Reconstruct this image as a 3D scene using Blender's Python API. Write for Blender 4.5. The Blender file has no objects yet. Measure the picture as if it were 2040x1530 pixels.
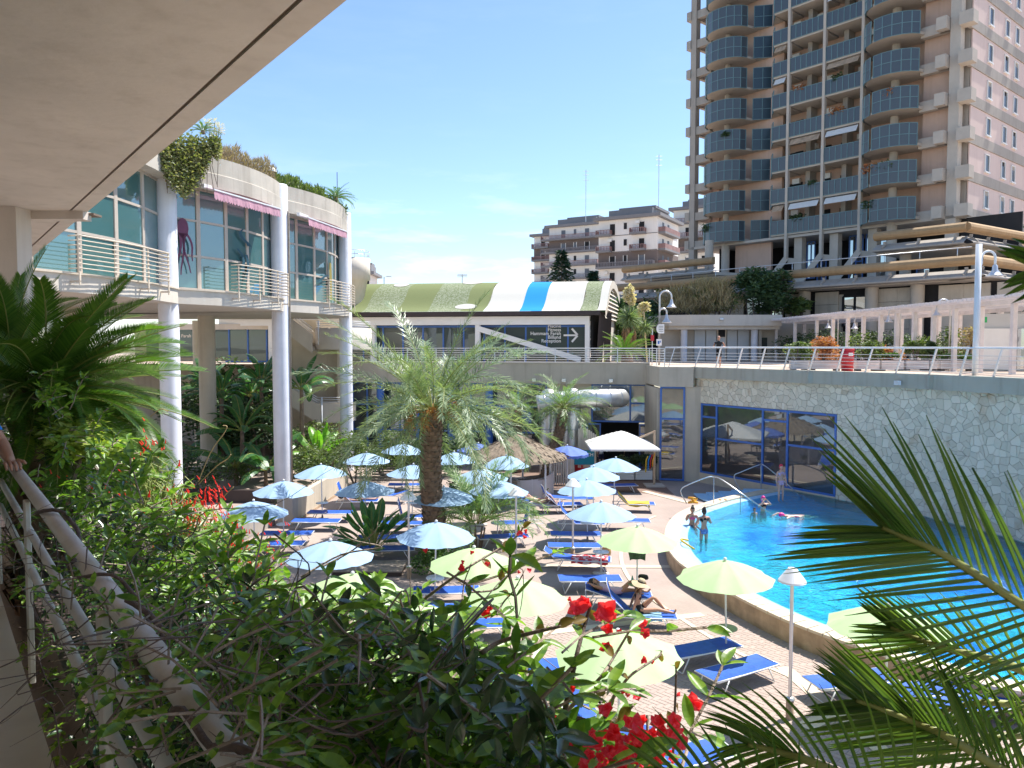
import bpy, bmesh, math, random
from math import sin, cos, pi, radians as R, sqrt, atan2, tan, hypot
from mathutils import Vector as V, Matrix, Quaternion, noise
random.seed(7)
SC = bpy.context.scene
COL = SC.collection
# ------------------------------------------------------------------ camera, light, exposure
F = 1500.0; CX = 1020.0; CY = 765.0; HZ = 690.0
EYE = 7.4
PITCH = math.atan((CY-HZ)/F)
cam_d = bpy.data.cameras.new('camera'); cam = bpy.data.objects.new('camera', cam_d); COL.objects.link(cam)
cam_d.sensor_width = 36.0; cam_d.lens = 36.0*F/2040.0
cam_d.clip_start = 0.05; cam_d.clip_end = 4000
cam.location = (0, 0, EYE); cam.rotation_euler = (pi/2-PITCH, 0, 0)
SC.camera = cam
cam_d.dof.use_dof = True; cam_d.dof.focus_distance = 14.0; cam_d.dof.aperture_fstop = 40.0
SUN_DIR = V((0.85, 0.53, 0)).normalized(); SUN_EL = R(60.5)
sv = V((SUN_DIR.x*cos(SUN_EL), SUN_DIR.y*cos(SUN_EL), sin(SUN_EL)))
sun_d = bpy.data.lights.new('sun', 'SUN'); sun = bpy.data.objects.new('sun', sun_d); COL.objects.link(sun)
sun_d.energy = 4.7; sun_d.angle = R(0.53); sun_d.color = (1.0, 0.955, 0.89)
sun.rotation_euler = sv.to_track_quat('Z', 'Y').to_euler(); sun.location = (0, 0, 80)
W = bpy.data.worlds.new('World'); SC.world = W; W.use_nodes = True
nt = W.node_tree; nt.nodes.clear()
def N(t, typ, **k):
    n = t.nodes.new(typ)
    for a, b in k.items(): setattr(n, a, b)
    return n
def L(t, a, b): t.links.new(a, b)
wo = N(nt, 'ShaderNodeOutputWorld'); bg = N(nt, 'ShaderNodeBackground'); bg.inputs[1].default_value = 0.122
sky = N(nt, 'ShaderNodeTexSky', sky_type='NISHITA', sun_disc=False)
sky.sun_elevation = SUN_EL; sky.sun_rotation = atan2(SUN_DIR.x, SUN_DIR.y)
sky.altitude = 20; sky.air_density = 1.0; sky.dust_density = 0.25; sky.ozone_density = 4.0
tc = N(nt, 'ShaderNodeTexCoord'); sep = N(nt, 'ShaderNodeSeparateXYZ'); L(nt, tc.outputs['Generated'], sep.inputs[0])
mp = N(nt, 'ShaderNodeMapping'); mp.inputs['Scale'].default_value = (1.0, 1.0, 5.2); mp.inputs['Location'].default_value = (0.35, 0.1, 0.3)
L(nt, tc.outputs['Generated'], mp.inputs[0])
nz = N(nt, 'ShaderNodeTexNoise'); nz.inputs['Scale'].default_value = 5.5; nz.inputs['Detail'].default_value = 9; nz.inputs['Roughness'].default_value = 0.62
L(nt, mp.outputs[0], nz.inputs['Vector'])
cr = N(nt, 'ShaderNodeMapRange'); cr.inputs['From Min'].default_value = 0.50; cr.inputs['From Max'].default_value = 0.74
L(nt, nz.outputs[0], cr.inputs['Value'])
# clouds thin out upwards
hz = N(nt, 'ShaderNodeMapRange'); hz.inputs['From Min'].default_value = 0.02; hz.inputs['From Max'].default_value = 0.24
hz.inputs['To Min'].default_value = 1.0; hz.inputs['To Max'].default_value = 0.03
L(nt, sep.outputs[2], hz.inputs['Value'])
mu = N(nt, 'ShaderNodeMath', operation='MULTIPLY'); L(nt, cr.outputs[0], mu.inputs[0]); L(nt, hz.outputs[0], mu.inputs[1])
mx = N(nt, 'ShaderNodeMixRGB'); mx.inputs[2].default_value = (6.6, 6.9, 7.4, 1)
L(nt, mu.outputs[0], mx.inputs[0]); L(nt, sky.outputs[0], mx.inputs[1])
L(nt, mx.outputs[0], bg.inputs[0]); L(nt, bg.outputs[0], wo.inputs[0])
SC.view_settings.view_transform = 'Standard'; SC.view_settings.look = 'None'
SC.view_settings.exposure = 0.96; SC.view_settings.gamma = 1.0; SC.view_settings.use_curve_mapping = False
SC.render.engine = 'CYCLES'
SC.cycles.max_bounces = 8; SC.cycles.diffuse_bounces = 4; SC.cycles.glossy_bounces = 3; SC.cycles.transmission_bounces = 4
SC.cycles.transparent_max_bounces = 12; SC.cycles.sample_clamp_indirect = 6
SC.cycles.use_denoising = True
SC.render.resolution_x = 1024; SC.render.resolution_y = 768

# ------------------------------------------------------------------ helpers
def ray(px, py):
    u = (px-CX)/F; v = (CY-py)/F
    return V((u, cos(PITCH)+v*sin(PITCH), -sin(PITCH)+v*cos(PITCH)))
def PZ(px, py, z):                    # where the sight line through a photo pixel meets the level z
    r = ray(px, py); t = (z-EYE)/r.z
    return V((r.x*t, r.y*t, z))
def PD(px, py, D):                    # the point at distance D ahead
    r = ray(px, py); t = D/r.y
    return V((r.x*t, D, EYE+r.z*t))
def rnd(a, b): return random.uniform(a, b)

class MB:
    def __init__(s): s.v = []; s.f = []; s.m = []; s.mi = 0; s.M = None
    def _add(s, vs, fs):
        o = len(s.v)
        if s.M is not None: vs = [s.M @ V(p) for p in vs]
        s.v.extend([tuple(p) for p in vs]); s.f.extend([tuple(i+o for i in f) for f in fs]); s.m.extend([s.mi]*len(fs))
        return s
    def quad(s, a, b, c, d): return s._add([a, b, c, d], [(0, 1, 2, 3)])
    def box(s, x0, y0, z0, x1, y1, z1):
        if x0 > x1: x0, x1 = x1, x0
        if y0 > y1: y0, y1 = y1, y0
        if z0 > z1: z0, z1 = z1, z0
        vs = [(x0,y0,z0),(x1,y0,z0),(x1,y1,z0),(x0,y1,z0),(x0,y0,z1),(x1,y0,z1),(x1,y1,z1),(x0,y1,z1)]
        return s._add(vs, [(0,3,2,1),(4,5,6,7),(0,1,5,4),(1,2,6,5),(2,3,7,6),(3,0,4,7)])
    def bbox(s, x0, y0, z0, x1, y1, z1, b=0.01):      # box with bevelled upright and top edges
        b = min(b, (x1-x0)/3, (y1-y0)/3, (z1-z0)/3)
        def ring(i, z): return [(x0+i,y0+b,z),(x0+b,y0+i,z),(x1-b,y0+i,z),(x1-i,y0+b,z),(x1-i,y1-b,z),(x1-b,y1-i,z),(x0+b,y1-i,z),(x0+i,y1-b,z)]
        vs = ring(0, z0)+ring(0, z1-b)+ring(b*.9, z1)
        fs = [tuple(range(7, -1, -1)), tuple(range(16, 24))]
        for k in (0, 8):
            for i in range(8):
                j = (i+1) % 8; fs.append((k+i, k+j, k+8+j, k+8+i))
        return s._add(vs, fs)
    def beam(s, a, b, w, h=None, up=V((0,0,1))):      # square bar from a to b
        a = V(a); b = V(b); h = h or w; d = (b-a)
        if d.length < 1e-6: return s
        d.normalize()
        if abs(d.dot(up)) > .98: up = V((1,0,0))
        x = d.cross(up).normalized(); y = x.cross(d).normalized()
        vs = []
        for p in (a, b):
            for sx, sy in ((-1,-1),(1,-1),(1,1),(-1,1)): vs.append(p+x*(sx*w/2)+y*(sy*h/2))
        return s._add(vs, [(0,1,2,3),(7,6,5,4),(0,4,5,1),(1,5,6,2),(2,6,7,3),(3,7,4,0)])
    def tube(s, pts, r, n=8, cap=True):
        pts = [V(p) for p in pts]; m = len(pts)
        rs = r if isinstance(r, (list, tuple)) else [r]*m
        vs = []; prev = None
        for i in range(m):
            t = (pts[min(i+1,m-1)]-pts[max(i-1,0)])
            if t.length < 1e-9: t = V((0,0,1))
            t.normalize()
            if prev is None:
                a = V((0,0,1)) if abs(t.z) < .9 else V((1,0,0)); x = t.cross(a).normalized()
            else:
                x = (prev-t*prev.dot(t))
                x = x.normalized() if x.length > 1e-6 else t.orthogonal().normalized()
            prev = x; y = t.cross(x)
            for k in range(n):
                a = 2*pi*k/n; vs.append(pts[i]+(x*cos(a)+y*sin(a))*rs[i])
        fs = []
        for i in range(m-1):
            for k in range(n):
                j = (k+1) % n; fs.append((i*n+k, i*n+j, (i+1)*n+j, (i+1)*n+k))
        if cap: fs.append(tuple(range(n-1,-1,-1))); fs.append(tuple((m-1)*n+k for k in range(n)))
        return s._add(vs, fs)
    def lathe(s, prof, n=16, c=(0,0,0), a0=0, a1=2*pi):
        full = abs(a1-a0-2*pi) < 1e-6; k = n if full else n+1
        vs = []
        for r, z in prof:
            for i in range(k):
                a = a0+(a1-a0)*i/n; vs.append((c[0]+r*cos(a), c[1]+r*sin(a), c[2]+z))
        fs = []
        for p in range(len(prof)-1):
            for i in range(n):
                j = (i+1) % k; fs.append((p*k+i, p*k+j, (p+1)*k+j, (p+1)*k+i))
        return s._add(vs, fs)
    def prism(s, poly, z0, z1):
        n = len(poly); vs = [(p[0],p[1],z0) for p in poly]+[(p[0],p[1],z1) for p in poly]
        fs = [tuple(range(n-1,-1,-1)), tuple(range(n,2*n))]+[(i,(i+1)%n,n+(i+1)%n,n+i) for i in range(n)]
        return s._add(vs, fs)
    def strip(s, A, B):                               # quads between two polylines
        n = len(A); return s._add(list(A)+list(B), [(i, i+1, n+i+1, n+i) for i in range(n-1)])
    def ball(s, c, r, n=10, m=7, sq=(1,1,1)):
        c = V(c); prof = []
        vs = [(c.x, c.y, c.z-r*sq[2])]; 
        for i in range(1, m):
            a = pi*i/m-pi/2
            for k in range(n):
                b = 2*pi*k/n; vs.append((c.x+r*sq[0]*cos(a)*cos(b), c.y+r*sq[1]*cos(a)*sin(b), c.z+r*sq[2]*sin(a)))
        vs.append((c.x, c.y, c.z+r*sq[2])); fs = []
        for k in range(n): fs.append((0, 1+(k+1)%n, 1+k))
        for i in range(m-2):
            for k in range(n):
                j = (k+1)%n; fs.append((1+i*n+k, 1+i*n+j, 1+(i+1)*n+j, 1+(i+1)*n+k))
        e = len(vs)-1
        for k in range(n): fs.append((e, 1+(m-2)*n+k, 1+(m-2)*n+(k+1)%n))
        return s._add(vs, fs)
    def mesh(s, name, mats, smooth=False):
        me = bpy.data.meshes.new(name); me.from_pydata(s.v, [], s.f)
        for m in (mats if isinstance(mats, (list, tuple)) else [mats]): me.materials.append(m)
        if any(s.m): me.polygons.foreach_set('material_index', s.m)
        if smooth: me.polygons.foreach_set('use_smooth', [True]*len(s.f))
        me.update(); return me

def link(name, me, parent=None, loc=None, rot=None, scale=None):
    o = bpy.data.objects.new(name, me); COL.objects.link(o)
    if parent is not None: o.parent = parent
    if loc is not None: o.location = loc
    if rot is not None: o.rotation_euler = rot
    if scale is not None: o.scale = scale if hasattr(scale, '__len__') else (scale,)*3
    return o
def part(name, mb, mats, parent=None, smooth=False, **k):
    return link(name, mb.mesh(name, mats, smooth), parent, **k)
def tag(o, label=None, cat=None, group=None, kind=None):
    if label: o['label'] = label
    if cat: o['category'] = cat
    if group: o['group'] = group
    if kind: o['kind'] = kind
    return o
def thing(name, label, cat, loc=(0,0,0), rz=0, group=None, scale=None):
    o = bpy.data.objects.new(name, None); COL.objects.link(o); o.location = loc; o.rotation_euler = (0,0,rz)
    if scale: o.scale = (scale,)*3
    o.empty_display_size = .2
    return tag(o, label, cat, group)
def struct(name, mb, mats, smooth=False, **k):
    return tag(part(name, mb, mats, None, smooth, **k), kind='structure')
KIDS = {}
def dup(root, loc, rz, label, scale=None):
    """a thing, its parts and their sub-parts, sharing mesh data"""
    if not KIDS:
        pass
    r = root.copy(); COL.objects.link(r); r.location = loc; r.rotation_euler = (0, 0, rz)
    if scale: r.scale = (scale,)*3
    r['label'] = label
    for ch in KIDS[root.name]:
        c = ch[0].copy(); COL.objects.link(c); c.parent = r
        for g in ch[1]:
            d = g.copy(); COL.objects.link(d); d.parent = c
    return r
def remember(root):
    KIDS[root.name] = [(c, list(c.children)) for c in root.children]
    return root

# ------------------------------------------------------------------ materials
def mat(name, col, rough=.8, var=.12, scale=3.0, bump=0.0, bscale=None, metal=0, col2=None, spec=.5, coat=0, detail=5, trans=0, stain=0, coords='Object', alpha=None):
    m = bpy.data.materials.new(name); m.use_nodes = True; t = m.node_tree; b = t.nodes['Principled BSDF']; out = t.nodes['Material Output']
    b.inputs['Roughness'].default_value = rough; b.inputs['Metallic'].default_value = metal
    b.inputs['Specular IOR Level'].default_value = spec
    if coat: b.inputs['Coat Weight'].default_value = coat; b.inputs['Coat Roughness'].default_value = .15
    c = (*col, 1); tcn = N(t, 'ShaderNodeTexCoord'); co = tcn.outputs[coords]
    colsock = None
    if var or col2:
        nzn = N(t, 'ShaderNodeTexNoise'); nzn.inputs['Scale'].default_value = scale; nzn.inputs['Detail'].default_value = detail; nzn.inputs['Roughness'].default_value = .6
        L(t, co, nzn.inputs['Vector'])
        rp = N(t, 'ShaderNodeValToRGB'); rp.color_ramp.elements[0].position = .32; rp.color_ramp.elements[1].position = .70
        if col2: rp.color_ramp.elements[0].color = c; rp.color_ramp.elements[1].color = (*col2, 1)
        else:
            rp.color_ramp.elements[0].color = tuple(x*(1-var) for x in col)+(1,); rp.color_ramp.elements[1].color = tuple(min(1, x*(1+var)) for x in col)+(1,)
        L(t, nzn.outputs[0], rp.inputs[0]); colsock = rp.outputs[0]
        if stain:
            mpn = N(t, 'ShaderNodeMapping'); mpn.inputs['Scale'].default_value = (2.5, 2.5, .18); L(t, co, mpn.inputs[0])
            n2 = N(t, 'ShaderNodeTexNoise'); n2.inputs['Scale'].default_value = 1.4; n2.inputs['Detail'].default_value = 6; L(t, mpn.outputs[0], n2.inputs['Vector'])
            r2 = N(t, 'ShaderNodeMapRange'); r2.inputs['From Min'].default_value = .5; r2.inputs['From Max'].default_value = .75; r2.inputs['To Max'].default_value = stain; L(t, n2.outputs[0], r2.inputs['Value'])
            mm = N(t, 'ShaderNodeMixRGB', blend_type='MULTIPLY'); mm.inputs[2].default_value = (.55,.5,.45,1); L(t, r2.outputs[0], mm.inputs[0]); L(t, colsock, mm.inputs[1]); colsock = mm.outputs[0]
        L(t, colsock, b.inputs['Base Color'])
    else: b.inputs['Base Color'].default_value = c
    if bump:
        bn = N(t, 'ShaderNodeTexNoise'); bn.inputs['Scale'].default_value = bscale or scale*6; bn.inputs['Detail'].default_value = 4; L(t, co, bn.inputs['Vector'])
        bp = N(t, 'ShaderNodeBump'); bp.inputs['Strength'].default_value = bump; bp.inputs['Distance'].default_value = .02
        L(t, bn.outputs[0], bp.inputs['Height']); L(t, bp.outputs[0], b.inputs['Normal'])
    if trans:
        tr = N(t, 'ShaderNodeBsdfTranslucent'); ms = N(t, 'ShaderNodeMixShader'); ms.inputs[0].default_value = trans
        if colsock:
            br = N(t, 'ShaderNodeMixRGB', blend_type='MULTIPLY'); br.inputs[0].default_value = 1; br.inputs[2].default_value = (1.5,1.7,.8,1) if col[1] > col[0] and col[1] > col[2] else (1.1,1.1,1.1,1); L(t, colsock, br.inputs[1]); L(t, br.outputs[0], tr.inputs[0])
        else: tr.inputs[0].default_value = tuple(min(1, x*1.3) for x in col)+(1,)
        L(t, b.outputs[0], ms.inputs[1]); L(t, tr.outputs[0], ms.inputs[2]); L(t, ms.outputs[0], out.inputs[0])
    return m
def leafmat(name, c1, c2, rough=.45, trans=.3, rand=.35, spec=.5):
    """leaf colour varies per leaf (random per mesh island) between two greens"""
    m = bpy.data.materials.new(name); m.use_nodes = True; t = m.node_tree; b = t.nodes['Principled BSDF']; out = t.nodes['Material Output']
    g = N(t, 'ShaderNodeNewGeometry'); oi = N(t, 'ShaderNodeObjectInfo'); ad = N(t, 'ShaderNodeMath', operation='ADD'); fr = N(t, 'ShaderNodeMath', operation='FRACT')
    L(t, g.outputs['Random Per Island'], ad.inputs[0]); L(t, oi.outputs['Random'], ad.inputs[1]); L(t, ad.outputs[0], fr.inputs[0])
    rp = N(t, 'ShaderNodeValToRGB'); e = rp.color_ramp.elements; e[0].color = (*c1, 1); e[1].color = (*c2, 1)
    L(t, fr.outputs[0], rp.inputs[0])
    L(t, rp.outputs[0], b.inputs['Base Color']); b.inputs['Roughness'].default_value = rough; b.inputs['Specular IOR Level'].default_value = spec
    tr = N(t, 'ShaderNodeBsdfTranslucent'); br = N(t, 'ShaderNodeMixRGB', blend_type='MULTIPLY'); br.inputs[0].default_value = 1; br.inputs[2].default_value = (2.0,2.2,.8,1)
    L(t, rp.outputs[0], br.inputs[1]); L(t, br.outputs[0], tr.inputs[0])
    ms = N(t, 'ShaderNodeMixShader'); ms.inputs[0].default_value = trans
    L(t, b.outputs[0], ms.inputs[1]); L(t, tr.outputs[0], ms.inputs[2]); L(t, ms.outputs[0], out.inputs[0])
    return m
def glassmat(name, tint=(.02,.03,.035), refl=.35, rough=.02, bumpy=.0):
    """tinted reflecting pane, too dark to see through"""
    m = bpy.data.materials.new(name); m.use_nodes = True; t = m.node_tree; b = t.nodes['Principled BSDF']; out = t.nodes['Material Output']
    b.inputs['Base Color'].default_value = (*tint, 1); b.inputs['Roughness'].default_value = .3
    gl = N(t, 'ShaderNodeBsdfGlossy'); gl.inputs['Roughness'].default_value = rough; gl.inputs[0].default_value = (.85,.92,.95,1)
    fz = N(t, 'ShaderNodeFresnel'); fz.inputs[0].default_value = 1.5; ma = N(t, 'ShaderNodeMath', operation='ADD'); ma.use_clamp = True; ma.inputs[1].default_value = refl
    L(t, fz.outputs[0], ma.inputs[0])
    if bumpy:
        tcn = N(t, 'ShaderNodeTexCoord'); bn = N(t, 'ShaderNodeTexNoise'); bn.inputs['Scale'].default_value = .6; bn.inputs['Detail'].default_value = 1; L(t, tcn.outputs['Object'], bn.inputs['Vector'])
        bp = N(t, 'ShaderNodeBump'); bp.inputs['Strength'].default_value = bumpy; bp.inputs['Distance'].default_value = .1; L(t, bn.outputs[0], bp.inputs['Height']); L(t, bp.outputs[0], gl.inputs['Normal'])
    ms = N(t, 'ShaderNodeMixShader'); L(t, ma.outputs[0], ms.inputs[0]); L(t, b.outputs[0], ms.inputs[1]); L(t, gl.outputs[0], ms.inputs[2]); L(t, ms.outputs[0], out.inputs[0])
    return m
def seeglass(name, tint=(.55,.75,.78), refl=.12):
    """window pane one can look through"""
    m = bpy.data.materials.new(name); m.use_nodes = True; t = m.node_tree; out = t.nodes['Material Output']; t.nodes.remove(t.nodes['Principled BSDF'])
    tp = N(t, 'ShaderNodeBsdfTransparent'); tp.inputs[0].default_value = (*tint, 1)
    gl = N(t, 'ShaderNodeBsdfGlossy'); gl.inputs['Roughness'].default_value = .01
    fz = N(t, 'ShaderNodeFresnel'); fz.inputs[0].default_value = 1.45; ma = N(t, 'ShaderNodeMath', operation='ADD'); ma.use_clamp = True; ma.inputs[1].default_value = refl
    L(t, fz.outputs[0], ma.inputs[0]); ms = N(t, 'ShaderNodeMixShader'); L(t, ma.outputs[0], ms.inputs[0]); L(t, tp.outputs[0], ms.inputs[1]); L(t, gl.outputs[0], ms.inputs[2]); L(t, ms.outputs[0], out.inputs[0])
    return m
M = {}
M['concrete'] = mat('cream_concrete', (.50,.45,.38), .85, .08, 1.2, .25, 30, stain=.35)
M['soffit'] = mat('beige_plaster', (.56,.50,.44), .9, .10, .5, .25, 12, stain=.25)
M['soffit_dark'] = mat('brown_groove', (.16,.12,.09), .9, .1, 3)
M['parapet'] = mat('weathered_concrete', (.46,.42,.36), .9, .10, 1.0, .3, 25, stain=.5)
M['slabcream'] = mat('cream_painted_concrete', (.60,.54,.46), .8, .05, 1.0, .1, 30, stain=.2)
M['whitecol'] = mat('white_column_paint', (.72,.73,.78), .65, .06, 1.6, .12, 20, stain=.35)
M['beige'] = mat('beige_wall', (.52,.45,.35), .85, .08, .9, .2, 25, stain=.35)
M['sagefascia'] = mat('sage_concrete_fascia', (.41,.39,.32), .85, .08, .8, .2, 25, stain=.4)
M['white'] = mat('white_paint', (.78,.78,.76), .5, .03, 2)
M['whitemetal'] = mat('white_metal', (.70,.71,.72), .35, .04, 4, metal=0, coat=.2)
M['creammetal'] = mat('cream_metal', (.62,.53,.42), .4, .06, 6)
M['steel'] = mat('brushed_steel', (.55,.56,.57), .3, .06, 8, metal=.9)
M['alu'] = mat('aluminium_tube', (.62,.62,.62), .35, .05, 8, metal=.6)
M['duct'] = mat('galvanised_duct', (.62,.62,.61), .38, .12, 2.5, metal=.75, bump=.1)
M['blueframe'] = mat('blue_window_frame', (.05,.15,.46), .4, .08, 4)
M['frame'] = mat('beige_window_frame', (.46,.40,.34), .5, .05, 4)
M['awning'] = mat('pink_awning_fabric', (.60,.34,.42), .8, .12, 6, trans=.3)
M['glassdark'] = glassmat('dark_reflecting_glass', (.012,.02,.028), .12, .015, .04)
M['glassgreen'] = glassmat('dark_green_glass', (.015,.035,.03), .02, .015, .04)
M['glassteal'] = glassmat('teal_window_glass', (.05,.14,.14), .10, .02, .05)
M['glassblue'] = glassmat('blue_balcony_glass', (.035,.065,.10), .08, .12)
M['glasssky'] = glassmat('mirror_window_glass', (.02,.03,.05), .45, .02, .02)
M['dark'] = mat('dark_interior', (.02,.02,.022), .9, .2, 1)  # near-black: shade of interiors put into the colour; also dark panes and frames
M['fabric_blue'] = mat('pale_blue_canopy', (.34,.51,.71), .75, .03, 5, trans=.22, bump=.05)
M['fabric_green'] = mat('pale_green_canopy', (.46,.62,.33), .75, .03, 5, trans=.22, bump=.05)
M['fabric_white'] = mat('white_canopy', (.75,.74,.71), .75, .04, 3, trans=.15)
M['fabric_deep'] = mat('deep_blue_canopy', (.12,.20,.58), .7, .1, 5, trans=.2)
M['bed'] = mat('royal_blue_canvas', (.012,.085,.42), .6, .15, 7, bump=.1, bscale=60)
M['yellow'] = mat('yellow_towel', (.62,.42,.05), .95, .15, 12, bump=.4)
M['orange'] = mat('orange_float', (.75,.36,.03), .5, .1, 6)
M['redp'] = mat('red_plastic', (.50,.02,.03), .4, .06, 5)
M['wood'] = mat('weathered_wood', (.27,.23,.19), .8, .2, 3, .3, 20)
M['lightwood'] = mat('pale_wood', (.50,.36,.24), .6, .15, 4, .1)
M['thatch'] = mat('dry_thatch', (.22,.17,.12), .95, .35, 6, 1.0, 30)
M['skin'] = mat('tanned_skin', (.44,.23,.15), .5, .07, 6)
M['skin2'] = mat('light_skin', (.60,.37,.28), .5, .07, 6)
M['hair'] = mat('dark_hair', (.02,.014,.01), .5, .3, 20)
M['bark'] = mat('palm_bark', (.20,.135,.09), .95, .35, 5, .8, 14)
M['twig'] = mat('grey_brown_stem', (.13,.095,.08), .85, .35, 18, .4)
M['twig2'] = mat('pale_stem', (.30,.24,.19), .85, .25, 18, .4)
M['rachis'] = mat('frond_midrib', (.24,.26,.06), .5, .2, 8)
M['cycad'] = leafmat('cycad_leaflet', (.04,.105,.015), (.10,.19,.03), .38, .28)
M['cycad_near'] = leafmat('near_cycad_leaflet', (.045,.10,.03), (.13,.19,.045), .35, .28)
M['palm'] = leafmat('date_palm_leaflet', (.11,.17,.09), (.27,.33,.20), .4, .25)
M['palm2'] = leafmat('young_palm_leaflet', (.10,.19,.07), (.22,.33,.13), .4, .3)
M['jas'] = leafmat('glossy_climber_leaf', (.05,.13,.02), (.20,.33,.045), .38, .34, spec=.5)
M['jas_shade'] = leafmat('shaded_climber_leaf', (.018,.045,.022), (.045,.095,.035), .25, .12, spec=.7)  # same climber leaf, with the inner shade put into a darker colour
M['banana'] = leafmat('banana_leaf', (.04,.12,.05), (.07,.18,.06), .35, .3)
M['bananalit'] = leafmat('sunlit_banana_leaf', (.10,.26,.03), (.16,.36,.04), .35, .4)  # banana leaf with the sunlight put into a brighter colour
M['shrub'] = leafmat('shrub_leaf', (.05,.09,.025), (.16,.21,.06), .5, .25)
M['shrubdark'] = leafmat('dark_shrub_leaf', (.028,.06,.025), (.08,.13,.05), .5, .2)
M['dry'] = leafmat('dry_grass_blade', (.26,.19,.10), (.42,.33,.19), .7, .2)
M['redleaf'] = leafmat('red_photinia_leaf', (.30,.09,.04), (.42,.20,.09), .5, .3)
M['conifer'] = leafmat('conifer_needles', (.015,.045,.022), (.035,.08,.035), .6, .1)
M['treeleaf'] = leafmat('tree_leaf', (.035,.085,.02), (.09,.17,.035), .5, .25)
M['bract'] = leafmat('crimson_bract', (.62,.015,.04), (.70,.05,.12), .5, .4)
M['redbloom'] = leafmat('scarlet_bloom', (.60,.02,.015), (.75,.06,.03), .5, .3)
M['olive'] = leafmat('bronze_leaf', (.14,.10,.03), (.22,.15,.04), .4, .3)
M['black'] = mat('black_fabric', (.012,.012,.014), .8, .2, 8)
M['navy'] = mat('navy_cotton', (.012,.016,.05), .9, .15, 8)
M['cyan'] = mat('bright_blue_trim', (.01,.20,.70), .8, .05, 8)
# ------------------------------------------------------------------ court floor, pool, plaza
PLZ = 6.22
def brickmat(name, c1, c2, mortar, sc, w=.24, h=.12):
    m = bpy.data.materials.new(name); m.use_nodes = True; t = m.node_tree; b = t.nodes['Principled BSDF']
    tcn = N(t, 'ShaderNodeTexCoord'); mpn = N(t, 'ShaderNodeMapping'); mpn.inputs['Rotation'].default_value = (0,0,R(45)); L(t, tcn.outputs['Object'], mpn.inputs[0])
    br = N(t, 'ShaderNodeTexBrick'); br.inputs['Scale'].default_value = sc; br.inputs['Brick Width'].default_value = w; br.inputs['Row Height'].default_value = h; br.inputs['Mortar Size'].default_value = .008
    br.inputs['Color1'].default_value = (*c1,1); br.inputs['Color2'].default_value = (*c2,1); br.inputs['Mortar'].default_value = (*mortar,1); L(t, mpn.outputs[0], br.inputs[0])
    nn = N(t, 'ShaderNodeTexNoise'); nn.inputs['Scale'].default_value = .45; nn.inputs['Detail'].default_value = 7; L(t, tcn.outputs['Object'], nn.inputs[0])
    rp = N(t, 'ShaderNodeMapRange'); rp.inputs['From Min'].default_value = .3; rp.inputs['From Max'].default_value = .7; rp.inputs['To Min'].default_value = .82; rp.inputs['To Max'].default_value = 1.1; L(t, nn.outputs[0], rp.inputs[0])
    mm = N(t, 'ShaderNodeVectorMath', operation='SCALE'); L(t, br.outputs[0], mm.inputs[0]); L(t, rp.outputs[0], mm.inputs['Scale']); L(t, mm.outputs[0], b.inputs['Base Color'])
    b.inputs['Roughness'].default_value = .9
    bp = N(t, 'ShaderNodeBump'); bp.inputs['Strength'].default_value = .3; bp.inputs['Distance'].default_value = .01; bp.invert = True; L(t, br.outputs['Fac'], bp.inputs['Height']); L(t, bp.outputs[0], b.inputs['Normal'])
    return m
M['deck'] = brickmat('pink_brick_paving', (.38,.30,.255), (.36,.285,.24), (.335,.265,.225), 1.0)
M['paver'] = leafmat('pink_paver', (.35,.275,.235), (.40,.31,.265), .9, 0)
M['joint'] = mat('sandy_joint', (.355,.28,.24), .95, .1, 4)
M['plaza'] = mat('pink_plaza_tiles', (.52,.40,.31), .85, .08, .7)
M['coping'] = mat('travertine_coping', (.60,.50,.37), .7, .10, 2.2, .15, 25)
M['coplow'] = mat('stained_travertine_side', (.42,.30,.20), .85, .25, 2.5, .2, 20, stain=.4)
M['pooltile'] = mat('pale_blue_pool_tile', (.36,.60,.80), .4, .04, 4)
M['poolfloor'] = mat('pool_mosaic', (.42,.72,.78), .4, .05, 4)
M['brown_deck'] = mat('brown_terrace_tiles', (.20,.13,.10), .85, .12, 2)
M['terrain'] = mat('dry_earth', (.22,.19,.14), .95, .2, .2)
def pool_mosaic():
    m = M['poolfloor']; t = m.node_tree; b = t.nodes['Principled BSDF']
    tcn = N(t, 'ShaderNodeTexCoord')
    wv = N(t, 'ShaderNodeTexNoise'); wv.inputs['Scale'].default_value = 2.2; wv.inputs['Detail'].default_value = 3; L(t, tcn.outputs['Object'], wv.inputs[0])
    wm = N(t, 'ShaderNodeMixRGB', blend_type='LINEAR_LIGHT'); wm.inputs[0].default_value = .35; L(t, tcn.outputs['Object'], wm.inputs[1]); L(t, wv.outputs['Color'], wm.inputs[2])
    n1 = N(t, 'ShaderNodeTexNoise'); n1.inputs['Scale'].default_value = .30; n1.inputs['Detail'].default_value = 2; L(t, wm.outputs[0], n1.inputs[0])
    r = N(t, 'ShaderNodeValToRGB'); r.color_ramp.interpolation = 'LINEAR'; e = r.color_ramp.elements
    e[0].position = .30; e[0].color = (.03,.22,.66,1); e[1].position = .75; e[1].color = (.30,.74,.84,1)
    a = e.new(.425); a.color = (.04,.28,.70,1); a = e.new(.455); a.color = (.22,.64,.82,1); a = e.new(.545); a.color = (.26,.70,.84,1)
    a = e.new(.575); a.color = (.05,.42,.42,1); a = e.new(.62); a.color = (.06,.46,.46,1); a = e.new(.65); a.color = (.28,.72,.84,1)
    L(t, n1.outputs[0], r.inputs[0]); L(t, r.outputs[0], b.inputs['Base Color'])
pool_mosaic()
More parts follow.
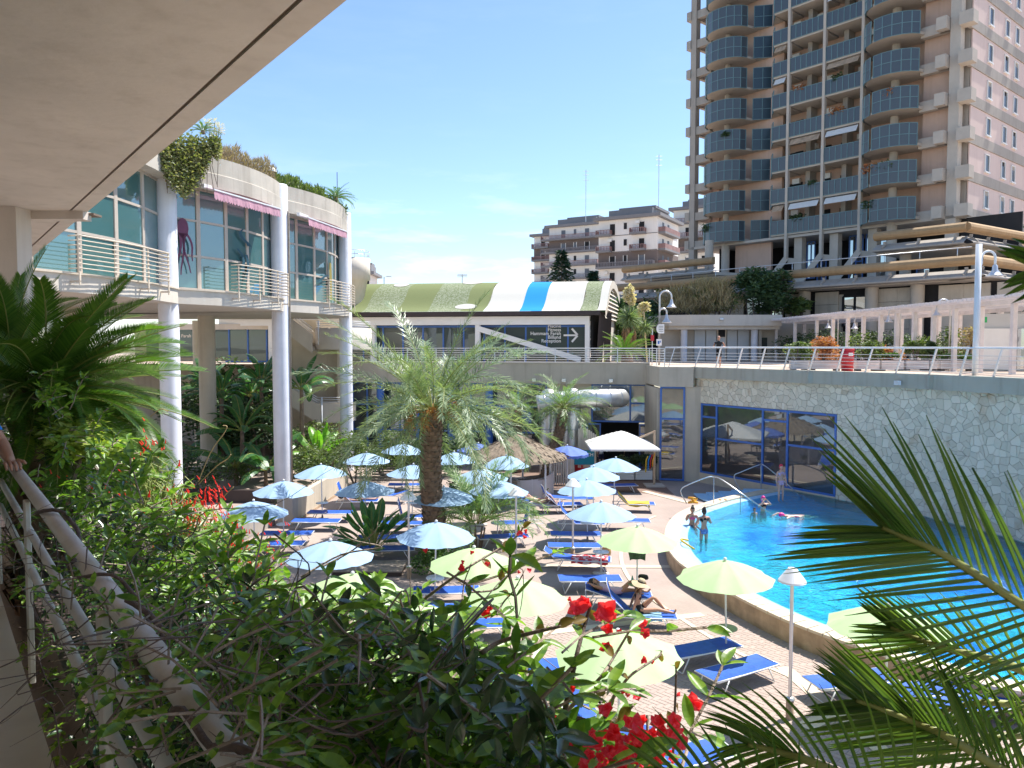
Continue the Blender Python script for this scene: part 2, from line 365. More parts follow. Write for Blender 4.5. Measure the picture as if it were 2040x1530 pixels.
# court floor
mb = MB(); mb.quad((-60,-10,0),(60,-10,0),(60,62,0),(-60,62,0))
deck = struct('pool_deck', mb, M['deck'])
mb = MB()
for a, b, c, d in ((-2500,62,2500,2500),(60,-300,2500,62),(-2500,-300,-60,62)):
    mb.quad((a,b,PLZ-.03),(c,b,PLZ-.03),(c,d,PLZ-.03),(a,d,PLZ-.03))
struct('ground', mb, M['terrain'])

def catmull(P, k=8):
    out = []
    for i in range(len(P)-1):
        p0 = P[max(i-1,0)]; p1 = P[i]; p2 = P[i+1]; p3 = P[min(i+2,len(P)-1)]
        for j in range(k):
            t = j/k; out.append(tuple(.5*((2*p1[q])+(-p0[q]+p2[q])*t+(2*p0[q]-5*p1[q]+4*p2[q]-p3[q])*t*t+(-p0[q]+3*p1[q]-3*p2[q]+p3[q])*t**3) for q in range(len(p1))))
    out.append(tuple(P[-1])); return out
def offset(P, d):
    out = []
    for i in range(len(P)):
        a = V(P[max(i-1,0)][:2]); b = V(P[min(i+1,len(P)-1)][:2]); t = (b-a).normalized(); n = V((-t.y, t.x)); out.append((P[i][0]+n.x*d, P[i][1]+n.y*d))
    return out
Aw, Mw, Cw, Ew = V((10.06,41.0)), V((14.73,34.0)), V((18.0,27.2)), V((20.4,15.5))
WATER = .47; RIM = .58
rimpx = [(1535,973),(1450,989),(1400,1003),(1368,1014),(1345,1027),(1330,1047),(1326,1069),(1332,1091),(1347,1112),(1366,1128),(1410,1155),(1457,1180),(1507,1206),(1570,1235),(1640,1262),(1720,1289),(1810,1316),(1910,1343),(2035,1376)]
outer = [tuple(PZ(x, y, RIM))[:2] for x, y in rimpx]+[(14.5,13.2),(19.5,12.2),(24,12)]
outer = catmull(outer, 5)
inner = offset(outer, .42); ledge = offset(outer, 1.05)
def xyz(P, z): return [(p[0], p[1], z) for p in P]
pool = thing('swimming_pool', 'curved blue swimming pool with a pale stone coping', 'swimming pool', (0,0,0))
# coping in separate stones
acc = 0; seg = [0]
cop_n = 0
def coping_piece(i0, i1):
    mb = MB(); A = outer[i0:i1+1]; B = offset(outer, .44)[i0:i1+1]
    g = .012
    def sh(P):
        a, b = V(P[0]), V(P[1]); c, d = V(P[-1]), V(P[-2]); Q = list(P)
        Q[0] = tuple(a+(b-a).normalized()*g); Q[-1] = tuple(c+(d-c).normalized()*g); return Q
    A = sh(A); B = sh(B)
    Ao = [tuple(V(p)+(V(p)-V(q)).normalized()*.035) for p, q in zip(A, B)]
    n = len(A)
    mb.strip(xyz(Ao, RIM), xyz(B, RIM)); mb.strip(xyz(Ao, RIM-.07), xyz(Ao, RIM)); mb.strip(xyz(B, RIM), xyz(B, RIM-.16)); mb.strip(xyz(B, RIM-.07), xyz(Ao, RIM-.07))
    for q in (0, n-1): mb.quad((*Ao[q], RIM), (*B[q], RIM), (*B[q], RIM-.07), (*Ao[q], RIM-.07))
    part('coping_stone', mb, M['coping'], pool)
for i in range(0, len(outer)-2, 2): coping_piece(i, min(i+2, len(outer)-1))
mb = MB(); mb.strip(xyz(outer, 0), xyz(outer, RIM-.07)); part('pool_side', mb, M['coplow'], pool, True)
mb = MB(); shelf_ = offset(outer, .78); mb.strip(xyz(inner, RIM-.16), xyz(inner, .50)); mb.strip(xyz(inner, .50), xyz(shelf_, .485)); mb.strip(xyz(shelf_, .485), xyz(offset(outer,.84), .40)); mb.strip(xyz(offset(outer,.84), .40), xyz(ledge, .2)); mb.strip(xyz(ledge, .2), xyz(offset(outer,1.35), -.9))
part('shelf', mb, M['pooltile'], pool, True)
poly = inner+[(24,26.9),(19.0,26.8),tuple(Cw),(16.86,30.5),tuple(Mw),(13.2,36.3)]
def fan(P, z, name, m, parent, sub=None):
    bm = bmesh.new(); vs = [bm.verts.new((p[0],p[1],z)) for p in P]; f = bm.faces.new(vs)
    bmesh.ops.triangulate(bm, faces=[f]); me = bpy.data.meshes.new(name); bm.to_mesh(me); bm.free(); me.materials.append(m)
    return link(name, me, parent)
def inside(p, P):
    c = False; j = len(P)-1
    for i in range(len(P)):
        if (P[i][1] > p[1]) != (P[j][1] > p[1]) and p[0] < (P[j][0]-P[i][0])*(p[1]-P[i][1])/(P[j][1]-P[i][1])+P[i][0]: c = not c
        j = i
    return c
# deck under the pool is hidden by its floor
fl = fan(poly, .03, 'pool_floor', M['poolfloor'], pool)
# steps fanning out from the far corner
cx, cy = 13.1, 36.6
for k, r in enumerate((4.1,3.5,2.9,2.3,1.7)):
    mb = MB(); zt = .10+.075*k
    pts = [(cx+r*cos(a), cy+r*sin(a)) for a in [R(172)+(R(292)-R(172))*i/20 for i in range(21)]]
    mb.prism(pts+[(cx,cy)], .05, zt); part('pool_step', mb, M['pooltile'], pool)
# water sheet with real ripples
def watermat():
    m = bpy.data.materials.new('pool_water'); m.use_nodes = True; t = m.node_tree; t.nodes.remove(t.nodes['Principled BSDF']); out = t.nodes['Material Output']
    tcn = N(t, 'ShaderNodeTexCoord'); n1 = N(t, 'ShaderNodeTexNoise'); n1.inputs['Scale'].default_value = 4.0; n1.inputs['Detail'].default_value = 4; n1.inputs['Distortion'].default_value = 1.2; L(t, tcn.outputs['Object'], n1.inputs[0])
    bp = N(t, 'ShaderNodeBump'); bp.inputs['Strength'].default_value = 1.0; bp.inputs['Distance'].default_value = .13; L(t, n1.outputs[0], bp.inputs['Height'])
    rf = N(t, 'ShaderNodeBsdfRefraction'); rf.inputs['IOR'].default_value = 1.2; rf.inputs[0].default_value = (.40,.86,.98,1); rf.inputs['Roughness'].default_value = 0.0; L(t, bp.outputs[0], rf.inputs['Normal'])
    tp = N(t, 'ShaderNodeBsdfTransparent'); tp.inputs[0].default_value = (.34,.86,1.0,1)
    m0 = N(t, 'ShaderNodeMixShader'); m0.inputs[0].default_value = .6; L(t, rf.outputs[0], m0.inputs[1]); L(t, tp.outputs[0], m0.inputs[2])
    gl = N(t, 'ShaderNodeBsdfGlossy'); gl.inputs['Roughness'].default_value = .06; L(t, bp.outputs[0], gl.inputs['Normal'])
    fz = N(t, 'ShaderNodeFresnel'); fz.inputs[0].default_value = 1.33; L(t, bp.outputs[0], fz.inputs['Normal'])
    ms = N(t, 'ShaderNodeMixShader'); L(t, fz.outputs[0], ms.inputs[0]); L(t, m0.outputs[0], ms.inputs[1]); L(t, gl.outputs[0], ms.inputs[2]); L(t, ms.outputs[0], out.inputs[0])
    return m
w = fan(poly, WATER, 'water', watermat(), None); tag(w, kind='structure')

# pavers near the camera: single pieces
def pavers():
    Wp, Hp = .24, .12; P = []
    e1 = V((cos(R(45)), sin(R(45)))); e2 = V((-e1.y, e1.x))
    for i in range(-90, 200):
        for j in range(-120, 180):
            # herringbone
            k = (i+j) % 4
            if k in (0, 1):
                if k == 0: a = (i*Hp, j*Hp, Wp, Hp)
                else: continue
            else:
                if k == 2: a = (i*Hp, j*Hp, Hp, Wp)
                else: continue
            c = e1*(a[0]+a[2]/2)+e2*(a[1]+a[3]/2)+V((3, 14))
            if not (11.6 < c.y < 20.5 and -2 < c.x < 11.5): continue
            if inside((c.x-.12, c.y), POOLZ): continue
            P.append((c, a[2], a[3]))
    return P, e1, e2
POOLZ = offset(outer, -.1)+[(24,40),(10,40)]
PP, e1, e2 = pavers()
def paver_geo(mb, c, w, h, z, s=.006):
    g = .004; x = w/2-g; y = h/2-g
    def q(a, b, zz): p = c+e1*a+e2*b; return (p.x, p.y, zz)
    vs = [q(-x,-y,.0),q(x,-y,.0),q(x,y,.0),q(-x,y,.0),q(-x+s,-y+s,z),q(x-s,-y+s,z),q(x-s,y-s,z),q(-x+s,y-s,z)]
    mb._add(vs, [(4,5,6,7),(0,1,5,4),(1,2,6,5),(2,3,7,6),(3,0,4,7)])
def vis(c):
    r = (c.x/c.y)*F+CX; return 1240 < r < 1720 and c.y > 13.2
near = sorted([p for p in PP if vis(p[0])], key=lambda p: p[0].length)[:300]
ns = set(id(p) for p in near); mesh_h = {}
for key, (w_, h_) in (('a', (.24,.12)), ('b', (.12,.24))):
    m_ = MB(); paver_geo(m_, V((0,0)), w_, h_, .008); mesh_h[key] = m_.mesh('paver', M['paver'])
for p in near: link('paver', mesh_h['a' if p[1] > p[2] else 'b'], deck, loc=(p[0].x, p[0].y, .001+rnd(-.001,.001)))
mb = MB()
for p in PP:
    if id(p) not in ns: paver_geo(mb, p[0], p[1], p[2], .008+rnd(-.001,.001))
tag(part('pavers', mb, M['paver'], deck), kind='stuff')
# pale drain channel round the pool and pale paving bands
mb = MB()
for off in (-1.5,):
    P1 = offset(outer, off)[14:-6]; P2 = offset(outer, off-.13)[14:-6]
    mb.strip(xyz(P2, .021), xyz(P1, .021))
part('drain_channel', mb, M['coping'], deck)
mb = MB()
def band(a, b, w, z=.019):
    a = V((*a,0)); b = V((*b,0)); d = (b-a).normalized(); n = V((-d.y, d.x, 0))*w/2; u = V((0,0,z)); mb.quad(a-n+u, b-n+u, b+n+u, a+n+u)
band(tuple(PZ(1283,979,0))[:2], tuple(PZ(1372,1002,0))[:2], .35)
band(tuple(PZ(1060,1128,0))[:2], tuple(PZ(1372,1130,0))[:2], .3, .018)
band(tuple(PZ(1080,1262,0))[:2], tuple(PZ(1400,1225,0))[:2], .3, .0175)
band(tuple(PZ(1560,1330,0))[:2], tuple(PZ(1760,1500,0))[:2], .34, .0205)
band(tuple(PZ(1600,1450,0))[:2], tuple(PZ(1760,1380,0))[:2], .34, .0185)
part('paving_band', mb, M['coping'], deck)
mb = MB(); a = PZ(1105,962,0); mb.prism([(1.9,39.0),(8.1,37.2),(8.1,41.3),(8.6,45.6),(-2,46.5),(1.2,41.5)], -.05, .006); part('brown_tile_field', mb, M['brown_deck'], deck)

# plaza slab
back = [(-62,54),(-16,50.2),(8.6,45.5),(8.15,41.55),tuple(Aw+V((.3,.3))),tuple(Mw+V((.35,.15))),(17.2,30.6),tuple(Cw+V((.3,.1))),(Ew.x+.3,Ew.y),(21.5,3)]
bp_ = back+[(140,3),(140,200),(-62,200)]
mb = MB(); 
bm = bmesh.new(); vs = [bm.verts.new((p[0],p[1],PLZ)) for p in bp_]; f = bm.faces.new(vs); bmesh.ops.triangulate(bm, faces=[f])
me = bpy.data.meshes.new('plaza'); bm.to_mesh(me); bm.free(); me.materials.append(M['plaza']); tag(link('plaza', me), kind='structure')

# ------------------------------------------------------------------ crazy-paved stone wall
M['stone'] = leafmat('pale_limestone_slab', (.60,.54,.42), (.78,.71,.57), .9, 0)
def stone_bump():
    t = M['stone'].node_tree; b = t.nodes['Principled BSDF']; tcn = N(t,'ShaderNodeTexCoord'); n = N(t,'ShaderNodeTexNoise'); n.inputs['Scale'].default_value = 9; n.inputs['Detail'].default_value = 6; L(t, tcn.outputs['Object'], n.inputs[0])
    bp = N(t,'ShaderNodeBump'); bp.inputs['Strength'].default_value = .5; bp.inputs['Distance'].default_value = .03; L(t, n.outputs[0], bp.inputs['Height']); L(t, bp.outputs[0], b.inputs['Normal'])
    n2 = N(t,'ShaderNodeTexNoise'); n2.inputs['Scale'].default_value = .8; n2.inputs['Detail'].default_value = 8; L(t, tcn.outputs['Object'], n2.inputs[0])
    r = N(t,'ShaderNodeValToRGB'); r.color_ramp.elements[0].position = .60; r.color_ramp.elements[0].color = (1,1,1,1); r.color_ramp.elements[1].position = .74; r.color_ramp.elements[1].color = (.72,.56,.42,1); L(t, n2.outputs[0], r.inputs[0])
    src = b.inputs['Base Color'].links[0].from_socket; mm = N(t,'ShaderNodeMixRGB', blend_type='MULTIPLY'); mm.inputs[0].default_value = 1; L(t, src, mm.inputs[1]); L(t, r.outputs[0], mm.inputs[2]); L(t, mm.outputs[0], b.inputs['Base Color'])
stone_bump()
M['mortar'] = mat('dark_joint', (.24,.21,.165), .95, .2, 5)
sw = thing('stone_wall', 'tall crazy paved pale stone wall above the pool', 'wall', (0,0,0))
wall_pts = [Aw, Mw, V((16.86,30.5)), Cw, Ew]; cum = [0]
for i in range(4): cum.append(cum[-1]+(wall_pts[i+1]-wall_pts[i]).length)
def wp(s, z, out=0):
    for i in range(4):
        if s <= cum[i+1] or i == 3: break
    d = (wall_pts[i+1]-wall_pts[i]).normalized(); n = V((-d.y, d.x))*-1
    if n.x > 0: n = -n
    p = wall_pts[i]+d*(s-cum[i])+n*out; return (p.x, p.y, z)
WT = 5.68; WIN = (.35, cum[1], .55, 4.32)      # window opening s0,s1,z0,z1
mb = MB()
mb.quad(wp(0,WIN[3]), wp(cum[1],WIN[3]), wp(cum[1],WT), wp(0,WT)); mb.quad(wp(0,-.9), wp(cum[1],-.9), wp(cum[1],WIN[2]), wp(0,WIN[2]))
mb.quad(wp(0,WIN[2]), wp(WIN[0],WIN[2]), wp(WIN[0],WIN[3]), wp(0,WIN[3]))
for i in (1,2,3): mb.quad(wp(cum[i]+1e-4,-.9), wp(cum[i+1],-.9), wp(cum[i+1],WT), wp(cum[i]+1e-4,WT))
part('wall_core', mb, M['mortar'], sw)
mb = MB(); mb.strip([wp(s,-.9,.03) for s in (0,cum[1])],[wp(s,WIN[2],.03) for s in (0,cum[1])]); mb.strip([wp(s,WIN[2],.03) for s in (0,cum[1])],[wp(s,WIN[2],-.2) for s in (0,cum[1])]); part('plinth', mb, M['coping'], sw)
def clip(poly, nx, ny, c):             # keep nx*x+ny*y <= c
    out = []
    for i in range(len(poly)):
        a = poly[i]; b = poly[(i+1)%len(poly)]; da = nx*a[0]+ny*a[1]-c; db = nx*b[0]+ny*b[1]-c
        if da <= 0: out.append(a)
        if (da < 0) != (db < 0) and abs(da-db) > 1e-9: t = da/(da-db); out.append((a[0]+(b[0]-a[0])*t, a[1]+(b[1]-a[1])*t))
    return out
g = .31; nx_ = int(cum[4]/g)+1; nz_ = int(WT/g)+1; seeds = {}
for i in range(-1, nx_+1):
    for j in range(-1, nz_+3): seeds[(i,j)] = ((i+.5+rnd(-.46,.46))*g, (j+.5+rnd(-.46,.46))*g)
# a few extra seeds for irregular sizes
stones = []
for (i, j), p in seeds.items():
    if not (-.1 < p[0] < cum[4]-.02 and .3 < p[1] < WT+.4): continue
    if p[0] < WIN[1]-.5 and p[1] < WIN[3]-.5: continue
    inw = p[0] < WIN[1] and p[1] < WIN[3]; totop = WIN[3]-p[1] < WIN[1]-p[0]
    poly_ = [(p[0]-1,p[1]-1),(p[0]+1,p[1]-1),(p[0]+1,p[1]+1),(p[0]-1,p[1]+1)]
    for di in (-2,-1,0,1,2):
        for dj in (-2,-1,0,1,2):
            q = seeds.get((i+di,j+dj))
            if q is None or (di == 0 and dj == 0): continue
            nx, ny = q[0]-p[0], q[1]-p[1]; l = hypot(nx, ny); nx /= l; ny /= l
            poly_ = clip(poly_, nx, ny, nx*(p[0]+q[0])/2+ny*(p[1]+q[1])/2-.005)
    poly_ = clip(poly_, -1, 0, -.02); poly_ = clip(poly_, 0, 1, WT-.01); poly_ = clip(poly_, 0, -1, -.42)
    if inw: poly_ = clip(poly_, 0, -1, -(WIN[3]+.02)) if totop else clip(poly_, -1, 0, -(WIN[1]+.02))
    elif p[0] < WIN[1]: poly_ = clip(poly_, 0, -1, -(WIN[3]+.02))
    if not inw and p[1] < WIN[3]+.0 and p[0] >= WIN[1]: poly_ = clip(poly_, -1, 0, -(WIN[1]+.02))
    if len(poly_) >= 3:
        # split some of the stones for varied sizes
        if random.random() < .35:
            a = rnd(0, pi); nx, ny = cos(a), sin(a); c = nx*p[0]+ny*p[1]
            halves = [clip(poly_, nx, ny, c-.005), clip(poly_, -nx, -ny, -c-.005)]
        else: halves = [poly_]
        for h_ in halves:
            for c in cum[1:4]:
                if len(h_) >= 3 and min(q[0] for q in h_) < c < max(q[0] for q in h_): halves.append(clip(h_, -1, 0, -(c+.003))); h_ = clip(h_, 1, 0, c-.003)
            if len(h_) >= 3: stones.append(h_)
def stone_geo(mb, P):
    o = .012+rnd(0,.022); cxs = sum(p[0] for p in P)/len(P); czs = sum(p[1] for p in P)/len(P); n = len(P)
    B = [wp(p[0], p[1], .001) for p in P]; T = [wp(cxs+(p[0]-cxs)*.965, czs+(p[1]-czs)*.965, o+rnd(-.004,.004)) for p in P]
    mb._add(B+T, [tuple(range(n,2*n))]+[(i,(i+1)%n,n+(i+1)%n,n+i) for i in range(n)])
def skey(P):
    c = wp(sum(p[0] for p in P)/len(P), sum(p[1] for p in P)/len(P)); px = c[0]/c[1]*F+CX
    area = abs(sum(P[i][0]*P[(i+1)%len(P)][1]-P[(i+1)%len(P)][0]*P[i][1] for i in range(len(P))))
    return -area/(c[1]**2) if (px < 2040 and c[2] > 1.2) else 0
stones.sort(key=skey)
for P in stones[:300]:
    mb = MB(); stone_geo(mb, P); part('stone', mb, M['stone'], sw)
mb = MB()
for P in stones[300:]: stone_geo(mb, P)
tag(part('stones', mb, M['stone'], sw), kind='stuff')
# sage fascia on top of the wall
mb = MB()
ptsT = [(cum[0]-.25), cum[1], cum[2], cum[3], cum[4]]
O = [wp(max(s,0.0), 0, .30) for s in ptsT]; I = [wp(max(s,0.0), 0, -.3) for s in ptsT]
O[0] = (9.75, 41.05, 0); I[0] = (10.2,41.6,0)
def zz(P, z): return [(p[0],p[1],z) for p in P]
mb.strip(zz(O, WT), zz(O, PLZ+.06)); mb.strip(zz(O, PLZ+.06), zz(I, PLZ+.06)); mb.strip(zz(I, WT), zz(O, WT)); mb.strip(zz(I, PLZ+.06), zz(I, PLZ-.1))
mb.quad(zz(O,WT)[0], zz(O,PLZ+.06)[0], zz(I,PLZ+.06)[0], zz(I,WT)[0])
part('fascia', mb, M['sagefascia'], sw)
for s_ in (7.2, 12.9):
    mb = MB(); mb.M = Matrix.Translation(wp(s_, WT, .32)); mb.box(-.12,-.12,.02,.12,.12,.56); part('fascia_joint_box', mb, M['sagefascia'], sw)
mb = MB(); p = wp(11.5, WT+.14, .36); mb.box(p[0]-.12,p[1]-.16,p[2]-.02,p[0]+.02,p[1]+.16,p[2]+.16); part('floodlight', mb, M['whitemetal'], sw)

# framed glazing in the stone wall
def glazing(name, label, p0, p1, z0, z1, vs, hs, mats, parent=None, inset=.12, fw=.10, cat='window', sub=None):
    """frame bars and panes between two plan points; vs = upright positions 0..1, hs = per bay list of heights 0..1"""
    d = (p1-p0); Ln = d.length; ang = atan2(d.y, d.x)
    t = thing(name, label, cat, (p0.x, p0.y, z0), ang) if parent is None else link(name, None, parent, loc=(p0.x,p0.y,z0), rot=(0,0,ang))
    H = z1-z0; vs = [0]+list(vs)+[1]
    fr = MB()
    for v in vs: x = fw/2+v*(Ln-fw); fr.box(x-fw/2, inset-.05, 0, x+fw/2, inset+.05, H)
    for i in range(len(vs)-1):
        xa = fw/2+vs[i]*(Ln-fw)+fw/2; xb = fw/2+vs[i+1]*(Ln-fw)-fw/2
        lv = [0]+list(hs[i])+[1]
        for h in lv: z = fw/2+h*(H-fw); fr.box(xa, inset-.045, z-fw/2, xb, inset+.045, z+fw/2)
        for k in range(len(lv)-1):
            za = fw/2+lv[k]*(H-fw)+fw/2; zb = fw/2+lv[k+1]*(H-fw)-fw/2
            pm = MB(); tw = rnd(-.012,.012); pm._add([(xa,inset+tw,za),(xb,inset-tw,za),(xb,inset-tw+rnd(-.006,.006),zb),(xa,inset+tw,zb)], [(0,1,2,3)])
            part('pane', pm, mats[1], t)
    part('frame', fr, mats[0], t)
    return t
w0 = V(wp(WIN[0], 0)[:2]); w1 = V(wp(WIN[1], 0)[:2])
glazing('pool_window', 'wide blue framed window wall set in the stone wall', w0, w1, WIN[2], WIN[3], (.13,.5,.68), [(.82,),(.52,),(.86,),(.56,)], (M['blueframe'], M['glassdark']), inset=.02)
# dark room behind
mb = MB(); mb.box(9.2,45,0.0,9.4,45.2,5); 
# ------------------------------------------------------------------ pool hall behind the beach
hall = thing('pool_hall', 'beige pool hall with blue window frames under the plaza walkway', 'building', (0,0,0))
Q0, Q1, Q2, Q3, Q4 = V((10.06,41.0)), V((9.45,41.0)), V((8.15,41.35)), V((8.6,45.5)), V((-16,50.2))
def wallseg(mb, a, b, z0, z1, th=.2):
    d = (b-a).normalized(); n = V((-d.y, d.x))
    if n.y < 0: n = -n
    P = [a, b, b+n*th, a+n*th]; mb.prism([tuple(p) for p in P], z0, z1)
mb = MB(); wallseg(mb, Q1, V(wp(WIN[0],0)[:2])+V((0,0)), 0, 5.2, .4); mb.box(8.02,41.45,0,8.22,45.4,5.1)
part('pilaster', mb, M['beige'], hall)
mb = MB(); P = [Q2+V((-.1,-.25)), Q0+V((-.25,-.3)), Q0+V((.2,.6)), Q2+V((-.1,4.5))]; mb.prism([tuple(p) for p in P], 5.2, PLZ+.06)
part('corner_fascia', mb, M['beige'], hall)
glazing('tall_window', None, Q2, Q1, 0.02, 5.2, (), [(.66,)], (M['blueframe'], M['glassdark']), parent=hall, inset=0)
mb = MB(); a, b = Q3+V((-.35,-.3)), Q4+V((0,-.3)); wallseg(mb, a, b, 5.1, PLZ+.14, 2.0); part('long_fascia', mb, M['beige'], hall)
mb = MB(); a, b = Q3+V((-.35,-.36)), Q4+V((0,-.36)); wallseg(mb, a, b, PLZ+.145, PLZ+.22, .5); part('coping', mb, M['slabcream'], hall)
def hp(px):                      # point on the hall front under a photo column
    r = (px-CX)/F; d = Q4-Q3; t = (r*Q3.y-Q3.x)/(d.x-r*d.y); return Q3+d*t
glazing('upper_window', None, hp(1178), hp(1288), 2.75, 5.1, (.72,), [(), (.5,)], (M['blueframe'], M['glassdark']), parent=hall)
mb = MB(); wallseg(mb, hp(1178)+V((0,2.5)), hp(1288)+V((0,2.5)), 0, 2.8, .1); part('doorway_shade', mb, M['dark'], hall)  # near-black sheet, the shade inside the doorway is its colour
for pa, pb, an in ((1168,1196,.0),(1272,1300,.0)): glazing('door_leaf', None, hp(pa)+V((0,-.4)), hp(pb)+V((0,-.4)), .02, 2.7, (), [(.4,)], (M['blueframe'], M['glassdark']), parent=hall, fw=.08)
mb = MB(); wallseg(mb, hp(1288), Q3, 0, 5.1, .3); part('wall', mb, M['beige'], hall)
for a_, b_ in ((1090,1178),(640,700)): mb = MB(); wallseg(mb, hp(a_), hp(b_), 0, 5.1, .3); part('wall', mb, M['beige'], hall)
for pa, pb in ((700,760),(760,830),(830,900),(900,975),(975,1090)):
    glazing('bay_window', None, hp(pa), hp(pb), .3, 5.1, (.5,), [(.35,.7),(.35,.7)], (M['blueframe'], M['glassdark']), parent=hall)
for px in (760,900,975): 
    q = hp(px); mb = MB(); mb.lathe([(.24,0),(.24,5.1)], 14, (q.x,q.y-.5,0)); part('blue_column', mb, M['blueframe'], hall, True)
for px in (1063,1122,1215):
    q = hp(px); mb = MB(); mb.box(q.x-.12,q.y-.5,5.22,q.x+.12,q.y-.33,5.42); part('wall_lamp', mb, M['steel'], hall)
# ventilation ducts
du = thing('ventilation_duct', 'fat silver air duct in front of the pool hall', 'duct', (0,0,0))
def ringed_tube(pts, r, name):
    mb = MB(); P = catmull([tuple(p) for p in pts], 5); mb.tube(P, r, 20)
    o = part(name, mb, M['duct'], du, True)
    for i in range(2, len(P)-2, 3):
        a = V(P[i]); b = V(P[i+1]); d = (b-a).normalized()*.025; m2 = MB(); m2.tube([a-d,a+d], r+.015, 20); part('seam', m2, M['steel'], o, True)
a = PD(1110,797,42.5); b = PD(1228,793,42.5)
ringed_tube([PD(1070,806,42.5), PD(1120,798,42.5), PD(1175,794,42.5), PD(1215,793,42.8), PD(1236,793,43.6), PD(1232,793,45)], .52, 'horizontal_duct')
for px in (1092,1138):
    p = PD(px,800,42.8); ringed_tube([(p.x,p.y,0),(p.x,p.y,1.5),(p.x,p.y,3.4),(p.x,p.y,4.1),(p.x+.1,p.y+.5,4.6)], .56 if px > 1100 else .5, 'upright_duct')
# ------------------------------------------------------------------ scalloped building on the left
cb = thing('curved_building', 'cream two storey building with scalloped balconies on tall white columns', 'building', (0,0,0))
J = [V((-15.7,14.0)), V((-15.1,21.4)), V((-13.55,30.2)), V((-11.35,37.1)), V((-9.84,44.7))]
def arc(a, b, sag, n=14, f0=0., f1=1.):
    d = b-a; nn = V((d.y, -d.x)).normalized()
    if nn.x < 0: nn = -nn
    return [tuple(a+d*f+nn*(sag*4*f*(1-f))) for f in [f0+(f1-f0)*i/n for i in range(n+1)]]
def out_n(a, b):
    d = b-a; nn = V((d.y, -d.x)).normalized(); return nn if nn.x > 0 else -nn
SLB, SLT, PB, PT = 9.1, 9.72, 13.95, 15.25
for i in range(4):
    a, b = J[i], J[i+1]; n = out_n(a, b)
    A = arc(a+n*.25, b+n*.25, .75); mb = MB(); mb.prism(A[::-1]+[(a.x-14,a.y),(b.x-14,b.y)][:0]+[tuple(a-n*3.0),tuple(b-n*3.0)], SLB, SLT-.05) if False else None
    mb.strip(xyz(A, SLB), xyz(A, SLT-.06)); B = [tuple(V(p)-n*13) for p in A]; mb.strip(xyz(B, SLB), xyz(A, SLB)); mb.strip(xyz(A, SLT-.06), xyz(B, SLT-.06))
    part('floor_slab', mb, M['slabcream'], cb)
    A2 = arc(a+n*.31, b+n*.31, .76); B2 = arc(a-n*.5, b-n*.5, .75); mb = MB(); mb.strip(xyz(A2, SLT-.06), xyz(A2, SLT)); mb.strip(xyz(A2, SLT), xyz(B2, SLT)); mb.strip(xyz(B2,SLT-.06),xyz(A2,SLT-.06)); part('slab_edge_tile', mb, M['creammetal'], cb)
    A = arc(a+n*.15, b+n*.15, .75); mb = MB(); zm = PB+.62
    A_ = arc(a+n*.19, b+n*.19, .75)
    mb.strip(xyz(A_, PB), xyz(A_, zm-.03)); mb.strip(xyz(A_,zm-.03), xyz(A,zm)); mb.strip(xyz(A, zm), xyz(A, PT)); Bk = arc(a-n*.1, b-n*.1, .75); mb.strip(xyz(A, PT), xyz(Bk, PT)); mb.strip(xyz(Bk, PT), xyz(Bk, PT-.5))
    B = [tuple(V(p)-n*12) for p in A]; mb.strip(xyz(B, PB), xyz(A_, PB)); mb.strip(xyz(A, PT-.5), xyz(B, PT-.5))
    part('parapet', mb, M['parapet'], cb)
    # glazing follows the bow: five flat bays
    W_ = arc(a-n*.35, b-n*.35, .72, 5)
    for k in range(5):
        p, q = V(W_[k]), V(W_[k+1])
        if i == 3 and k == 0: pass
        g_ = glazing('window', None, p, q, SLT, PB, (), [(.33, .68)], (M['frame'], M['glassteal']), parent=cb, inset=.06, fw=.09)
        if k == 2:
            hm = MB(); L_ = (q-p).length; hm.box(L_-.14,-.02,1.0,L_-.11,.04,1.35); part('door_handle', hm, M['black'], g_)
# back of the building, end wall
mb = MB(); mb.box(-34, 47.0, SLB, -10.6, 47.3, PT-.5); mb.box(-30,14,SLT,-29.8,47,PT-.5); part('rear_wall', mb, M['beige'], cb)
# ceiling soffit fittings
for k, (x, y, z, r) in enumerate(((J[1].x,J[1].y,PT,.38),(J[2].x-.15,J[2].y,PT,.385),(J[3].x,J[3].y,PT,.42),(J[4].x,J[4].y,PT,.37))):
    mb = MB(); mb.lathe([(r,0),(r,z-.06),(r-.03,z),(0.001,z)], 28, (x, y-.05, 0)); part('column', mb, M['whitecol'], cb, True)
mb = MB(); p = PD(398,660,50); mb.lathe([(.46,0),(.46,9.1)], 20, (p.x,p.y,0)); part('inner_column', mb, M['beige'], cb, True)
for c_ in ((-19,33,0),(-17,42,0)): mb = MB(); mb.lathe([(.45,0),(.45,9.1)], 20, c_); part('inner_column', mb, M['beige'], cb, True)
mb = MB(); q = V((J[3].x,J[3].y-.05)); mb.tube([(q.x+.47,q.y-.05,0.0),(q.x+.47,q.y-.05,13.9),(q.x+.35,q.y+.1,14.1)], .045, 8); part('downpipe', mb, M['wood'], cb, True)
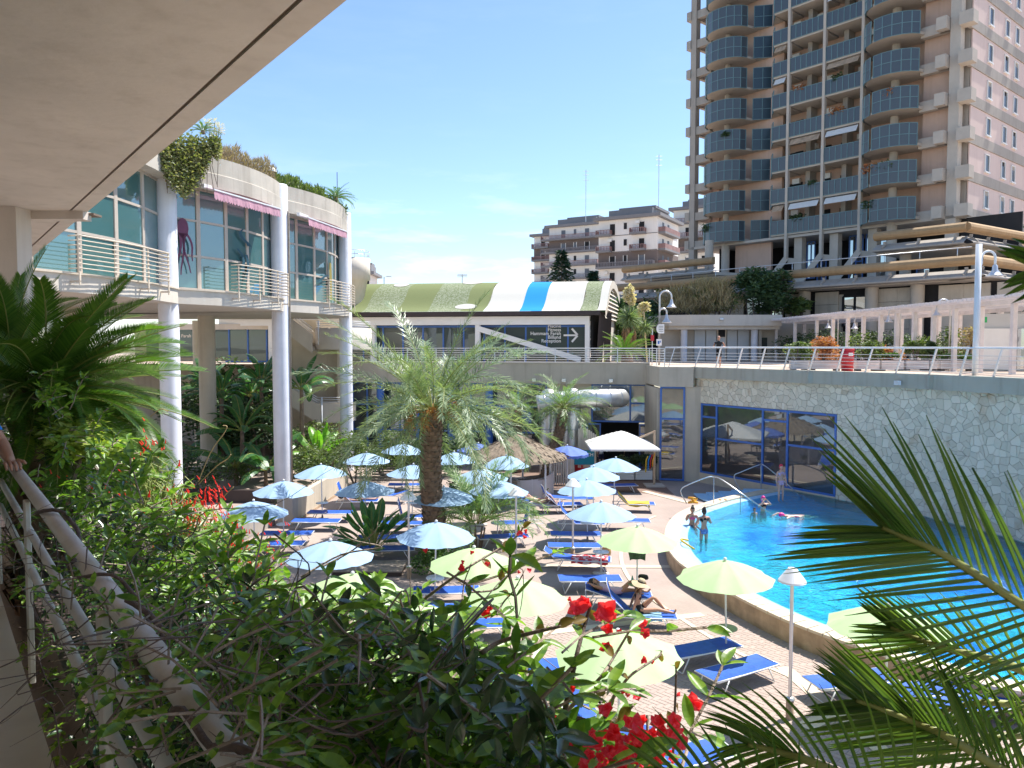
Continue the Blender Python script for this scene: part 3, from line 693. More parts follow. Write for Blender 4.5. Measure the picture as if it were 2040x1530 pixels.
# railings
def railing_bay(i, f0, f1, np_):
    a, b = J[i], J[i+1]; n = out_n(a, b)
    t = link('balcony_railing', None, cb)
    A = arc(a+n*.62, b+n*.62, .75, 16, f0, f1); Bk = arc(a+n*.2, b+n*.2, .75, 16, f0, f1)
    for k in range(8):
        z = SLT+.12+k*.145; P = [(*Bk[0], z)]+xyz(A, z)+[(*Bk[-1], z)]
        mb = MB(); mb.tube(P, .026 if k == 7 else .019, 6); part('rail', mb, M['creammetal'], t, True)
    for k in range(np_):
        j = round((k+.02)/(np_-1)*15.6); j = min(16, j); p = A[j]
        mb = MB(); mb.M = Matrix.Translation((p[0]-n.x*.02,p[1]-n.y*.02,0)) @ Matrix.Rotation(atan2(n.y,n.x),4,'Z'); mb.box(-.03,-.035,SLB+.22,.0,.035,SLT+1.16); mb.box(-.36,-.03,SLB+.3,0,.03,SLB+.36); part('post', mb, M['creammetal'], t)
railing_bay(0, .2, .9, 5); railing_bay(1, .28, .80, 4); railing_bay(2, .34, .93, 4); railing_bay(3, .36, .95, 4)
# awnings
def awning(i, f0, f1):
    a, b = J[i], J[i+1]; n = out_n(a, b); d = b-a; t = link('awning', None, cb)
    p = a+d*f0+n*.62; q = a+d*f1+n*.62; u = (q-p).normalized(); Ln = (q-p).length; o = n*.75
    mb = MB(); P = lambda x, y, z: (p.x+u.x*x+n.x*y, p.y+u.y*x+n.y*y, z)
    mb.quad(P(0,0,PB-.03),P(0,.5,PB-.2),P(Ln,.5,PB-.2),P(Ln,0,PB-.03))
    k = 26; top = []; bot = []
    for j in range(k*6+1):
        x = Ln*j/(k*6); w_ = .02*sin(x*9)+.01*sin(x*31); top.append(P(x,.51,PB-.2)); bot.append(P(x,.51+w_+.03,PB-.52-.07*abs(sin(pi*j/6))))
    mb.strip(top, bot); part('fabric', mb, M['awning'], t)
    mb = MB(); mb.beam(P(-.05,0,PB+.0), P(Ln+.05,0,PB+.0), .16, .16); mb.beam(P(-.05,.52,PB-.18), P(Ln+.05,.52,PB-.18), .05, .06); mb.beam(P(.1,0,PB-.05),P(.1,.52,PB-.2),.04); mb.beam(P(Ln-.1,0,PB-.05),P(Ln-.1,.52,PB-.2),.04); part('cassette', mb, M['whitemetal'], t)
awning(2, .16, .78); awning(3, .10, .70)
# painted sea creatures on the glass of the first visible bay (flat film on the panes)
def film(cx_, cz_, i, f, shapes, m):
    a, b = J[i], J[i+1]; n = out_n(a, b); W_ = arc(a-n*.35, b-n*.35, .72, 5); k = int(f*5); p, q = V(W_[k]), V(W_[k+1]); u = (q-p).normalized(); nn = out_n(p, q); s0 = (f*5-k)*(q-p).length
    mb = MB()
    for poly_ in shapes:
        vs = [(p.x+u.x*(s0+x)+nn.x*.085, p.y+u.y*(s0+x)+nn.y*.085, cz_+z) for x, z in poly_]; mb._add(vs, [tuple(range(len(vs)))])
    part('window_film', mb, m, cb)
M['film_pink'] = mat('magenta_window_film', (.14,.035,.08), .6, .1, 3); M['film_teal'] = mat('teal_window_film', (.015,.07,.10), .6, .1, 3); M['film_yellow'] = mat('yellow_window_film', (.25,.20,.04), .6, .1, 3)
def limb(x0, z0, x1, z1, w0, w1, bend=.15, n=6):
    L1 = []; L2 = []
    for i in range(n+1):
        f = i/n; w_ = w0+(w1-w0)*f; x = x0+(x1-x0)*f+bend*sin(pi*f*1.5); z = z0+(z1-z0)*f; L1.append((x-w_/2, z)); L2.append((x+w_/2, z))
    return L1+L2[::-1]
film(0, 11.3, 2, .10, [[(.25*cos(a)*1.0, .9+.42*sin(a)) for a in [2*pi*i/12 for i in range(12)]]]+[limb(-.15,.7,-.3,-.9,.13,.05,.1),limb(-.05,.7,-.05,-1.0,.13,.05,.08),limb(.08,.7,.2,-.9,.13,.05,-.1),limb(.15,.7,.5,-.4,.13,.05,.1)], M['film_pink'])
film(0, 10.6, 2, .02, [limb(.1,1.6,-.05,-.7,.12,.10,.12), limb(.35,.1,.1,-.8,.1,.08,.06)], M['film_teal'])
film(0, 11.6, 2, .55, [limb(-.5,.1,.1,-.9,.16,.2,.2), limb(.1,-.1,.2,-1.3,.2,.1,.1), limb(-.1,1.0,.1,.3,.12,.3,-.25)], M['film_teal'])
film(0, 11.2, 3, .62, [limb(0,.8,.1,-1.2,.45,.5,.04)], M['film_yellow']); film(0, 10.4, 3, .40, [limb(0,.4,1.3,.9,.3,.3,0.0)], M['film_teal'])

# walls and stair under the building
mb = MB(); wallseg(mb, V((-60,60)), V((-14,58)), 0, 6.1, .3); part('lower_wall', mb, M['beige'], cb)
mb = MB(); mb.box(-30, 60, PLZ, -11.5, 60.3, 9.0); part('colonnade_wall', mb, M['beige'], cb)
mb = MB(); mb.box(-29,59.8,PLZ+.3,-13,59.95,8.7); part('colonnade_glass', mb, M['glassgreen'], cb)
mb = MB(); mb.beam((-20,57,6.3),(-13,57,9.0),.5,.35); mb.beam((-27,56,8.85),(-11,56,8.85),.3,.4); part('brace', mb, M['slabcream'], cb)
st = thing('concrete_stair', 'beige outdoor stair with curved landing and white rails behind the third column', 'stair', (0,0,0))
mb = MB(); c = V((-10.75,48.2)); 
mb.lathe([(1.75,7.2),(1.75,8.55),(1.6,8.55),(1.6,7.45),(0.01,7.45)], 28, (c.x,c.y,0)); mb.lathe([(0.01,7.2),(1.75,7.2)], 28, (c.x,c.y,0)); part('landing', mb, M['slabcream'], st, True)
mb = MB(); mb.box(-14.6,48.6,0,-11.0,48.9,9.1); mb.box(-11.0,47.4,0,-10.75,48.9,7.2); part('stair_wall', mb, M['beige'], st)
def flight(p, q, h=1.15):
    mb = MB(); p = V(p); q = V(q)
    for o in (0, 1.3):
        u = V((0,.12,0)); a = p+V((0,o,0)); b = q+V((0,o,0)); H = V((0,0,h))
        vs = [a,b,b+H,a+H,a+u,b+u,b+u+H,a+u+H]; mb._add(vs, [(0,1,2,3),(7,6,5,4),(0,4,5,1),(3,2,6,7),(1,5,6,2),(0,3,7,4)])
    part('flight_parapet', mb, M['slabcream'], st)
    n = max(3, int(abs(q.z-p.z)/.17))
    for i in range(n):
        f = (i+.5)/n; c = p.lerp(q, f); m2 = MB(); m2.box(c.x-(abs(q.x-p.x)/n)/2-.01, c.y+.13, c.z+.05, c.x+abs(q.x-p.x)/n/2, c.y+1.29, c.z+.15+.17); part('step', m2, M['slabcream'], st)
    for k in (.12,.26,.40):
        m3 = MB(); m3.tube([p+V((0,.06,h+k)), q+V((0,.06,h+k))], .022, 6); part('hand_rail', m3, M['whitemetal'], st, True)
flight(PD(556,652,46.8)+V((0,0,0)), PD(622,700,46.8)+V((0,0,-.1)))
flight(PD(556,795,46.0), PD(632,842,46.0))
flight(PD(632,842,46.0), PD(700,842,46.3))
for k in (.12,.26,.40):
    mb = MB(); mb.tube([(c.x+1.68*cos(a), c.y+1.68*sin(a), 8.55+k) for a in [2*pi*i/24 for i in range(25)]], .022, 6, False); part('hand_rail', mb, M['whitemetal'], st, True)
mb = MB(); p = PD(634,650,46.6); mb.tube([(p.x,p.y,9.0),(p.x,p.y,7.5)], .04, 6); p = PD(641,800,45.9); mb.tube([(p.x,p.y,0),(p.x,p.y,4.3)], .05, 6); part('post', mb, M['whitemetal'], st, True)
# round stair turret beyond
tu = thing('round_turret', 'cream round turret with a railing beyond the third column', 'turret', (-11.75,56,0))
mb = MB(); mb.lathe([(.5,9.5),(1.05,12.25),(1.25,12.3),(1.25,13.85),(1.1,13.85),(1.1,13.6),(0.01,13.6)], 28); part('drum', mb, M['slabcream'], tu, True)
mb = MB()
for z in (14.1,14.4): mb.tube([(1.2*cos(a),1.2*sin(a),z) for a in [2*pi*i/24 for i in range(25)]], .025, 6, False)
for i in range(10): a = 2*pi*i/10; mb.tube([(1.2*cos(a),1.2*sin(a),13.8),(1.2*cos(a),1.2*sin(a),14.4)], .02, 5)
part('railing', mb, M['alu'], tu, True)

# ------------------------------------------------------------------ overhang, balcony and rail beside the viewer
nO = V((.788,.616)); dO = V((-.616,.788)); HS = 2.62; PO = 2.61
def O_(p, t, z): q = nO*p+dO*t; return (q.x, q.y, EYE+z)
oh = thing('building_overhang', 'large beige concrete overhang across the upper left above the balcony', 'overhang', (0,0,0))
mb = MB()
mb.quad(O_(PO-.30,-14,HS),O_(PO-.30,32,HS),O_(-9,32,HS),O_(-9,-14,HS)); mb.quad(O_(PO,-14,HS+.5),O_(PO,32,HS+.5),O_(-9,32,HS+.5),O_(-9,-14,HS+.5))
part('soffit', mb, M['soffit'], oh)
mb = MB(); mb.quad(O_(PO-.26,-14,HS),O_(PO-.26,32,HS),O_(PO,32,HS),O_(PO,-14,HS)); mb.quad(O_(PO,-14,HS),O_(PO,32,HS),O_(PO,32,HS+.5),O_(PO,-14,HS+.5)); mb.quad(O_(PO-.26,-14,HS),O_(PO-.26,-14,HS+.03),O_(PO-.26,32,HS+.03),O_(PO-.26,32,HS))
part('edge_strip', mb, M['soffit'], oh)
mb = MB(); mb.quad(O_(PO-.30,-14,HS+.025),O_(PO-.26,-14,HS+.025),O_(PO-.26,32,HS+.025),O_(PO-.30,32,HS+.025)); mb.quad(O_(PO-.30,-14,HS),O_(PO-.30,32,HS),O_(PO-.30,32,HS+.03),O_(PO-.30,-14,HS+.03)); part('drip_groove', mb, M['soffit_dark'], oh)
mb = MB(); a, b = V(PD(30,431,15.0)), V(PD(172,431,15.0)); z = EYE+HS; mb.box(-14,14.7,z-.16,b.x+.1,15.0,z+.01); part('joint_beam', mb, M['soffit'], oh)
mb = MB(); mb.box(-14,14.9,z-.05,b.x+.2,15.2,z-.01); part('joint_tube', mb, M['soffit_dark'], oh)
mb = MB(); mb.box(-14.5,14.25,0,-9.3,14.7,z-.002); part('end_wall', mb, M['soffit'], oh)
bal = thing('balcony', 'shaded beige balcony floor and low kerb under the viewer', 'balcony', (0,0,0))
mb = MB(); P = [O_(-6,-6,0),O_(.30,-6,0),O_(.30,12,0),O_(-6,12,0)]; mb.prism([p[:2] for p in P], EYE-1.95, EYE-1.62); part('floor', mb, M['beige'], bal)
mb = MB(); P = [O_(.10,-6,0),O_(.27,-6,0),O_(.27,12,0),O_(.10,12,0)]; mb.prism([p[:2] for p in P], EYE-1.62, EYE-1.25); part('kerb', mb, M['beige'], bal)
mb = MB(); P = [O_(-6,-6,0),O_(-5.8,-6,0),O_(-5.8,12,0),O_(-6,12,0)]; mb.prism([p[:2] for p in P], EYE-1.62, EYE+HS); part('rear_wall', mb, M['soffit'], bal)
mb = MB(); P = [O_(.2,-6,0),O_(.3,-6,0),O_(.3,12,0),O_(.2,12,0)]; mb.prism([p[:2] for p in P], 0, EYE-1.951); part('lower_wall', mb, M['beige'], bal)
PR = .395
br = thing('balcony_rail', 'thick white pipe handrail wrapped in climbing stems at lower left', 'railing', (0,0,0))
M['oldwhite'] = mat('chalky_white_pipe', (.62,.58,.53), .6, .14, 4, .2, 30, stain=.3)
mb = MB(); mb.tube([O_(PR,-.3,-.70),O_(PR,3,-.70),O_(PR,9,-.70)], .029, 16); part('handrail', mb, M['oldwhite'], br, True)
for z_, r_ in ((-.88,.018),(-1.06,.018)): mb = MB(); mb.tube([O_(PR-.02,-.3,z_),O_(PR-.02,9,z_)], r_, 10); part('lower_rail', mb, M['oldwhite'], br, True)
for t_ in (2.28,4.2,6.1):
    mb = MB(); q = O_(PR-.03,t_,0); mb.M = Matrix.Translation((q[0],q[1],0)) @ Matrix.Rotation(atan2(dO.y,dO.x),4,'Z'); mb.bbox(-.04,-.012,EYE-1.6,.04,.012,EYE-.73,.004); part('post', mb, M['oldwhite'], br)
# ------------------------------------------------------------------ leaf toolkit
def leaves(mb, pts, L0, W0, up=.35, fold=.25, jit=.35, dirs=None):
    """folded kite-shaped leaves at the given points"""
    v = mb.v; f = mb.f; m = mb.m; mi = mb.mi
    for idx, p in enumerate(pts):
        a = rnd(0, 2*pi); el = rnd(-.5, .9)
        if dirs: d = V(dirs[idx]).normalized()
        else: d = V((cos(a)*cos(el), sin(a)*cos(el), sin(el)*.8+up*.3)).normalized()
        n = V((rnd(-1,1), rnd(-1,1), rnd(.2,1.3))); s = d.cross(n)
        if s.length < 1e-3: continue
        s.normalize(); n = s.cross(d)
        L_ = L0*rnd(1-jit, 1+jit); w = W0*L_/L0*.5; p = V(p); o = len(v)
        mid = p+d*(L_*.45); dr = n*(-fold*w)
        v.extend([tuple(p), tuple(mid+s*w-dr*1), tuple(p+d*L_+n*(-.12*L_)), tuple(mid-s*w-dr*1), tuple(mid)])
        f.extend([(o, o+1, o+4), (o+1, o+2, o+4), (o, o+4, o+3), (o+4, o+2, o+3)]); m.extend([mi]*4)
def blob_pts(n, c, r, k=9, rr=.45, seed=None):
    """points on and in a lumpy crown made of k lumps"""
    cs = []
    for _ in range(k):
        a = rnd(0,2*pi); e = rnd(-.6,1.2); q = rnd(.45,.8); cs.append((V((cos(a)*cos(e)*r[0]*q, sin(a)*cos(e)*r[1]*q, sin(e)*r[2]*q)), rnd(.7,1.2)*rr))
    out = []
    for i in range(n):
        cc, s = cs[i % k]; d = V((random.gauss(0,1), random.gauss(0,1), random.gauss(0,1))).normalized()*(rnd(.25,1)**.45)
        out.append((c[0]+cc.x+d.x*s*r[0], c[1]+cc.y+d.y*s*r[1], c[2]+cc.z+d.z*s*r[2]))
    return out
# ------------------------------------------------------------------ residential tower
M['tpink'] = mat('salmon_plaster', (.58,.40,.31), .85, .07, .5, stain=.2)
M['tpink2'] = mat('pale_pink_panel', (.66,.52,.47), .85, .04, .3, stain=.2)
M['tgrey'] = mat('tower_concrete', (.37,.335,.295), .85, .08, .7, .1, 20, stain=.3)
M['tslab'] = mat('tower_slab_concrete', (.48,.43,.37), .85, .08, .8)
M['shutterd'] = mat('dark_window_pane', (.05,.055,.07), .3, .1, 1)
M['ochre'] = mat('ochre_planter', (.36,.235,.12), .8, .12, .9, stain=.3)
M['tglass'] = glassmat('blue_grey_railing_glass', (.05,.066,.082), -.02, .5)
M['tglassd'] = glassmat('dark_teal_railing_glass', (.015,.035,.05), -.02, .3)
M['tframe'] = mat('teal_railing_frame', (.13,.23,.25), .5, .1, 3)
tw = thing('residential_tower', 'tall salmon apartment tower with rounded blue glass balconies', 'tower', (19.6,83.0,0), atan2(-.772,.635))
FH = 3.07; Z0 = 18.5; NF = 10
def panel_run(P, z0, h, parent, rows=1, gap=.06, m=None, mf=None):
    """glass panels between successive plan points, with frame bars"""
    fr = MB()
    for i in range(len(P)-1):
        a = V(P[i]); b = V(P[i+1]); d = (b-a); l = d.length; d.normalize()
        for r in range(rows):
            za = z0+h*r/rows+.03; zb = z0+h*(r+1)/rows-.03; p = a+d*gap/2; q = b-d*gap/2
            mb = MB(); mb.quad((p.x,p.y,za),(q.x,q.y,za),(q.x,q.y,zb),(p.x,p.y,zb)); part('glass_panel', mb, m or M['tglass'], parent)
        fr.beam((a.x,a.y,z0),(a.x,a.y,z0+h),.06)
        for r in range(rows+1): z = z0+h*r/rows; fr.beam((a.x,a.y,z),(b.x,b.y,z),.05)
    fr.beam((P[-1][0],P[-1][1],z0),(P[-1][0],P[-1][1],z0+h),.06)
    part('panel_frame', fr, mf or M['tframe'], parent)
rt = random.Random(3)
def bulge(cx_, r, a0, a1, n, cy_=.2): return [(cx_+r*sin(a), cy_-r*.85*cos(a)) for a in [a0+(a1-a0)*i/n for i in range(n+1)]]
for k in range(NF):
    z = Z0+k*FH
    # rounded stack, left
    A = bulge(4.3, 2.28, R(-85), R(85), 12); b = link('rounded_balcony', None, tw)
    mb = MB(); mb.prism([(1.9,1.8)]+A+[(6.9,1.8)], z-.28, z-.05); part('balcony_slab', mb, M['tslab'], b)
    panel_run(bulge(4.3, 2.42, R(-85), R(-42), 2), z-.3, 2.0, b, 2); panel_run(bulge(4.3, 2.42, R(-34), R(82), 6), z-.3, 2.0, b, 2)
    mb = MB(); mb.lathe([(.3,z-.28+.25),(.3,z+FH-.3)], 10, (4.2,.3,0)); part('pillar', mb, M['tslab'], b, True)
    # folded glass between
    b = link('folded_balcony', None, tw); P = [(7.0,.7),(7.7,1.3),(8.4,1.9),(9.0,1.0),(9.7,.1)]
    mb = MB(); mb.prism([(6.9,2.6)]+P+[(9.7,2.6)], z-.28, z-.05); part('balcony_slab', mb, M['tslab'], b)
    panel_run([(p[0],p[1]-.05) for p in P], z-.3, 2.1, b, 2, m=M['tglassd'])
    # long straight balconies
    for x0, x1, n in ((9.75,11.3,2),(11.55,14.9,6),(15.15,18.5,6)):
        b = link('balcony', None, tw); mb = MB(); mb.box(x0,-.15,z-.25,x1,2.6,z-.02); part('balcony_slab', mb, M['tslab'], b)
        panel_run([(x0+(x1-x0)*i/n, -.2) for i in range(n+1)], z-.08, 1.28, b)
        if rt.random() < .55:
            mb = MB(); x = x0+rt.uniform(.5, x1-x0-.6); mb.box(x,2.2,z+2.0,x+.75,2.58,z+2.5); part('air_conditioner', mb, M['white'], b)
        mb = MB(); x = x0+(x1-x0)*.62; mb.box(x,2.48,z,x+.8,2.58,z+2.15); part('balcony_door', mb, M['dark'], b)
        mb = MB(); x = x0+.25; mb.box(x,2.46,z+.9,x+.7,2.58,z+2.1); part('balcony_window', mb, M['dark'], b)
        if rt.random() < .42:
            mb = MB(); mb.quad((x0+.2,-.1,z+2.7),(x1-.2,-.1,z+2.7),(x1-.2,-.5,z+2.1),(x0+.2,-.5,z+2.1)); part('awning', mb, M['fabric_white'] if rt.random() < .6 else M['coplow'], b)
        if x0 > 11:
            mb = MB(); mb.box(x0+.9,1.4,z-.02,x0+1.35,2.6,z+2.85); part('divider', mb, M['tgrey'], b)
    # rounded stack, right
    b = link('rounded_balcony', None, tw); A = bulge(21.3, 2.42, R(-85), R(85), 12)
    mb = MB(); mb.prism([(18.7,1.8)]+A+[(23.9,1.8)], z-.28, z-.05); part('balcony_slab', mb, M['tslab'], b)
    panel_run(bulge(21.3, 2.56, R(-85), R(-30), 3), z-.3, 1.85, b, 2); panel_run(bulge(21.3, 2.56, R(-22), R(66), 5), z-.3, 1.85, b, 2)
    mb = MB(); mb.lathe([(.35,z-.05),(.35,z+FH-.3)], 10, (21.3,.3,0)); part('pillar', mb, M['tslab'], b, True)
    panel_run([(23.6,1.2),(24.3,1.6)], z-.1, 1.4, b, 1, m=M['tglassd'])
    # frame beams with projecting stubs
    mb = MB(); mb.box(-.85,-.1,z-.5,-.3,.9,z+.45); mb.box(.3,.1,z-.5,2.2,.6,z+.35); mb.box(-.1,.3,z-.5,.3,3.0,z+.3); part('frame_beam', mb, M['tgrey'], tw)
    mb = MB(); mb.box(23.4,.1,z-.5,26.0,.7,z+.35); mb.box(24.9,-.7,z-.5,25.7,.3,z+.5); mb.box(26.55,-.45,z-.5,27.6,.6,z+.5); part('frame_beam', mb, M['tslab'], tw)
    # right hand face: pink panel band between grey bands
    mb = MB(); mb.box(26.9,1.2,z+.36,27.0,18.0,z+2.55); part('pink_band', mb, M['tpink2'], tw)
    mb = MB(); mb.box(26.8,.6,z-.5,27.08,18.4,z+.35); part('grey_band', mb, M['tgrey'], tw)
    for y in (4.6,8.4,10.9,14.9):
        w_ = link('window', None, tw, loc=(27.0,y,z+.75)); mb = MB(); mb.box(-.02,0,0,.03,.85,1.4*(1 if rt.random() < .7 else .75)); part('pane', mb, M['shutterd'], w_); mb = MB(); mb.box(-.03,.02,.0,.01,.83,1.4); part('blind', mb, M['tgrey'] if rt.random() < .5 else M['dark'], w_)
        mb = MB(); mb.box(0,-.06,-.05,.10,.0,1.45); mb.box(0,.85,-.05,.10,.91,1.45); mb.box(0,-.1,-.12,.16,.95,-.0); mb.box(0,-.06,1.4,.10,.91,1.46); part('window_frame', mb, M['white'], w_)
    mb = MB(); mb.box(26.5,18.4,z-.3,30,22,z-.05); part('rear_balcony', mb, M['tslab'], tw)
zt = Z0+NF*FH
mb = MB(); mb.box(1.3,1.6,Z0-.5,2.4,1.9,zt); mb.box(2.4,1.8,Z0-.5,9.7,2.2,zt); mb.box(9.7,2.6,Z0-.5,18.6,2.9,zt); mb.box(18.6,1.8,Z0-.5,24.3,2.2,zt); mb.box(23.4,.9,Z0-.5,26.3,1.9,zt); mb.box(1.3,1.6,Z0-.5,1.6,10,zt); part('wall', mb, M['tpink'], tw)
mb = MB(); mb.box(26.2,1.2,Z0-.5,26.85,18.2,zt); mb.box(26.2,18.2,Z0-.5,26.4,30,zt); mb.box(1.6,29,Z0,26.4,30,zt); mb.box(1.4,10,Z0-.5,1.6,30,zt); part('core', mb, M['tgrey'], tw)
for x, w_ in ((11.42,.26),(15.02,.26),(18.62,.26)):
    mb = MB(); mb.box(x-w_/2,-.28,Z0-2.6,x+w_/2,.1,zt); part('slender_column', mb, M['tslab'], tw)
    # sloping strut below
    mb = MB(); mb.beam((x,-.1,Z0-2.5),(x-2.0,-1.2,Z0-5.6),.34,.5); mb.beam((x,.2,Z0-2.7),(x+1.3,1.0,Z0-2.9),.34,.5); mb.beam((x+.9,.9,Z0-6),(x+.9,.9,Z0),.8,.8); part('strut', mb, M['tslab'], tw)
mb = MB(); mb.box(-.35,0,PLZ,.35,.7,zt); part('corner_column', mb, M['tgrey'], tw)
mb = MB(); mb.box(25.75,.0,PLZ,26.55,.8,zt); part('corner_column', mb, M['tslab'], tw)
for x in (4.2,21.3): mb = MB(); mb.lathe([(.42,PLZ),(.42,Z0)], 14, (x,.3,0)); part('round_column', mb, M['tslab'], tw, True)
mb = MB(); mb.box(-.3,0,Z0-.55,27,28,Z0-.3); part('transfer_slab', mb, M['tslab'], tw); mb = MB(); mb.box(-2,-.2,zt,28,30,zt+.4); part('roof_slab', mb, M['tslab'], tw)
# lobby: recess shade put into near-black walls, with blue framed tall windows that mirror the sky
mb = MB(); mb.box(2.4,6,12,26,6.2,Z0-.5); mb.box(2.3,1.9,12,2.5,6,Z0-.5); part('lobby_wall', mb, M['dark'], tw)
mb = MB(); mb.box(4.8,1.2,12.4,9.0,1.5,Z0-.5); part('lobby_pier', mb, M['tpink'], tw)
for x0, x1, z0, z1 in ((11.8,12.6,14.2,17.8),(12.9,13.8,12.9,16.2),(14.3,15.2,13.0,17.9),(16.1,17.4,13.0,17.9),(17.7,18.4,14.5,17.9),(19.0,20.4,12.9,17.2),(22.3,24.7,13.0,15.6),(9.8,11.0,12.6,14.0)):
    w_ = link('lobby_window', None, tw, loc=(x0,3.2,z0)); W__ = x1-x0; H_ = z1-z0; mb = MB(); mb.box(0,0,0,W__,.03,H_); part('pane', mb, M['glasssky'], w_)
    mb = MB(); 
    for x in (0,W__/2,W__): mb.box(x-.05,-.06,0,x+.05,0,H_)
    for z in (0,H_*.5,H_): mb.box(-.05,-.05,z-.05,W__+.05,0,z+.05)
    part('window_frame', mb, M['blueframe'], w_)
# stepped terraces with ochre troughs
def trough(pts, z, parent, brackets=True, seg=2.6):
    """half-round ochre planter along plan points, grey sloped slab and brackets below"""
    for i in range(len(pts)-1):
        a = V(pts[i]); b = V(pts[i+1]); d = (b-a).normalized(); n = V((d.y,-d.x)); L_ = (b-a).length
        prof = [(0.25,.38),(-.05,.36),(-.26,.20),(-.32,0),(-.26,-.18),(-.08,-.30),(.25,-.33)]
        mb = MB(); rowA = [(a.x+n.x*-p[0], a.y+n.y*-p[0], z-.45+p[1]) for p in prof]; rowB = [(b.x+n.x*-p[0], b.y+n.y*-p[0], z-.45+p[1]) for p in prof]
        mb.strip(rowA, rowB); mb._add(rowA, [tuple(range(7))]); mb._add(rowB, [tuple(range(7))]); mb.quad(rowA[0],rowB[0],rowB[-1],rowA[-1]); part('planter_trough', mb, M['ochre'], parent, False)
        mb = MB(); q = lambda p, o, zz: (p.x+n.x*o, p.y+n.y*o, zz)
        mb.quad(q(a,.45,z-1.55),q(b,.45,z-1.55),q(b,-.4,z-1.05),q(a,-.4,z-1.05)); mb.quad(q(a,.45,z-1.55),q(a,.45,z-1.65),q(b,.45,z-1.65),q(b,.45,z-1.55)); mb.quad(q(a,.45,z-1.65),q(a,-2,z-1.8),q(b,-2,z-1.8),q(b,.45,z-1.65)); part('sloped_edge', mb, M['tgrey'], parent)
        k = int(L_/seg)
        for j in range(k+1):
            c = a+d*(L_*(j+.3)/(k+.6)); mb = MB(); mb.beam(q(c,-.05,z-.9),q(c,-.1,z-1.15),.12,.2); mb.beam(q(c,-.1,z-1.15),q(c,.38,z-1.5),.12,.2); part('bracket', mb, M['tgrey'], parent)
te = link('terrace', None, tw)
trough([(-3,-10.6),(32.0,-10.6),(33.5,8)], 13.75, te)
mb = MB(); mb.prism([(-3,-10.2),(31.6,-10.2),(33.0,8),(27,8),(27,6),(-3,6)], 12.0, 12.35); part('terrace_slab', mb, M['tslab'], te)
for k, (x, y, z, s_) in enumerate([(rt.choice([3.2,4.5,5.4,20.2,21.5,22.4,12.5,14.0,16.2,17.6]), 0, rt.randrange(NF), rt.uniform(.3,.65)) for _ in range(16)]):
    yy = -2.0 if x < 6 or x > 19 else -.35; mb = MB(); leaves(mb, [(x+rt.uniform(-s_,s_),yy+rt.uniform(-.25,.25)+.3,Z0+z*FH+1.15+rt.uniform(-.3,.5)*s_*1.5) for _ in range(150)], .28, .12); part('balcony_plant', mb, M['shrubdark'] if k % 3 else M['redleaf'], tw)
te2 = link('upper_terrace', None, tw); trough([(23.6,-7.8),(30.2,-7.8),(32.2,12)], 16.45, te2); mb = MB(); mb.prism([(23.6,-7.4),(29.8,-7.4),(31.8,12),(26,12),(26,1),(23.6,1)], 14.65, 14.95); part('terrace_slab', mb, M['tslab'], te2)
te3 = link('small_terrace', None, tw); trough([(-4,-6.5),(7.6,-6.5)], 16.1, te3); mb = MB(); mb.prism([(-4,-6.2),(7.6,-6.2),(9.2,0),(9,6),(-4,6)], 14.3, 14.6); part('terrace_slab', mb, M['tslab'], te3)
trough([(-9,-9.4),(-3.4,-9.4)], 12.2, te2)
for x, y, z0, z1 in ((25.0,-5.5,12.35,14.7),(30.0,-5.0,12.35,14.7),(30.6,5,12.35,14.7),(-1.5,-5,12.3,14.3),(5.6,-5,12.3,14.3),(5.4,-4.2,14.6,18)):
    mb = MB(); mb.lathe([(.42,z0),(.42,z1)], 14, (x,y,0)); part('round_column', mb, M['tslab'], tw, True)
mb = MB(); mb.box(23.8,2.0,12.35,31,2.2,14.7); mb.box(26.6,1.0,14.95,31,1.2,Z0-.5); part('recess_shade', mb, M['dark'], tw)  # near-black panels, shade under the floors put into the colour
mb = MB(); mb.tube([(3,-10.2,14.25),(31.4,-10.2,14.25)], .035, 6); 
for i in range(12): mb.tube([(3+2.5*i,-10.2,13.4),(3+2.5*i,-10.2,14.25)], .03, 5)
part('terrace_railing', mb, M['alu'], tw, True)
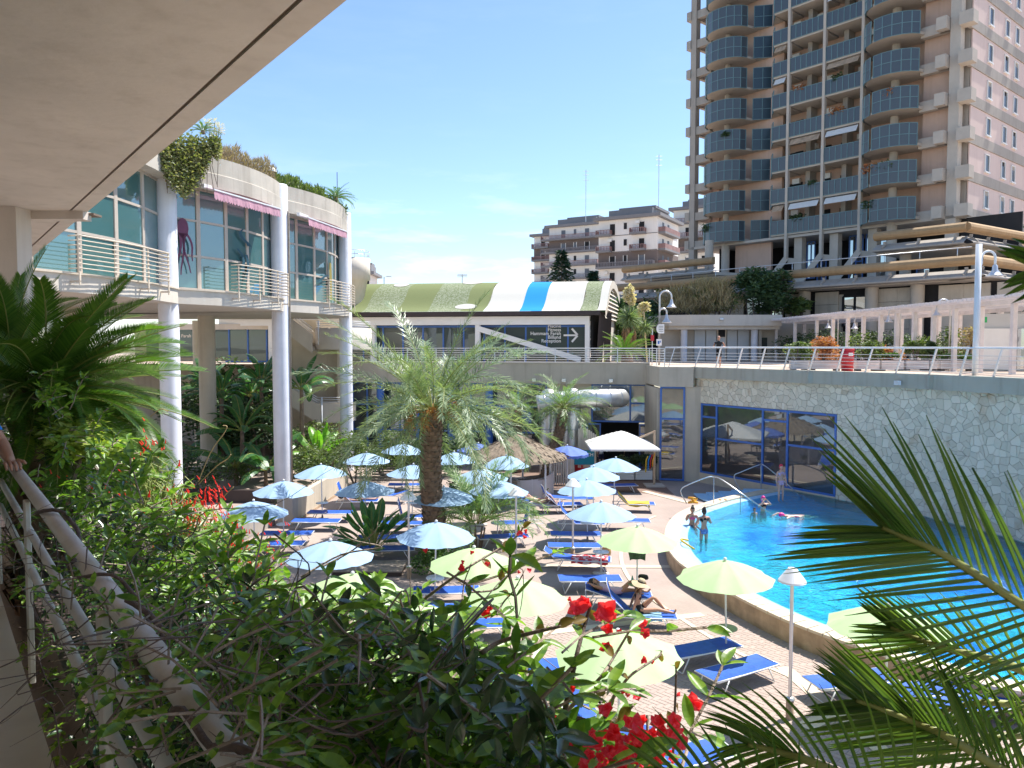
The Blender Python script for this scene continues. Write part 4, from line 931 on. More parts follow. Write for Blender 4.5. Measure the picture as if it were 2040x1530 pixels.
# storey below: stone panels, dark glass, round columns
y0 = -8.2
x = 7.0; rw = random.Random(5)
specs = [(7.0,8.6,'g'),(9.0,10.4,'p'),(10.7,13.2,'p'),(13.4,17.2,'g'),(17.3,18.6,'p'),(20.0,22.0,'p'),(22.0,24.4,'w'),(25.1,28.2,'p'),(29.6,33.0,'p'),(33.4,38,'p')]
for x0, x1, kd in specs:
    x0 -= 1.0; x1 -= 1.0
    if kd == 'p':
        nz_ = 5; ncol = max(1, round((x1-x0)/1.5))
        for r in range(nz_):
            for c in range(ncol):
                xa = x0+(x1-x0)*c/ncol; xb = x0+(x1-x0)*(c+1)/ncol; mb = MB(); mb.box(xa+.012,y0-.1,PLZ+.4+r*1.05+.012,xb-.012,y0+.05+rw.uniform(-.01,.01),PLZ+.4+(r+1)*1.05-.012); part('stone_panel', mb, M['tslab_l'] if 'tslab_l' in M else M['concrete'], tw)
    elif kd == 'g':
        w_ = link('shop_window', None, tw, loc=(x0,y0,PLZ+.3)); n = max(2,int((x1-x0)/1.2)); mb = MB()
        for c in range(n):
            for r in (0,1):
                pm = MB(); pm.box((x1-x0)*c/n+.06,0,2.8*r+.06,(x1-x0)*(c+1)/n-.06,.04,2.8*(r+1)-.06); part('pane', pm, M['glassdark'] if (c+r)%3 else M['glasssky'], w_)
        for c in range(n+1): mb.box((x1-x0)*c/n-.05,-.08,0,(x1-x0)*c/n+.05,0,5.6)
        for r in range(3): mb.box(0,-.07,2.8*r-.05,x1-x0,0,2.8*r+.05)
        part('window_frame', mb, M['dark'], w_)
    else:
        mb = MB(); mb.box(x0,y0,PLZ+.3,x1,y0+.1,8.6); mb.box(x0,y0,8.6,x0+.35,y0+.1,11.6); part('stone_panel', mb, M['concrete'], tw)
        w_ = link('window', None, tw, loc=(x0+.4,y0-.05,9.0)); pm = MB(); pm.box(0,0,0,x1-x0-.5,.04,2.4); part('pane', pm, M['glasssky'], w_); fm = MB()
        for f in (0,.5,1): fm.box((x1-x0-.5)*f-.07,-.08,0,(x1-x0-.5)*f+.07,0,2.4); fm.box(0,-.07,2.4*f-.07,x1-x0-.5,0,2.4*f+.07)
        part('window_frame', fm, M['dark'], w_)
mb = MB(); mb.box(-6,y0+.15,PLZ,37,y0+.5,12); mb.box(30.9,y0+.5,PLZ,31.2,12,12); part('dark_backing', mb, M['dark'], tw)
for x in (18.6,24.2,27.6): mb = MB(); mb.lathe([(.48,PLZ),(.48,12.0)], 14, (x-.3,y0-.5,0)); part('round_column', mb, M['tslab'], tw, True)

# ------------------------------------------------------------------ far apartment blocks
M['awhite'] = mat('offwhite_render', (.80,.78,.74), .85, .04, .2, stain=.2); M['agrey'] = mat('grey_brown_render', (.16,.13,.12), .85, .06, .3); M['aroof'] = mat('grey_fascia', (.20,.20,.21), .8, .08, .4)
M['abalc'] = mat('brown_balcony_rail', (.25,.15,.14), .7, .25, .8); M['abalg'] = mat('grey_balcony_rail', (.20,.19,.20), .7, .2, .8); M['shutter'] = mat('grey_shutter', (.13,.15,.18), .6, .1, 1)
ra = random.Random(11)
def block(name, label, loc, rz, W_, D_, nf, fh, top, front, side, darkf, rel, lean=False):
    t = thing(name, label, 'apartment block', (loc[0],loc[1],0), rz)
    base = PLZ; H = top
    mb = MB(); mb.box(0,0,base,W_,D_,H); part('wall', mb, M['awhite'], t)
    mb = MB(); mb.box(-.9,-.9,H,W_+.9,D_+.9,H+.6); mb.box(1.5,1.5,H+.9,W_-1.5,D_-1,H+2.1); mb.box(.9*W_*.3,2.5,H+2.1,W_*.9,D_-2,H+2.6); part('roof', mb, M['aroof'], t)
    for k in range(nf):
        z = H-fh*(k+1)+.1
        if z < base+1: break
        if k in darkf:
            mb = MB(); mb.box(-.04,-.04,z+.2,W_+.04,.1,z+fh-.1); mb.box(W_-.1,-.035,z+.2,W_+.045,D_,z+fh-.1); part('dark_storey', mb, M['agrey'] if k != darkf[0] or rel else M['agrey'], t)
        mb = MB(); mb.box(-.06,-.07,z-.06,W_+.06,.1,z+.04); part('string_course', mb, M['agrey'], t)
        for f, w_, hh in ([(x, .9, 2.1) for x in front['doors']]+[(x, .55, 1.2) for x in front['win']]):
            wz = z+.15 if hh > 2 else z+1.1; g = link('window', None, t, loc=(f*W_,-.06,wz)); pm = MB(); pm.box(0,-.02,0,w_*1.2,.02,hh); part('pane', pm, M['shutter'] if ra.random() < .45 else M['dark'], g); fm = MB(); fm.box(-.12,-.03,-.1,0,.05,hh+.1); fm.box(w_*1.2,-.03,-.1,w_*1.2+.12,.05,hh+.1); part('window_frame', fm, M['awhite'], g)
        full = k in darkf or front.get('long')
        runs = front['long'] if front.get('long') else ([(.0,.97)] if full else front['balc'])
        for x0, x1 in runs:
            b = link('balcony', None, t); mb = MB(); mb.box(x0*W_-.1,-1.35,z-.12,x1*W_,0,z+.28); part('balcony_slab', mb, M['aroof'], b); mb = MB(); mb.box(x0*W_-.1,-1.35,z+.98,x1*W_,-1.28,z+1.08)
            for q in range(int((x1-x0)*W_/.32)+1): X = min(x1*W_-.08, x0*W_-.1+q*.32); mb.box(X,-1.34,z+.28,X+.13,-1.31,z+.98)
            mb.box(x0*W_-.1,-1.3,z+.28,x0*W_-.05,0,z+1.05); mb.box(x1*W_-.05,-1.3,z+.28,x1*W_,0,z+1.05); part('railing', mb, M['abalc'] if ra.random() < .7 else M['abalg'], b)
            if ra.random() < .5: mb = MB(); c = rnd(x0*W_+.3,x1*W_-.8); mb.box(c,-.4,z+2.0,c+.8,-.05,z+2.55); part('air_conditioner', mb, M['white'], b)
        for y0_, y1_ in side:
            b = link('balcony', None, t); mb = MB(); mb.box(W_,y0_*D_,z-.12,W_+1.4,y1_*D_,z+.28); part('balcony_slab', mb, M['aroof'], b); mb = MB(); mb.box(W_+1.35,y0_*D_,z+.28,W_+1.4,y1_*D_,z+1.15); mb.box(W_,y0_*D_,z+.28,W_+1.35,y0_*D_+.05,z+1.15); part('railing', mb, M['abalc'], b)
            for yy in (.25,.6): pm = MB(); pm.box(W_-.03,(y0_+(y1_-y0_)*yy)*D_,z+.2,W_+.05,(y0_+(y1_-y0_)*yy)*D_+.95,z+2.3); part('shutter', pm, M['shutter'], b)
    return t
# facades run away to the left
ang = atan2(-.50, .87)
block('apartment_block', 'white apartment block with brown balconies, the nearer and right one of the pair', (PD(1192,600,150).x,150), ang, 12.0, 13, 6, 3.15, EYE+(690-437)*146/1500, dict(doors=(.20,.70),win=(.44,),balc=((.0,.24),(.58,.82))), ((.05,.75),), (2,), True)
block('apartment_block', 'pale grey stepped apartment block with long balconies left of the fir top', (PD(1094,600,182).x,182), ang, 13.0, 11, 6, 3.1, EYE+(690-455)*180/1500, dict(doors=(.25,.72),win=(.5,),balc=(),long=[(-.12,1.0)]), (), (1,5), False)
block('apartment_block', 'narrow grey wing with small balconies at the left end of the stepped block', (PD(1064,600,190).x,190), ang, 5.0, 8, 6, 3.1, EYE+(690-472)*188/1500, dict(doors=(.4,),win=(),balc=((.0,.9),)), (), (1,4), False)
block('apartment_block', 'pale apartment block seen behind the left edge of the tower', (PD(1340,600,165).x,165), ang, 9.0, 10, 6, 3.1, EYE+(690-420)*163/1500, dict(doors=(.3,.7),win=(),balc=(),long=[(0,1.0)]), (), (2,), False)
block('apartment_block', 'tiny grey building just right of the third white column', (PD(722,600,150).x,150), 0, 1.6, 8, 3, 3.1, EYE+(690-548)*150/1500, dict(doors=(.2,),win=(),balc=()), (), (), False)
def mast(px, ytop, ybot, D, label):
    a = PD(px,ytop,D); b = PD(px,ybot+12,D); t = thing('antenna_mast', label, 'antenna', (b.x,b.y,b.z)); h = a.z-b.z
    mb = MB(); mb.tube([(0,0,0),(0,0,h)], .07, 5); part('mast', mb, M['alu'], t)
    mb = MB()
    for f in (.97,.9,.80): mb.tube([(-.6,0,h*f),(.6,0,h*f)], .04, 4)
    part('crossbar', mb, M['alu'], t)
mast(1167, 338, 430, 160, 'thin lattice antenna on the left block roof, shorter of the two')
mast(1312, 308, 402, 148, 'tall thin antenna on the roof of the right apartment block')
mast(921, 546, 562, 90, 'short aerial poking above the striped roof')
lp = PD(765,552,90); t = thing('street_lamp', 'distant street lamp poking above the green striped roof', 'street lamp', (lp.x,90,PLZ)); mb = MB(); mb.tube([(0,0,0),(0,0,lp.z-PLZ),(.6,0,lp.z-PLZ+.05)], .08, 6); part('pole', mb, M['alu'], t); mb = MB(); mb.box(.3,-.15,lp.z-PLZ,.9,.15,lp.z-PLZ+.12); part('lamp_head', mb, M['alu'], t)
# ------------------------------------------------------------------ plants toolkit
def bush(name, label, cat, base, r, n, L0, W0, m, group=None, stems=3, k=9, kind=None, trunk=None):
    t = thing(name, label, cat, base, 0, group); mb = MB(); leaves(mb, blob_pts(n, (0,0,r[2]*.9), r, k), L0, W0)
    o = part('foliage', mb, m, t); 
    mb = MB()
    for i in range(stems):
        a = rnd(0,2*pi); q = rnd(.3,.8); mb.tube([(rnd(-.1,.1)*r[0],rnd(-.1,.1)*r[1],0),(cos(a)*r[0]*q*.5,sin(a)*r[1]*q*.5,r[2]*.8),(cos(a)*r[0]*q,sin(a)*r[1]*q,r[2]*1.4)], [.03*max(1,r[2]),.02*max(1,r[2]),.008], 5)
    part('stem', mb, M['twig'], t); return t
def frond_mesh(name, L_=1.5, n=50, ll=.25, lw=.02, curve=1.0, a0=75, a1=30, vee=25, mats=None, jit=.0, sag=.1, f0=.15, rr=.015, twist=0, start=.3, hook=0):
    mb = MB(); mb.mi = 0; pts = []; p = V((0,0,0)); N_ = 24
    tang = []
    for i in range(N_+1):
        f = i/N_; th = -curve*(f**1.3); t = V((cos(th), .06*sin(f*3+twist), sin(th))).normalized(); pts.append(p.copy()); tang.append(t); p = p+t*(L_/N_)
    mb.tube(pts, [rr*(1-.8*i/N_)+.001 for i in range(N_+1)], 5); mb.mi = 1
    for i in range(n):
        f = f0+(1-f0)*i/(n-1); x = f*N_; j = min(N_-1, int(x)); q = x-j; c = pts[j].lerp(pts[j+1], q); t = tang[j].lerp(tang[j+1], q).normalized(); side = V((-t.y, t.x, 0)).normalized(); up = t.cross(side)
        if up.z < 0: up = -up
        g = (i/(n-1)); prof = min(1, start+g*4)*(1-g**3*.55)
        for s in (-1, 1):
            a = R(a0+(a1-a0)*g+rnd(-1,1)*jit*22); ve = R(vee+rnd(-1,1)*jit*38); l = ll*prof*rnd(1-jit*.3-.04, 1.04)
            d = (t*cos(a)+(side*s*cos(ve)+up*sin(ve))*sin(a)).normalized(); wv = d.cross(up if abs(d.dot(up)) < .9 else t).normalized()*lw/2
            if wv.dot(t) < 0: wv = -wv
            d2 = (d+V((0,0,-sag*1.2))).normalized(); m1 = c+d*l*.5; e = m1+d2*l*.5
            mb._add([c-wv*.5, c+wv*.5, m1-wv, m1+wv, e], [(0,1,3,2),(2,3,4)])
    return mb.mesh(name, mats)
def crown(t, meshes, n, spread=(75,-25), seed=1, part_name='frond', z=0, scale=(.85,1.1), roll=15, az=None, r0=.03):
    rr_ = random.Random(seed)
    for i in range(n):
        f = i/max(1,n-1); a = i*2.39996+rr_.uniform(-.2,.2) if az is None else R(az[0]+(az[1]-az[0])*rr_.random())
        e = R(spread[0]+(spread[1]-spread[0])*f**.8+rr_.uniform(-6,6)); s = rr_.uniform(*scale)
        o = link(part_name, meshes[i % len(meshes)], t); o.rotation_mode = 'XYZ'; o.rotation_euler = (R(rr_.uniform(-roll,roll)), -e, a); o.location = (cos(a)*r0, sin(a)*r0, z); o.scale = (s,s,s)
mc = [M["rachis"], M["cycad"]]; CYF = [frond_mesh('frond', 1.35, 62, .17, .011, c, 78, 40, 30, mc, .1, .12, .12) for c in (.75,1.1,1.5)]
def cycad(label, loc, scale, n, seed, group=None, spread=(75,-15), trunk=.4):
    t = thing('cycad', label, 'cycad', loc, 0, group, scale); crown(t, CYF, n, spread, seed, z=trunk)
    mb = MB(); mb.lathe([(.02,0),(.16,0),(.17,trunk*.6),(.13,trunk),(.02,trunk+.1)], 10); part('trunk', mb, M['bark'], t); return t
def conifer(label, base, h, w, seed):
    t = thing('fir_tree', label, 'tree', base); rr_ = random.Random(seed); mb = MB(); mb.tube([(0,0,0),(0,0,h)], [.12,.01], 6); part('trunk', mb, M['bark'], t); mb = MB(); P = []; D_ = []
    for i in range(130):
        f = (i/130)**.8; z = h*(.12+.87*f); L_ = w*(1-f)**.9*rr_.uniform(.75,1.1)+.1; a = i*2.4
        for k in range(26): q = rr_.uniform(.1,1); P.append((cos(a)*L_*q+rr_.uniform(-.1,.1), sin(a)*L_*q+rr_.uniform(-.1,.1), z-.35*L_*q*q+rr_.uniform(-.1,.1)+.1*q)); D_.append((cos(a+rr_.uniform(-.9,.9)), sin(a+rr_.uniform(-.9,.9)), rr_.uniform(-.5,.4)))
    leaves(mb, P, .42, .13, dirs=D_); part('crown', mb, M['conifer'], t); return t
def tree(label, base, h, r, n, m, seed=0, name='tree', leaf=(.28,.16)):
    random.seed(seed+100); t = thing(name, label, 'tree', base); mb = MB(); mb.tube([(0,0,0),(.1,0,h*.5),(0,.1,h*.9)], [.16,.11,.05], 7)
    for i in range(5): a = rnd(0,6.28); mb.tube([(0,0,h*rnd(.3,.6)),(cos(a)*r[0]*.4,sin(a)*r[1]*.4,h*.85)], [.07,.02], 5)
    part('trunk', mb, M['bark'], t); mb = MB(); leaves(mb, blob_pts(n, (0,0,h), r, 14, .5), *leaf); part('crown', mb, m, t); return t

# ------------------------------------------------------------------ building with the striped curved roof
sh = thing('striped_roof_hall', 'glazed hall under a curved roof striped green white and blue', 'building', (0,0,0))
e0 = V((5.9,52.0)); u_ = V((-.9903,.139)); n_ = V((.24,.971))
prof = [(-.25,2.45),(0,2.56),(.35,2.68),(.8,2.93),(1.3,3.32),(1.9,3.85),(2.5,4.28),(3.2,4.6),(4.0,4.80),(5.0,4.88),(7,4.7),(9.5,3.9)]
def RP(s, d, off=0):
    for i in range(len(prof)-1):
        if d <= prof[i+1][0]: break
    a, b = prof[i], prof[i+1]; f = (d-a[0])/(b[0]-a[0]); q = e0+u_*s+n_*d; return (q.x, q.y, EYE+a[1]+(b[1]-a[1])*f+off)
def turf(name, c1, c2, white=0):
    m = mat(name, c1, .95, 0, 60, .5, 40, col2=c2)
    if white:
        t = m.node_tree; b = t.nodes['Principled BSDF']; src = b.inputs['Base Color'].links[0].from_socket; tcn = N(t,'ShaderNodeTexCoord'); mpn = N(t,'ShaderNodeMapping'); mpn.inputs['Scale'].default_value = (5,5,1.2); L(t,tcn.outputs['Object'],mpn.inputs[0]); nn = N(t,'ShaderNodeTexNoise'); nn.inputs['Scale'].default_value = 1.7; nn.inputs['Detail'].default_value = 6; nn.inputs['Roughness'].default_value = .8; L(t,mpn.outputs[0],nn.inputs[0]); r = N(t,'ShaderNodeMapRange'); r.inputs['From Min'].default_value = .52-.1*white; r.inputs['From Max'].default_value = .62; L(t,nn.outputs[0],r.inputs[0]); mm = N(t,'ShaderNodeMixRGB'); mm.inputs[2].default_value = (.32,.34,.24,1); L(t,r.outputs[0],mm.inputs[0]); L(t,src,mm.inputs[1]); L(t,mm.outputs[0],b.inputs['Base Color'])
    return m
G1 = turf('green_turf_roof', (.14,.17,.06), (.19,.215,.085)); G2 = turf('worn_turf_roof', (.10,.14,.05), (.16,.19,.08), 1); WH = turf('white_roof_felt', (.50,.48,.43), (.58,.56,.50)); BL = turf('blue_roof_felt', (.0,.22,.66), (.005,.26,.74))
stripes = [(0,1.15,G2),(1.15,3.84,WH),(3.84,5.39,BL),(5.39,7.89,WH),(7.89,9.5,G1),(9.5,12.0,G2),(12.0,14.3,G1),(14.3,16.8,G2),(16.8,19.4,G1),(19.4,26.0,G2)]
for s0, s1, m in stripes:
    mb = MB(); ds = [-.25+.25*i for i in range(39)]; ss = [s0, s1]
    def wob(s, d): return s+(.06*sin(d*2.1+s) if m in (G1,G2) else 0)
    mb.strip([RP(wob(s0,d), d) for d in ds], [RP(wob(s1,d), d) for d in ds]); part('roof_stripe', mb, m, sh, True)
for s_, d_, ra_, rb_ in ((9.4,.55,.8,.36),(9.9,3.9,.75,.5),(15.2,3.3,.6,.4)):
    mb = MB(); P = [RP(s_+ra_*cos(a), d_+rb_*sin(a), .03) for a in [2*pi*i/24 for i in range(24)]]; c = RP(s_, d_, .04); mb._add([c]+P, [(0,i+1,(i+1)%24+1) for i in range(24)]); part('roof_disc', mb, WH, sh)
def FP_(s, d, z): q = e0+u_*s+n_*d; return (q.x, q.y, EYE+z)
# thick curved end of the roof
mb = MB(); ds = [-.25+.25*i for i in range(39)]; A = [RP(-.55,d,.02) for d in ds]; B = [RP(0,d,.02) for d in ds]; mb.strip(A, B); part('roof_rim', mb, WH, sh, True)
mb = MB(); C_ = [RP(-.56,d,-.55) for d in ds]; A = [RP(-.56,d,.02) for d in ds]; mb.strip(C_, A); 
part('roof_end', mb, M['slabcream'], sh)
for k in range(9):
    mb = MB(); zt_ = 2.2+k*.3; dd_ = [d for d in ds if RP(0,d)[2]-EYE-.5 > zt_]
    if len(dd_) > 1: mb.quad(FP_(-.35,dd_[0],zt_),FP_(-.35,dd_[-1],zt_),FP_(-.5,dd_[-1],zt_-.24),FP_(-.5,dd_[0],zt_-.24)); part('end_slat', mb, M['slabcream'], sh)
mb = MB(); mb.quad(FP_(-.3,.3,-1.1),FP_(-.3,9,-1.1),FP_(-.3,9,3.4),FP_(-.3,2.2,3.4)); part('end_wall', mb, M['slabcream'], sh)
def FP(s, d, z): q = e0+u_*s+n_*d; return (q.x, q.y, EYE+z)
def sbox(mb, s0, s1, d0, d1, z0, z1): mb.prism([FP(s0,d0,0)[:2],FP(s0,d1,0)[:2],FP(s1,d1,0)[:2],FP(s1,d0,0)[:2]], EYE+z0, EYE+z1)
M['gutter'] = mat('dark_brown_gutter', (.045,.03,.028), .6, .1, 2)
mb = MB(); sbox(mb,-.2,28,-.3,.1,2.15,2.44); part('gutter', mb, M['gutter'], sh)
mb = MB(); sbox(mb,.6,28,.2,.6,1.52,2.10); part('truss_beam', mb, M['white'], sh)
for s_ in (.75,8.5,16.2,24): mb = MB(); sbox(mb,s_-.16,s_+.16,.25,.6,-1.18,1.515); part('truss_post', mb, M['white'], sh)
def fb(a, b, w=.38): mb = MB(); mb.beam(FP(*a), FP(*b), .3, w); part('truss_brace', mb, M['white'], sh)
fb((8.6,.38,1.3),(1.2,.38,-.95))
mb = MB(); 
for k in range(6): mb.beam(FP(-.15-.1*k,.3+.35*k,2.4), FP(.05-.12*k,.4+.3*k,-1.18), .14, .16)
part('fan_columns', mb, M['gutter'], sh)
nb = 18
for i in range(nb):
    s0 = .7+i*1.5; pm = MB(); pm.quad(FP(s0+.05,1.0,-1.15),FP(s0+1.45,1.0,-1.15),FP(s0+1.45,1.0,1.35),FP(s0+.05,1.0,1.35)); part('pane', pm, M['glassgreen'], sh)
mb = MB()
for i in range(nb+1): sbox(mb,.7+i*1.5-.05,.7+i*1.5+.05,.93,1.05,-1.18,1.45)
sbox(mb,.7,28,.92,1.06,1.36,1.5); sbox(mb,.7,28,.92,1.06,-1.19,-1.08); part('window_frame', mb, M['blueframe'], sh)
mb = MB(); sbox(mb,.8,27.8,1.4,1.6,-1.18,2.4); sbox(mb,.45,.6,.9,9,-1.18,2.3); part('inner_wall', mb, M['dark'], sh)
def text_mesh(s, size, m, parent, loc, ang, right=True, name='lettering', ext=.008):
    c = bpy.data.curves.new(name, 'FONT'); c.body = s; c.size = size; c.align_x = 'RIGHT' if right else 'CENTER'; c.extrude = ext; c.space_character = 1.02; c.offset = size*.012
    o = bpy.data.objects.new(name, c); COL.objects.link(o); dg = bpy.context.evaluated_depsgraph_get(); me = bpy.data.meshes.new_from_object(o.evaluated_get(dg)); bpy.data.objects.remove(o); me.materials.clear(); me.materials.append(m)
    o2 = link(name, me, parent, loc=loc); o2.rotation_euler = (pi/2, 0, ang); return o2
angF = atan2(-u_.y, -u_.x)
for i, s in enumerate(('Piscine','Fitness','Hammam Farah','Billund','Reception')):
    p = FP(2.68,.90,1.33-i*.263); text_mesh(s, .335, M['white'], sh, p, angF)
mb = MB(); q = lambda s, z: FP(s,.90,z)
mb.beam(q(2.5,.78), q(1.55,.78), .02, .12); mb.beam(q(1.52,.80), q(1.92,1.25), .02, .14); mb.beam(q(1.52,.76), q(1.92,.31), .02, .14); part('arrow', mb, M['white'], sh)
p = PD(371,672,58); text_mesh('Farah', .34, M['slabcream'], cb, (p.x,p.y,p.z), 0, False)

# ------------------------------------------------------------------ plaza kiosk, planted roof
kk = thing('plaza_kiosk', 'low cream kiosk with white shutters and a planted roof behind the jogger', 'kiosk', (0,0,0))
K = lambda px, D: (px-CX)/F*D
x0, x1 = K(1312,60), K(1545,60)
mb = MB(); crv = [(x0-.3,60.6),(x0+.6,59.2),(x0+2.2,58.7)]+[(x1,58.7),(x1,66),(x0-.3,66)]; mb.prism(crv, 9.0, 9.85); part('roof_band', mb, M['slabcream'], kk)
mb = MB(); mb.prism([(x0-.1,60.8),(x0+.65,59.45),(x0+2.25,58.95),(x1-.1,58.95),(x1-.1,65.8),(x0-.1,65.8)], 8.72, 8.995); part('lower_band', mb, M['slabcream'], kk)
for px in (1362,1502): mb = MB(); mb.lathe([(.26,PLZ),(.26,8.72)], 14, (K(px,59.5),59.5,0)); part('column', mb, M['whitecol'], kk, True)
mb = MB(); mb.lathe([(.2,PLZ),(.2,8.72)], 14, (K(1349,60.5),60.5,0)); part('column', mb, M['whitecol'], kk, True)
M['pshut'] = mat('pale_shutter', (.50,.52,.52), .6, .04, .6); M['kbeige'] = mat('kiosk_wall', (.45,.40,.33), .85, .08, .8)
for pa, pb in ((1382,1404),(1405,1426),(1447,1467),(1468,1491)): mb = MB(); mb.box(K(pa,60.2)+.02,60.1,PLZ+.05,K(pb,60.2)-.02,60.2,8.7); part('shutter', mb, M['pshut'], kk)
d_ = link('door', None, kk, loc=(K(1427,60.2),60.1,PLZ)); mb = MB(); W__ = K(1445,60.2)-K(1427,60.2); mb.box(0,-.05,0,.08,.03,2.5); mb.box(W__-.08,-.05,0,W__,.03,2.5); mb.box(.08,-.05,1.85,W__-.08,.03,1.93); part('door_frame', mb, M['creammetal'], d_); mb = MB(); mb.box(.08,0,.02,W__-.08,.03,1.85); part('pane', mb, M['pshut'], d_); mb = MB(); mb.box(.08,0,1.93,W__-.08,.03,2.5); part('fanlight', mb, M['dark'], d_)
mb = MB(); mb.box(x0,60.25,PLZ,x1+.2,60.5,8.8); mb.box(K(1508,59.9),59.6,PLZ,K(1514,59.9),60.2,8.7); part('wall', mb, M['kbeige'], kk)
mb = MB(); mb.box(K(1517,60),60.05,PLZ+.4,K(1528,60),60.2,8.1); part('window', mb, M['glassdark'], kk)
mb = MB(); mb.lathe([(.001,-.12),(.16,-.08),(.16,.08),(.001,.12)], 12, (K(1437,58.6),58.66,9.5)); part('bulkhead_lamp', mb, M['white'], kk, True)
mb = MB(); mb.box(x1,62,PLZ,K(1630,62),66,9.4); part('side_wing', mb, M['kbeige'], kk)
mb = MB(); mb.box(K(1240,63),62,PLZ,x0,66,9.2); part('side_wing', mb, M['kbeige'], kk)
mb = MB(); mb.box(K(1285,61),61.5,PLZ,K(1340,61),61.9,8.6); part('opening_shade', mb, M['dark'], kk)  # solid near-black box, its colour stands for the shade in an opening
random.seed(21)
for c_, px0, px1, ytop, mt_, lab, n in (('dry_grass',1322,1475,562,'dry','tawny dry grass clump spilling over the kiosk roof',5200),('shrub',1455,1575,540,'shrubdark','big dark green shrub on the kiosk roof beside the dry grass',5200),('shrub',1570,1600,640-45,'shrub','small bright shrub at the right end of the kiosk roof',1000)):
    D_ = 62.5; zt = EYE+(690-ytop)*D_/F; P = []; dr = []
    xa, xb = K(px0,D_), K(px1,D_); cxm = (xa+xb)/2; t = thing(c_, lab, 'grass clump' if c_ == 'dry_grass' else 'shrub', (cxm,D_,9.85)); h = zt-9.85
    pts = blob_pts(n, (0,0,h*.45), ((xb-xa)*.52,2.2,h*.6), 16, .42); mb = MB()
    if c_ == 'dry_grass':
        leaves(mb, pts, .75, .05, dirs=[(rnd(-.6,.6),rnd(-.6,.6),rnd(.2,1.2)) for _ in pts]); mb2 = MB(); leaves(mb2, blob_pts(1800,(.3,.4,h*.4),((xb-xa)*.45,2,h*.5),10,.4), .35, .10); part('green_growth', mb2, M['shrub'], t)
    else: leaves(mb, pts, .42, .16)
    o = part('foliage', mb, M[mt_], t); mb = MB(); 
    for i in range(6): a = rnd(-.35,.35)*(xb-xa); mb.tube([(a,0,-.1),(a*1.2,rnd(-.5,.5),h*.6)], [.06,.02], 5)
    part('stem', mb, M['twig'], t)

# ------------------------------------------------------------------ pergola
pg = thing('pergola', 'long white slatted pergola receding along the plaza', 'pergola', (0,0,0))
M['pergw'] = mat('weathered_white_timber', (.74,.68,.65), .8, .12, 2.0, .2, 12)
XA, XB = 21.0, 25.5; ZT = EYE+2.0
ys = [60,56,52,49.4,47.2,45.1,43.0,41.2,39.4,37.6,35.8,33.8,31.6,29.2,26.6,24,21.2]
for y in ys:
    for X in (XA, XB):
        mb = MB(); mb.bbox(X-.10,y-.10,PLZ,X+.10,y+.10,ZT-.22,.015); part('post', mb, M['pergw'], pg)
mb = MB(); mb.bbox(23.1,59.9,PLZ,23.35,60.15,ZT-.22,.01); part('post', mb, M['pergw'], pg)
for X in (XA, XB): mb = MB(); mb.box(X-.08,20,ZT-.218,X+.08,60.6,ZT-.02); part('beam', mb, M['pergw'], pg)
mb = MB(); mb.box(XA,59.9,ZT-.215,XB,60.1,ZT-.025); part('beam', mb, M['pergw'], pg)
sm = MB(); sm.box(-3.1,-.045,0,3.1,.045,.14); sm_ = sm.mesh('slat', M['pergw']); y = 60.5; k = 0
while y > 20: link('slat', sm_, pg, loc=(23.2, y, ZT-.018+rnd(0,.02)), rot=(0,0,rnd(-.01,.01))); y -= .33
# big white canopy roof, out of frame to the right but its edge shows
cn = thing('lean_to_roof', 'sloping grey boarded roof rising at the right edge behind the pergola', 'roof', (0,0,0)); mb = MB(); mb.prism([(23.8,28),(34,21),(36,34),(27,36)], 0, .01) if False else None
for i in range(9):
    mb = MB(); f0_, f1_ = i/9, (i+.93)/9; a = V((24.6,30.2,EYE+1.95)); b = V((22.4,23,EYE+2.15)); up_ = V((7.5,.8,2.0)); mb._add([a+up_*f0_, b+up_*f0_, b+up_*f1_, a+up_*f1_, a+up_*f0_+V((0,0,-.08)), b+up_*f0_+V((0,0,-.08)), b+up_*f1_+V((0,0,-.08)), a+up_*f1_+V((0,0,-.08))], [(0,1,2,3),(7,6,5,4),(0,4,5,1),(1,5,6,2),(2,6,7,3),(3,7,4,0)]); part('roof_board', mb, M['pergw'], cn)
kw = thing('glazed_pavilion', 'pale glazed pavilion with blue framed doors at the right edge under the pergola', 'pavilion', (0,0,0))
D_ = 34; xl = K(1962,D_)+1.0; mb = MB(); mb.box(xl,D_+2,PLZ,xl+8,D_+2.2,EYE+1.55); part('wall', mb, M['pshut'], kw)
for i in range(4): pm = MB(); pm.box(xl+.1+i*1.4,D_+1.9,PLZ+.1,xl+1.4+i*1.4,D_+1.96,EYE+.85); part('panel', pm, M['white'] if i != 1 else M['glasssky'], kw)
mb = MB()
for x in (xl+1.45,xl+2.15,xl+2.85): mb.box(x-.05,D_+1.84,PLZ,x+.05,D_+1.92,EYE+.9)
part('door_frame', mb, M['blueframe'], kw)
es = thing('exit_sign', 'small green sign hanging under the pergola near the tall lamp', 'sign', PD(1955,637,35)); mb = MB(); mb.box(-.24,-.05,-.13,.24,.05,.13); part('sign_panel', mb, mat('green_sign', (.02,.40,.12), .5, .05), es)

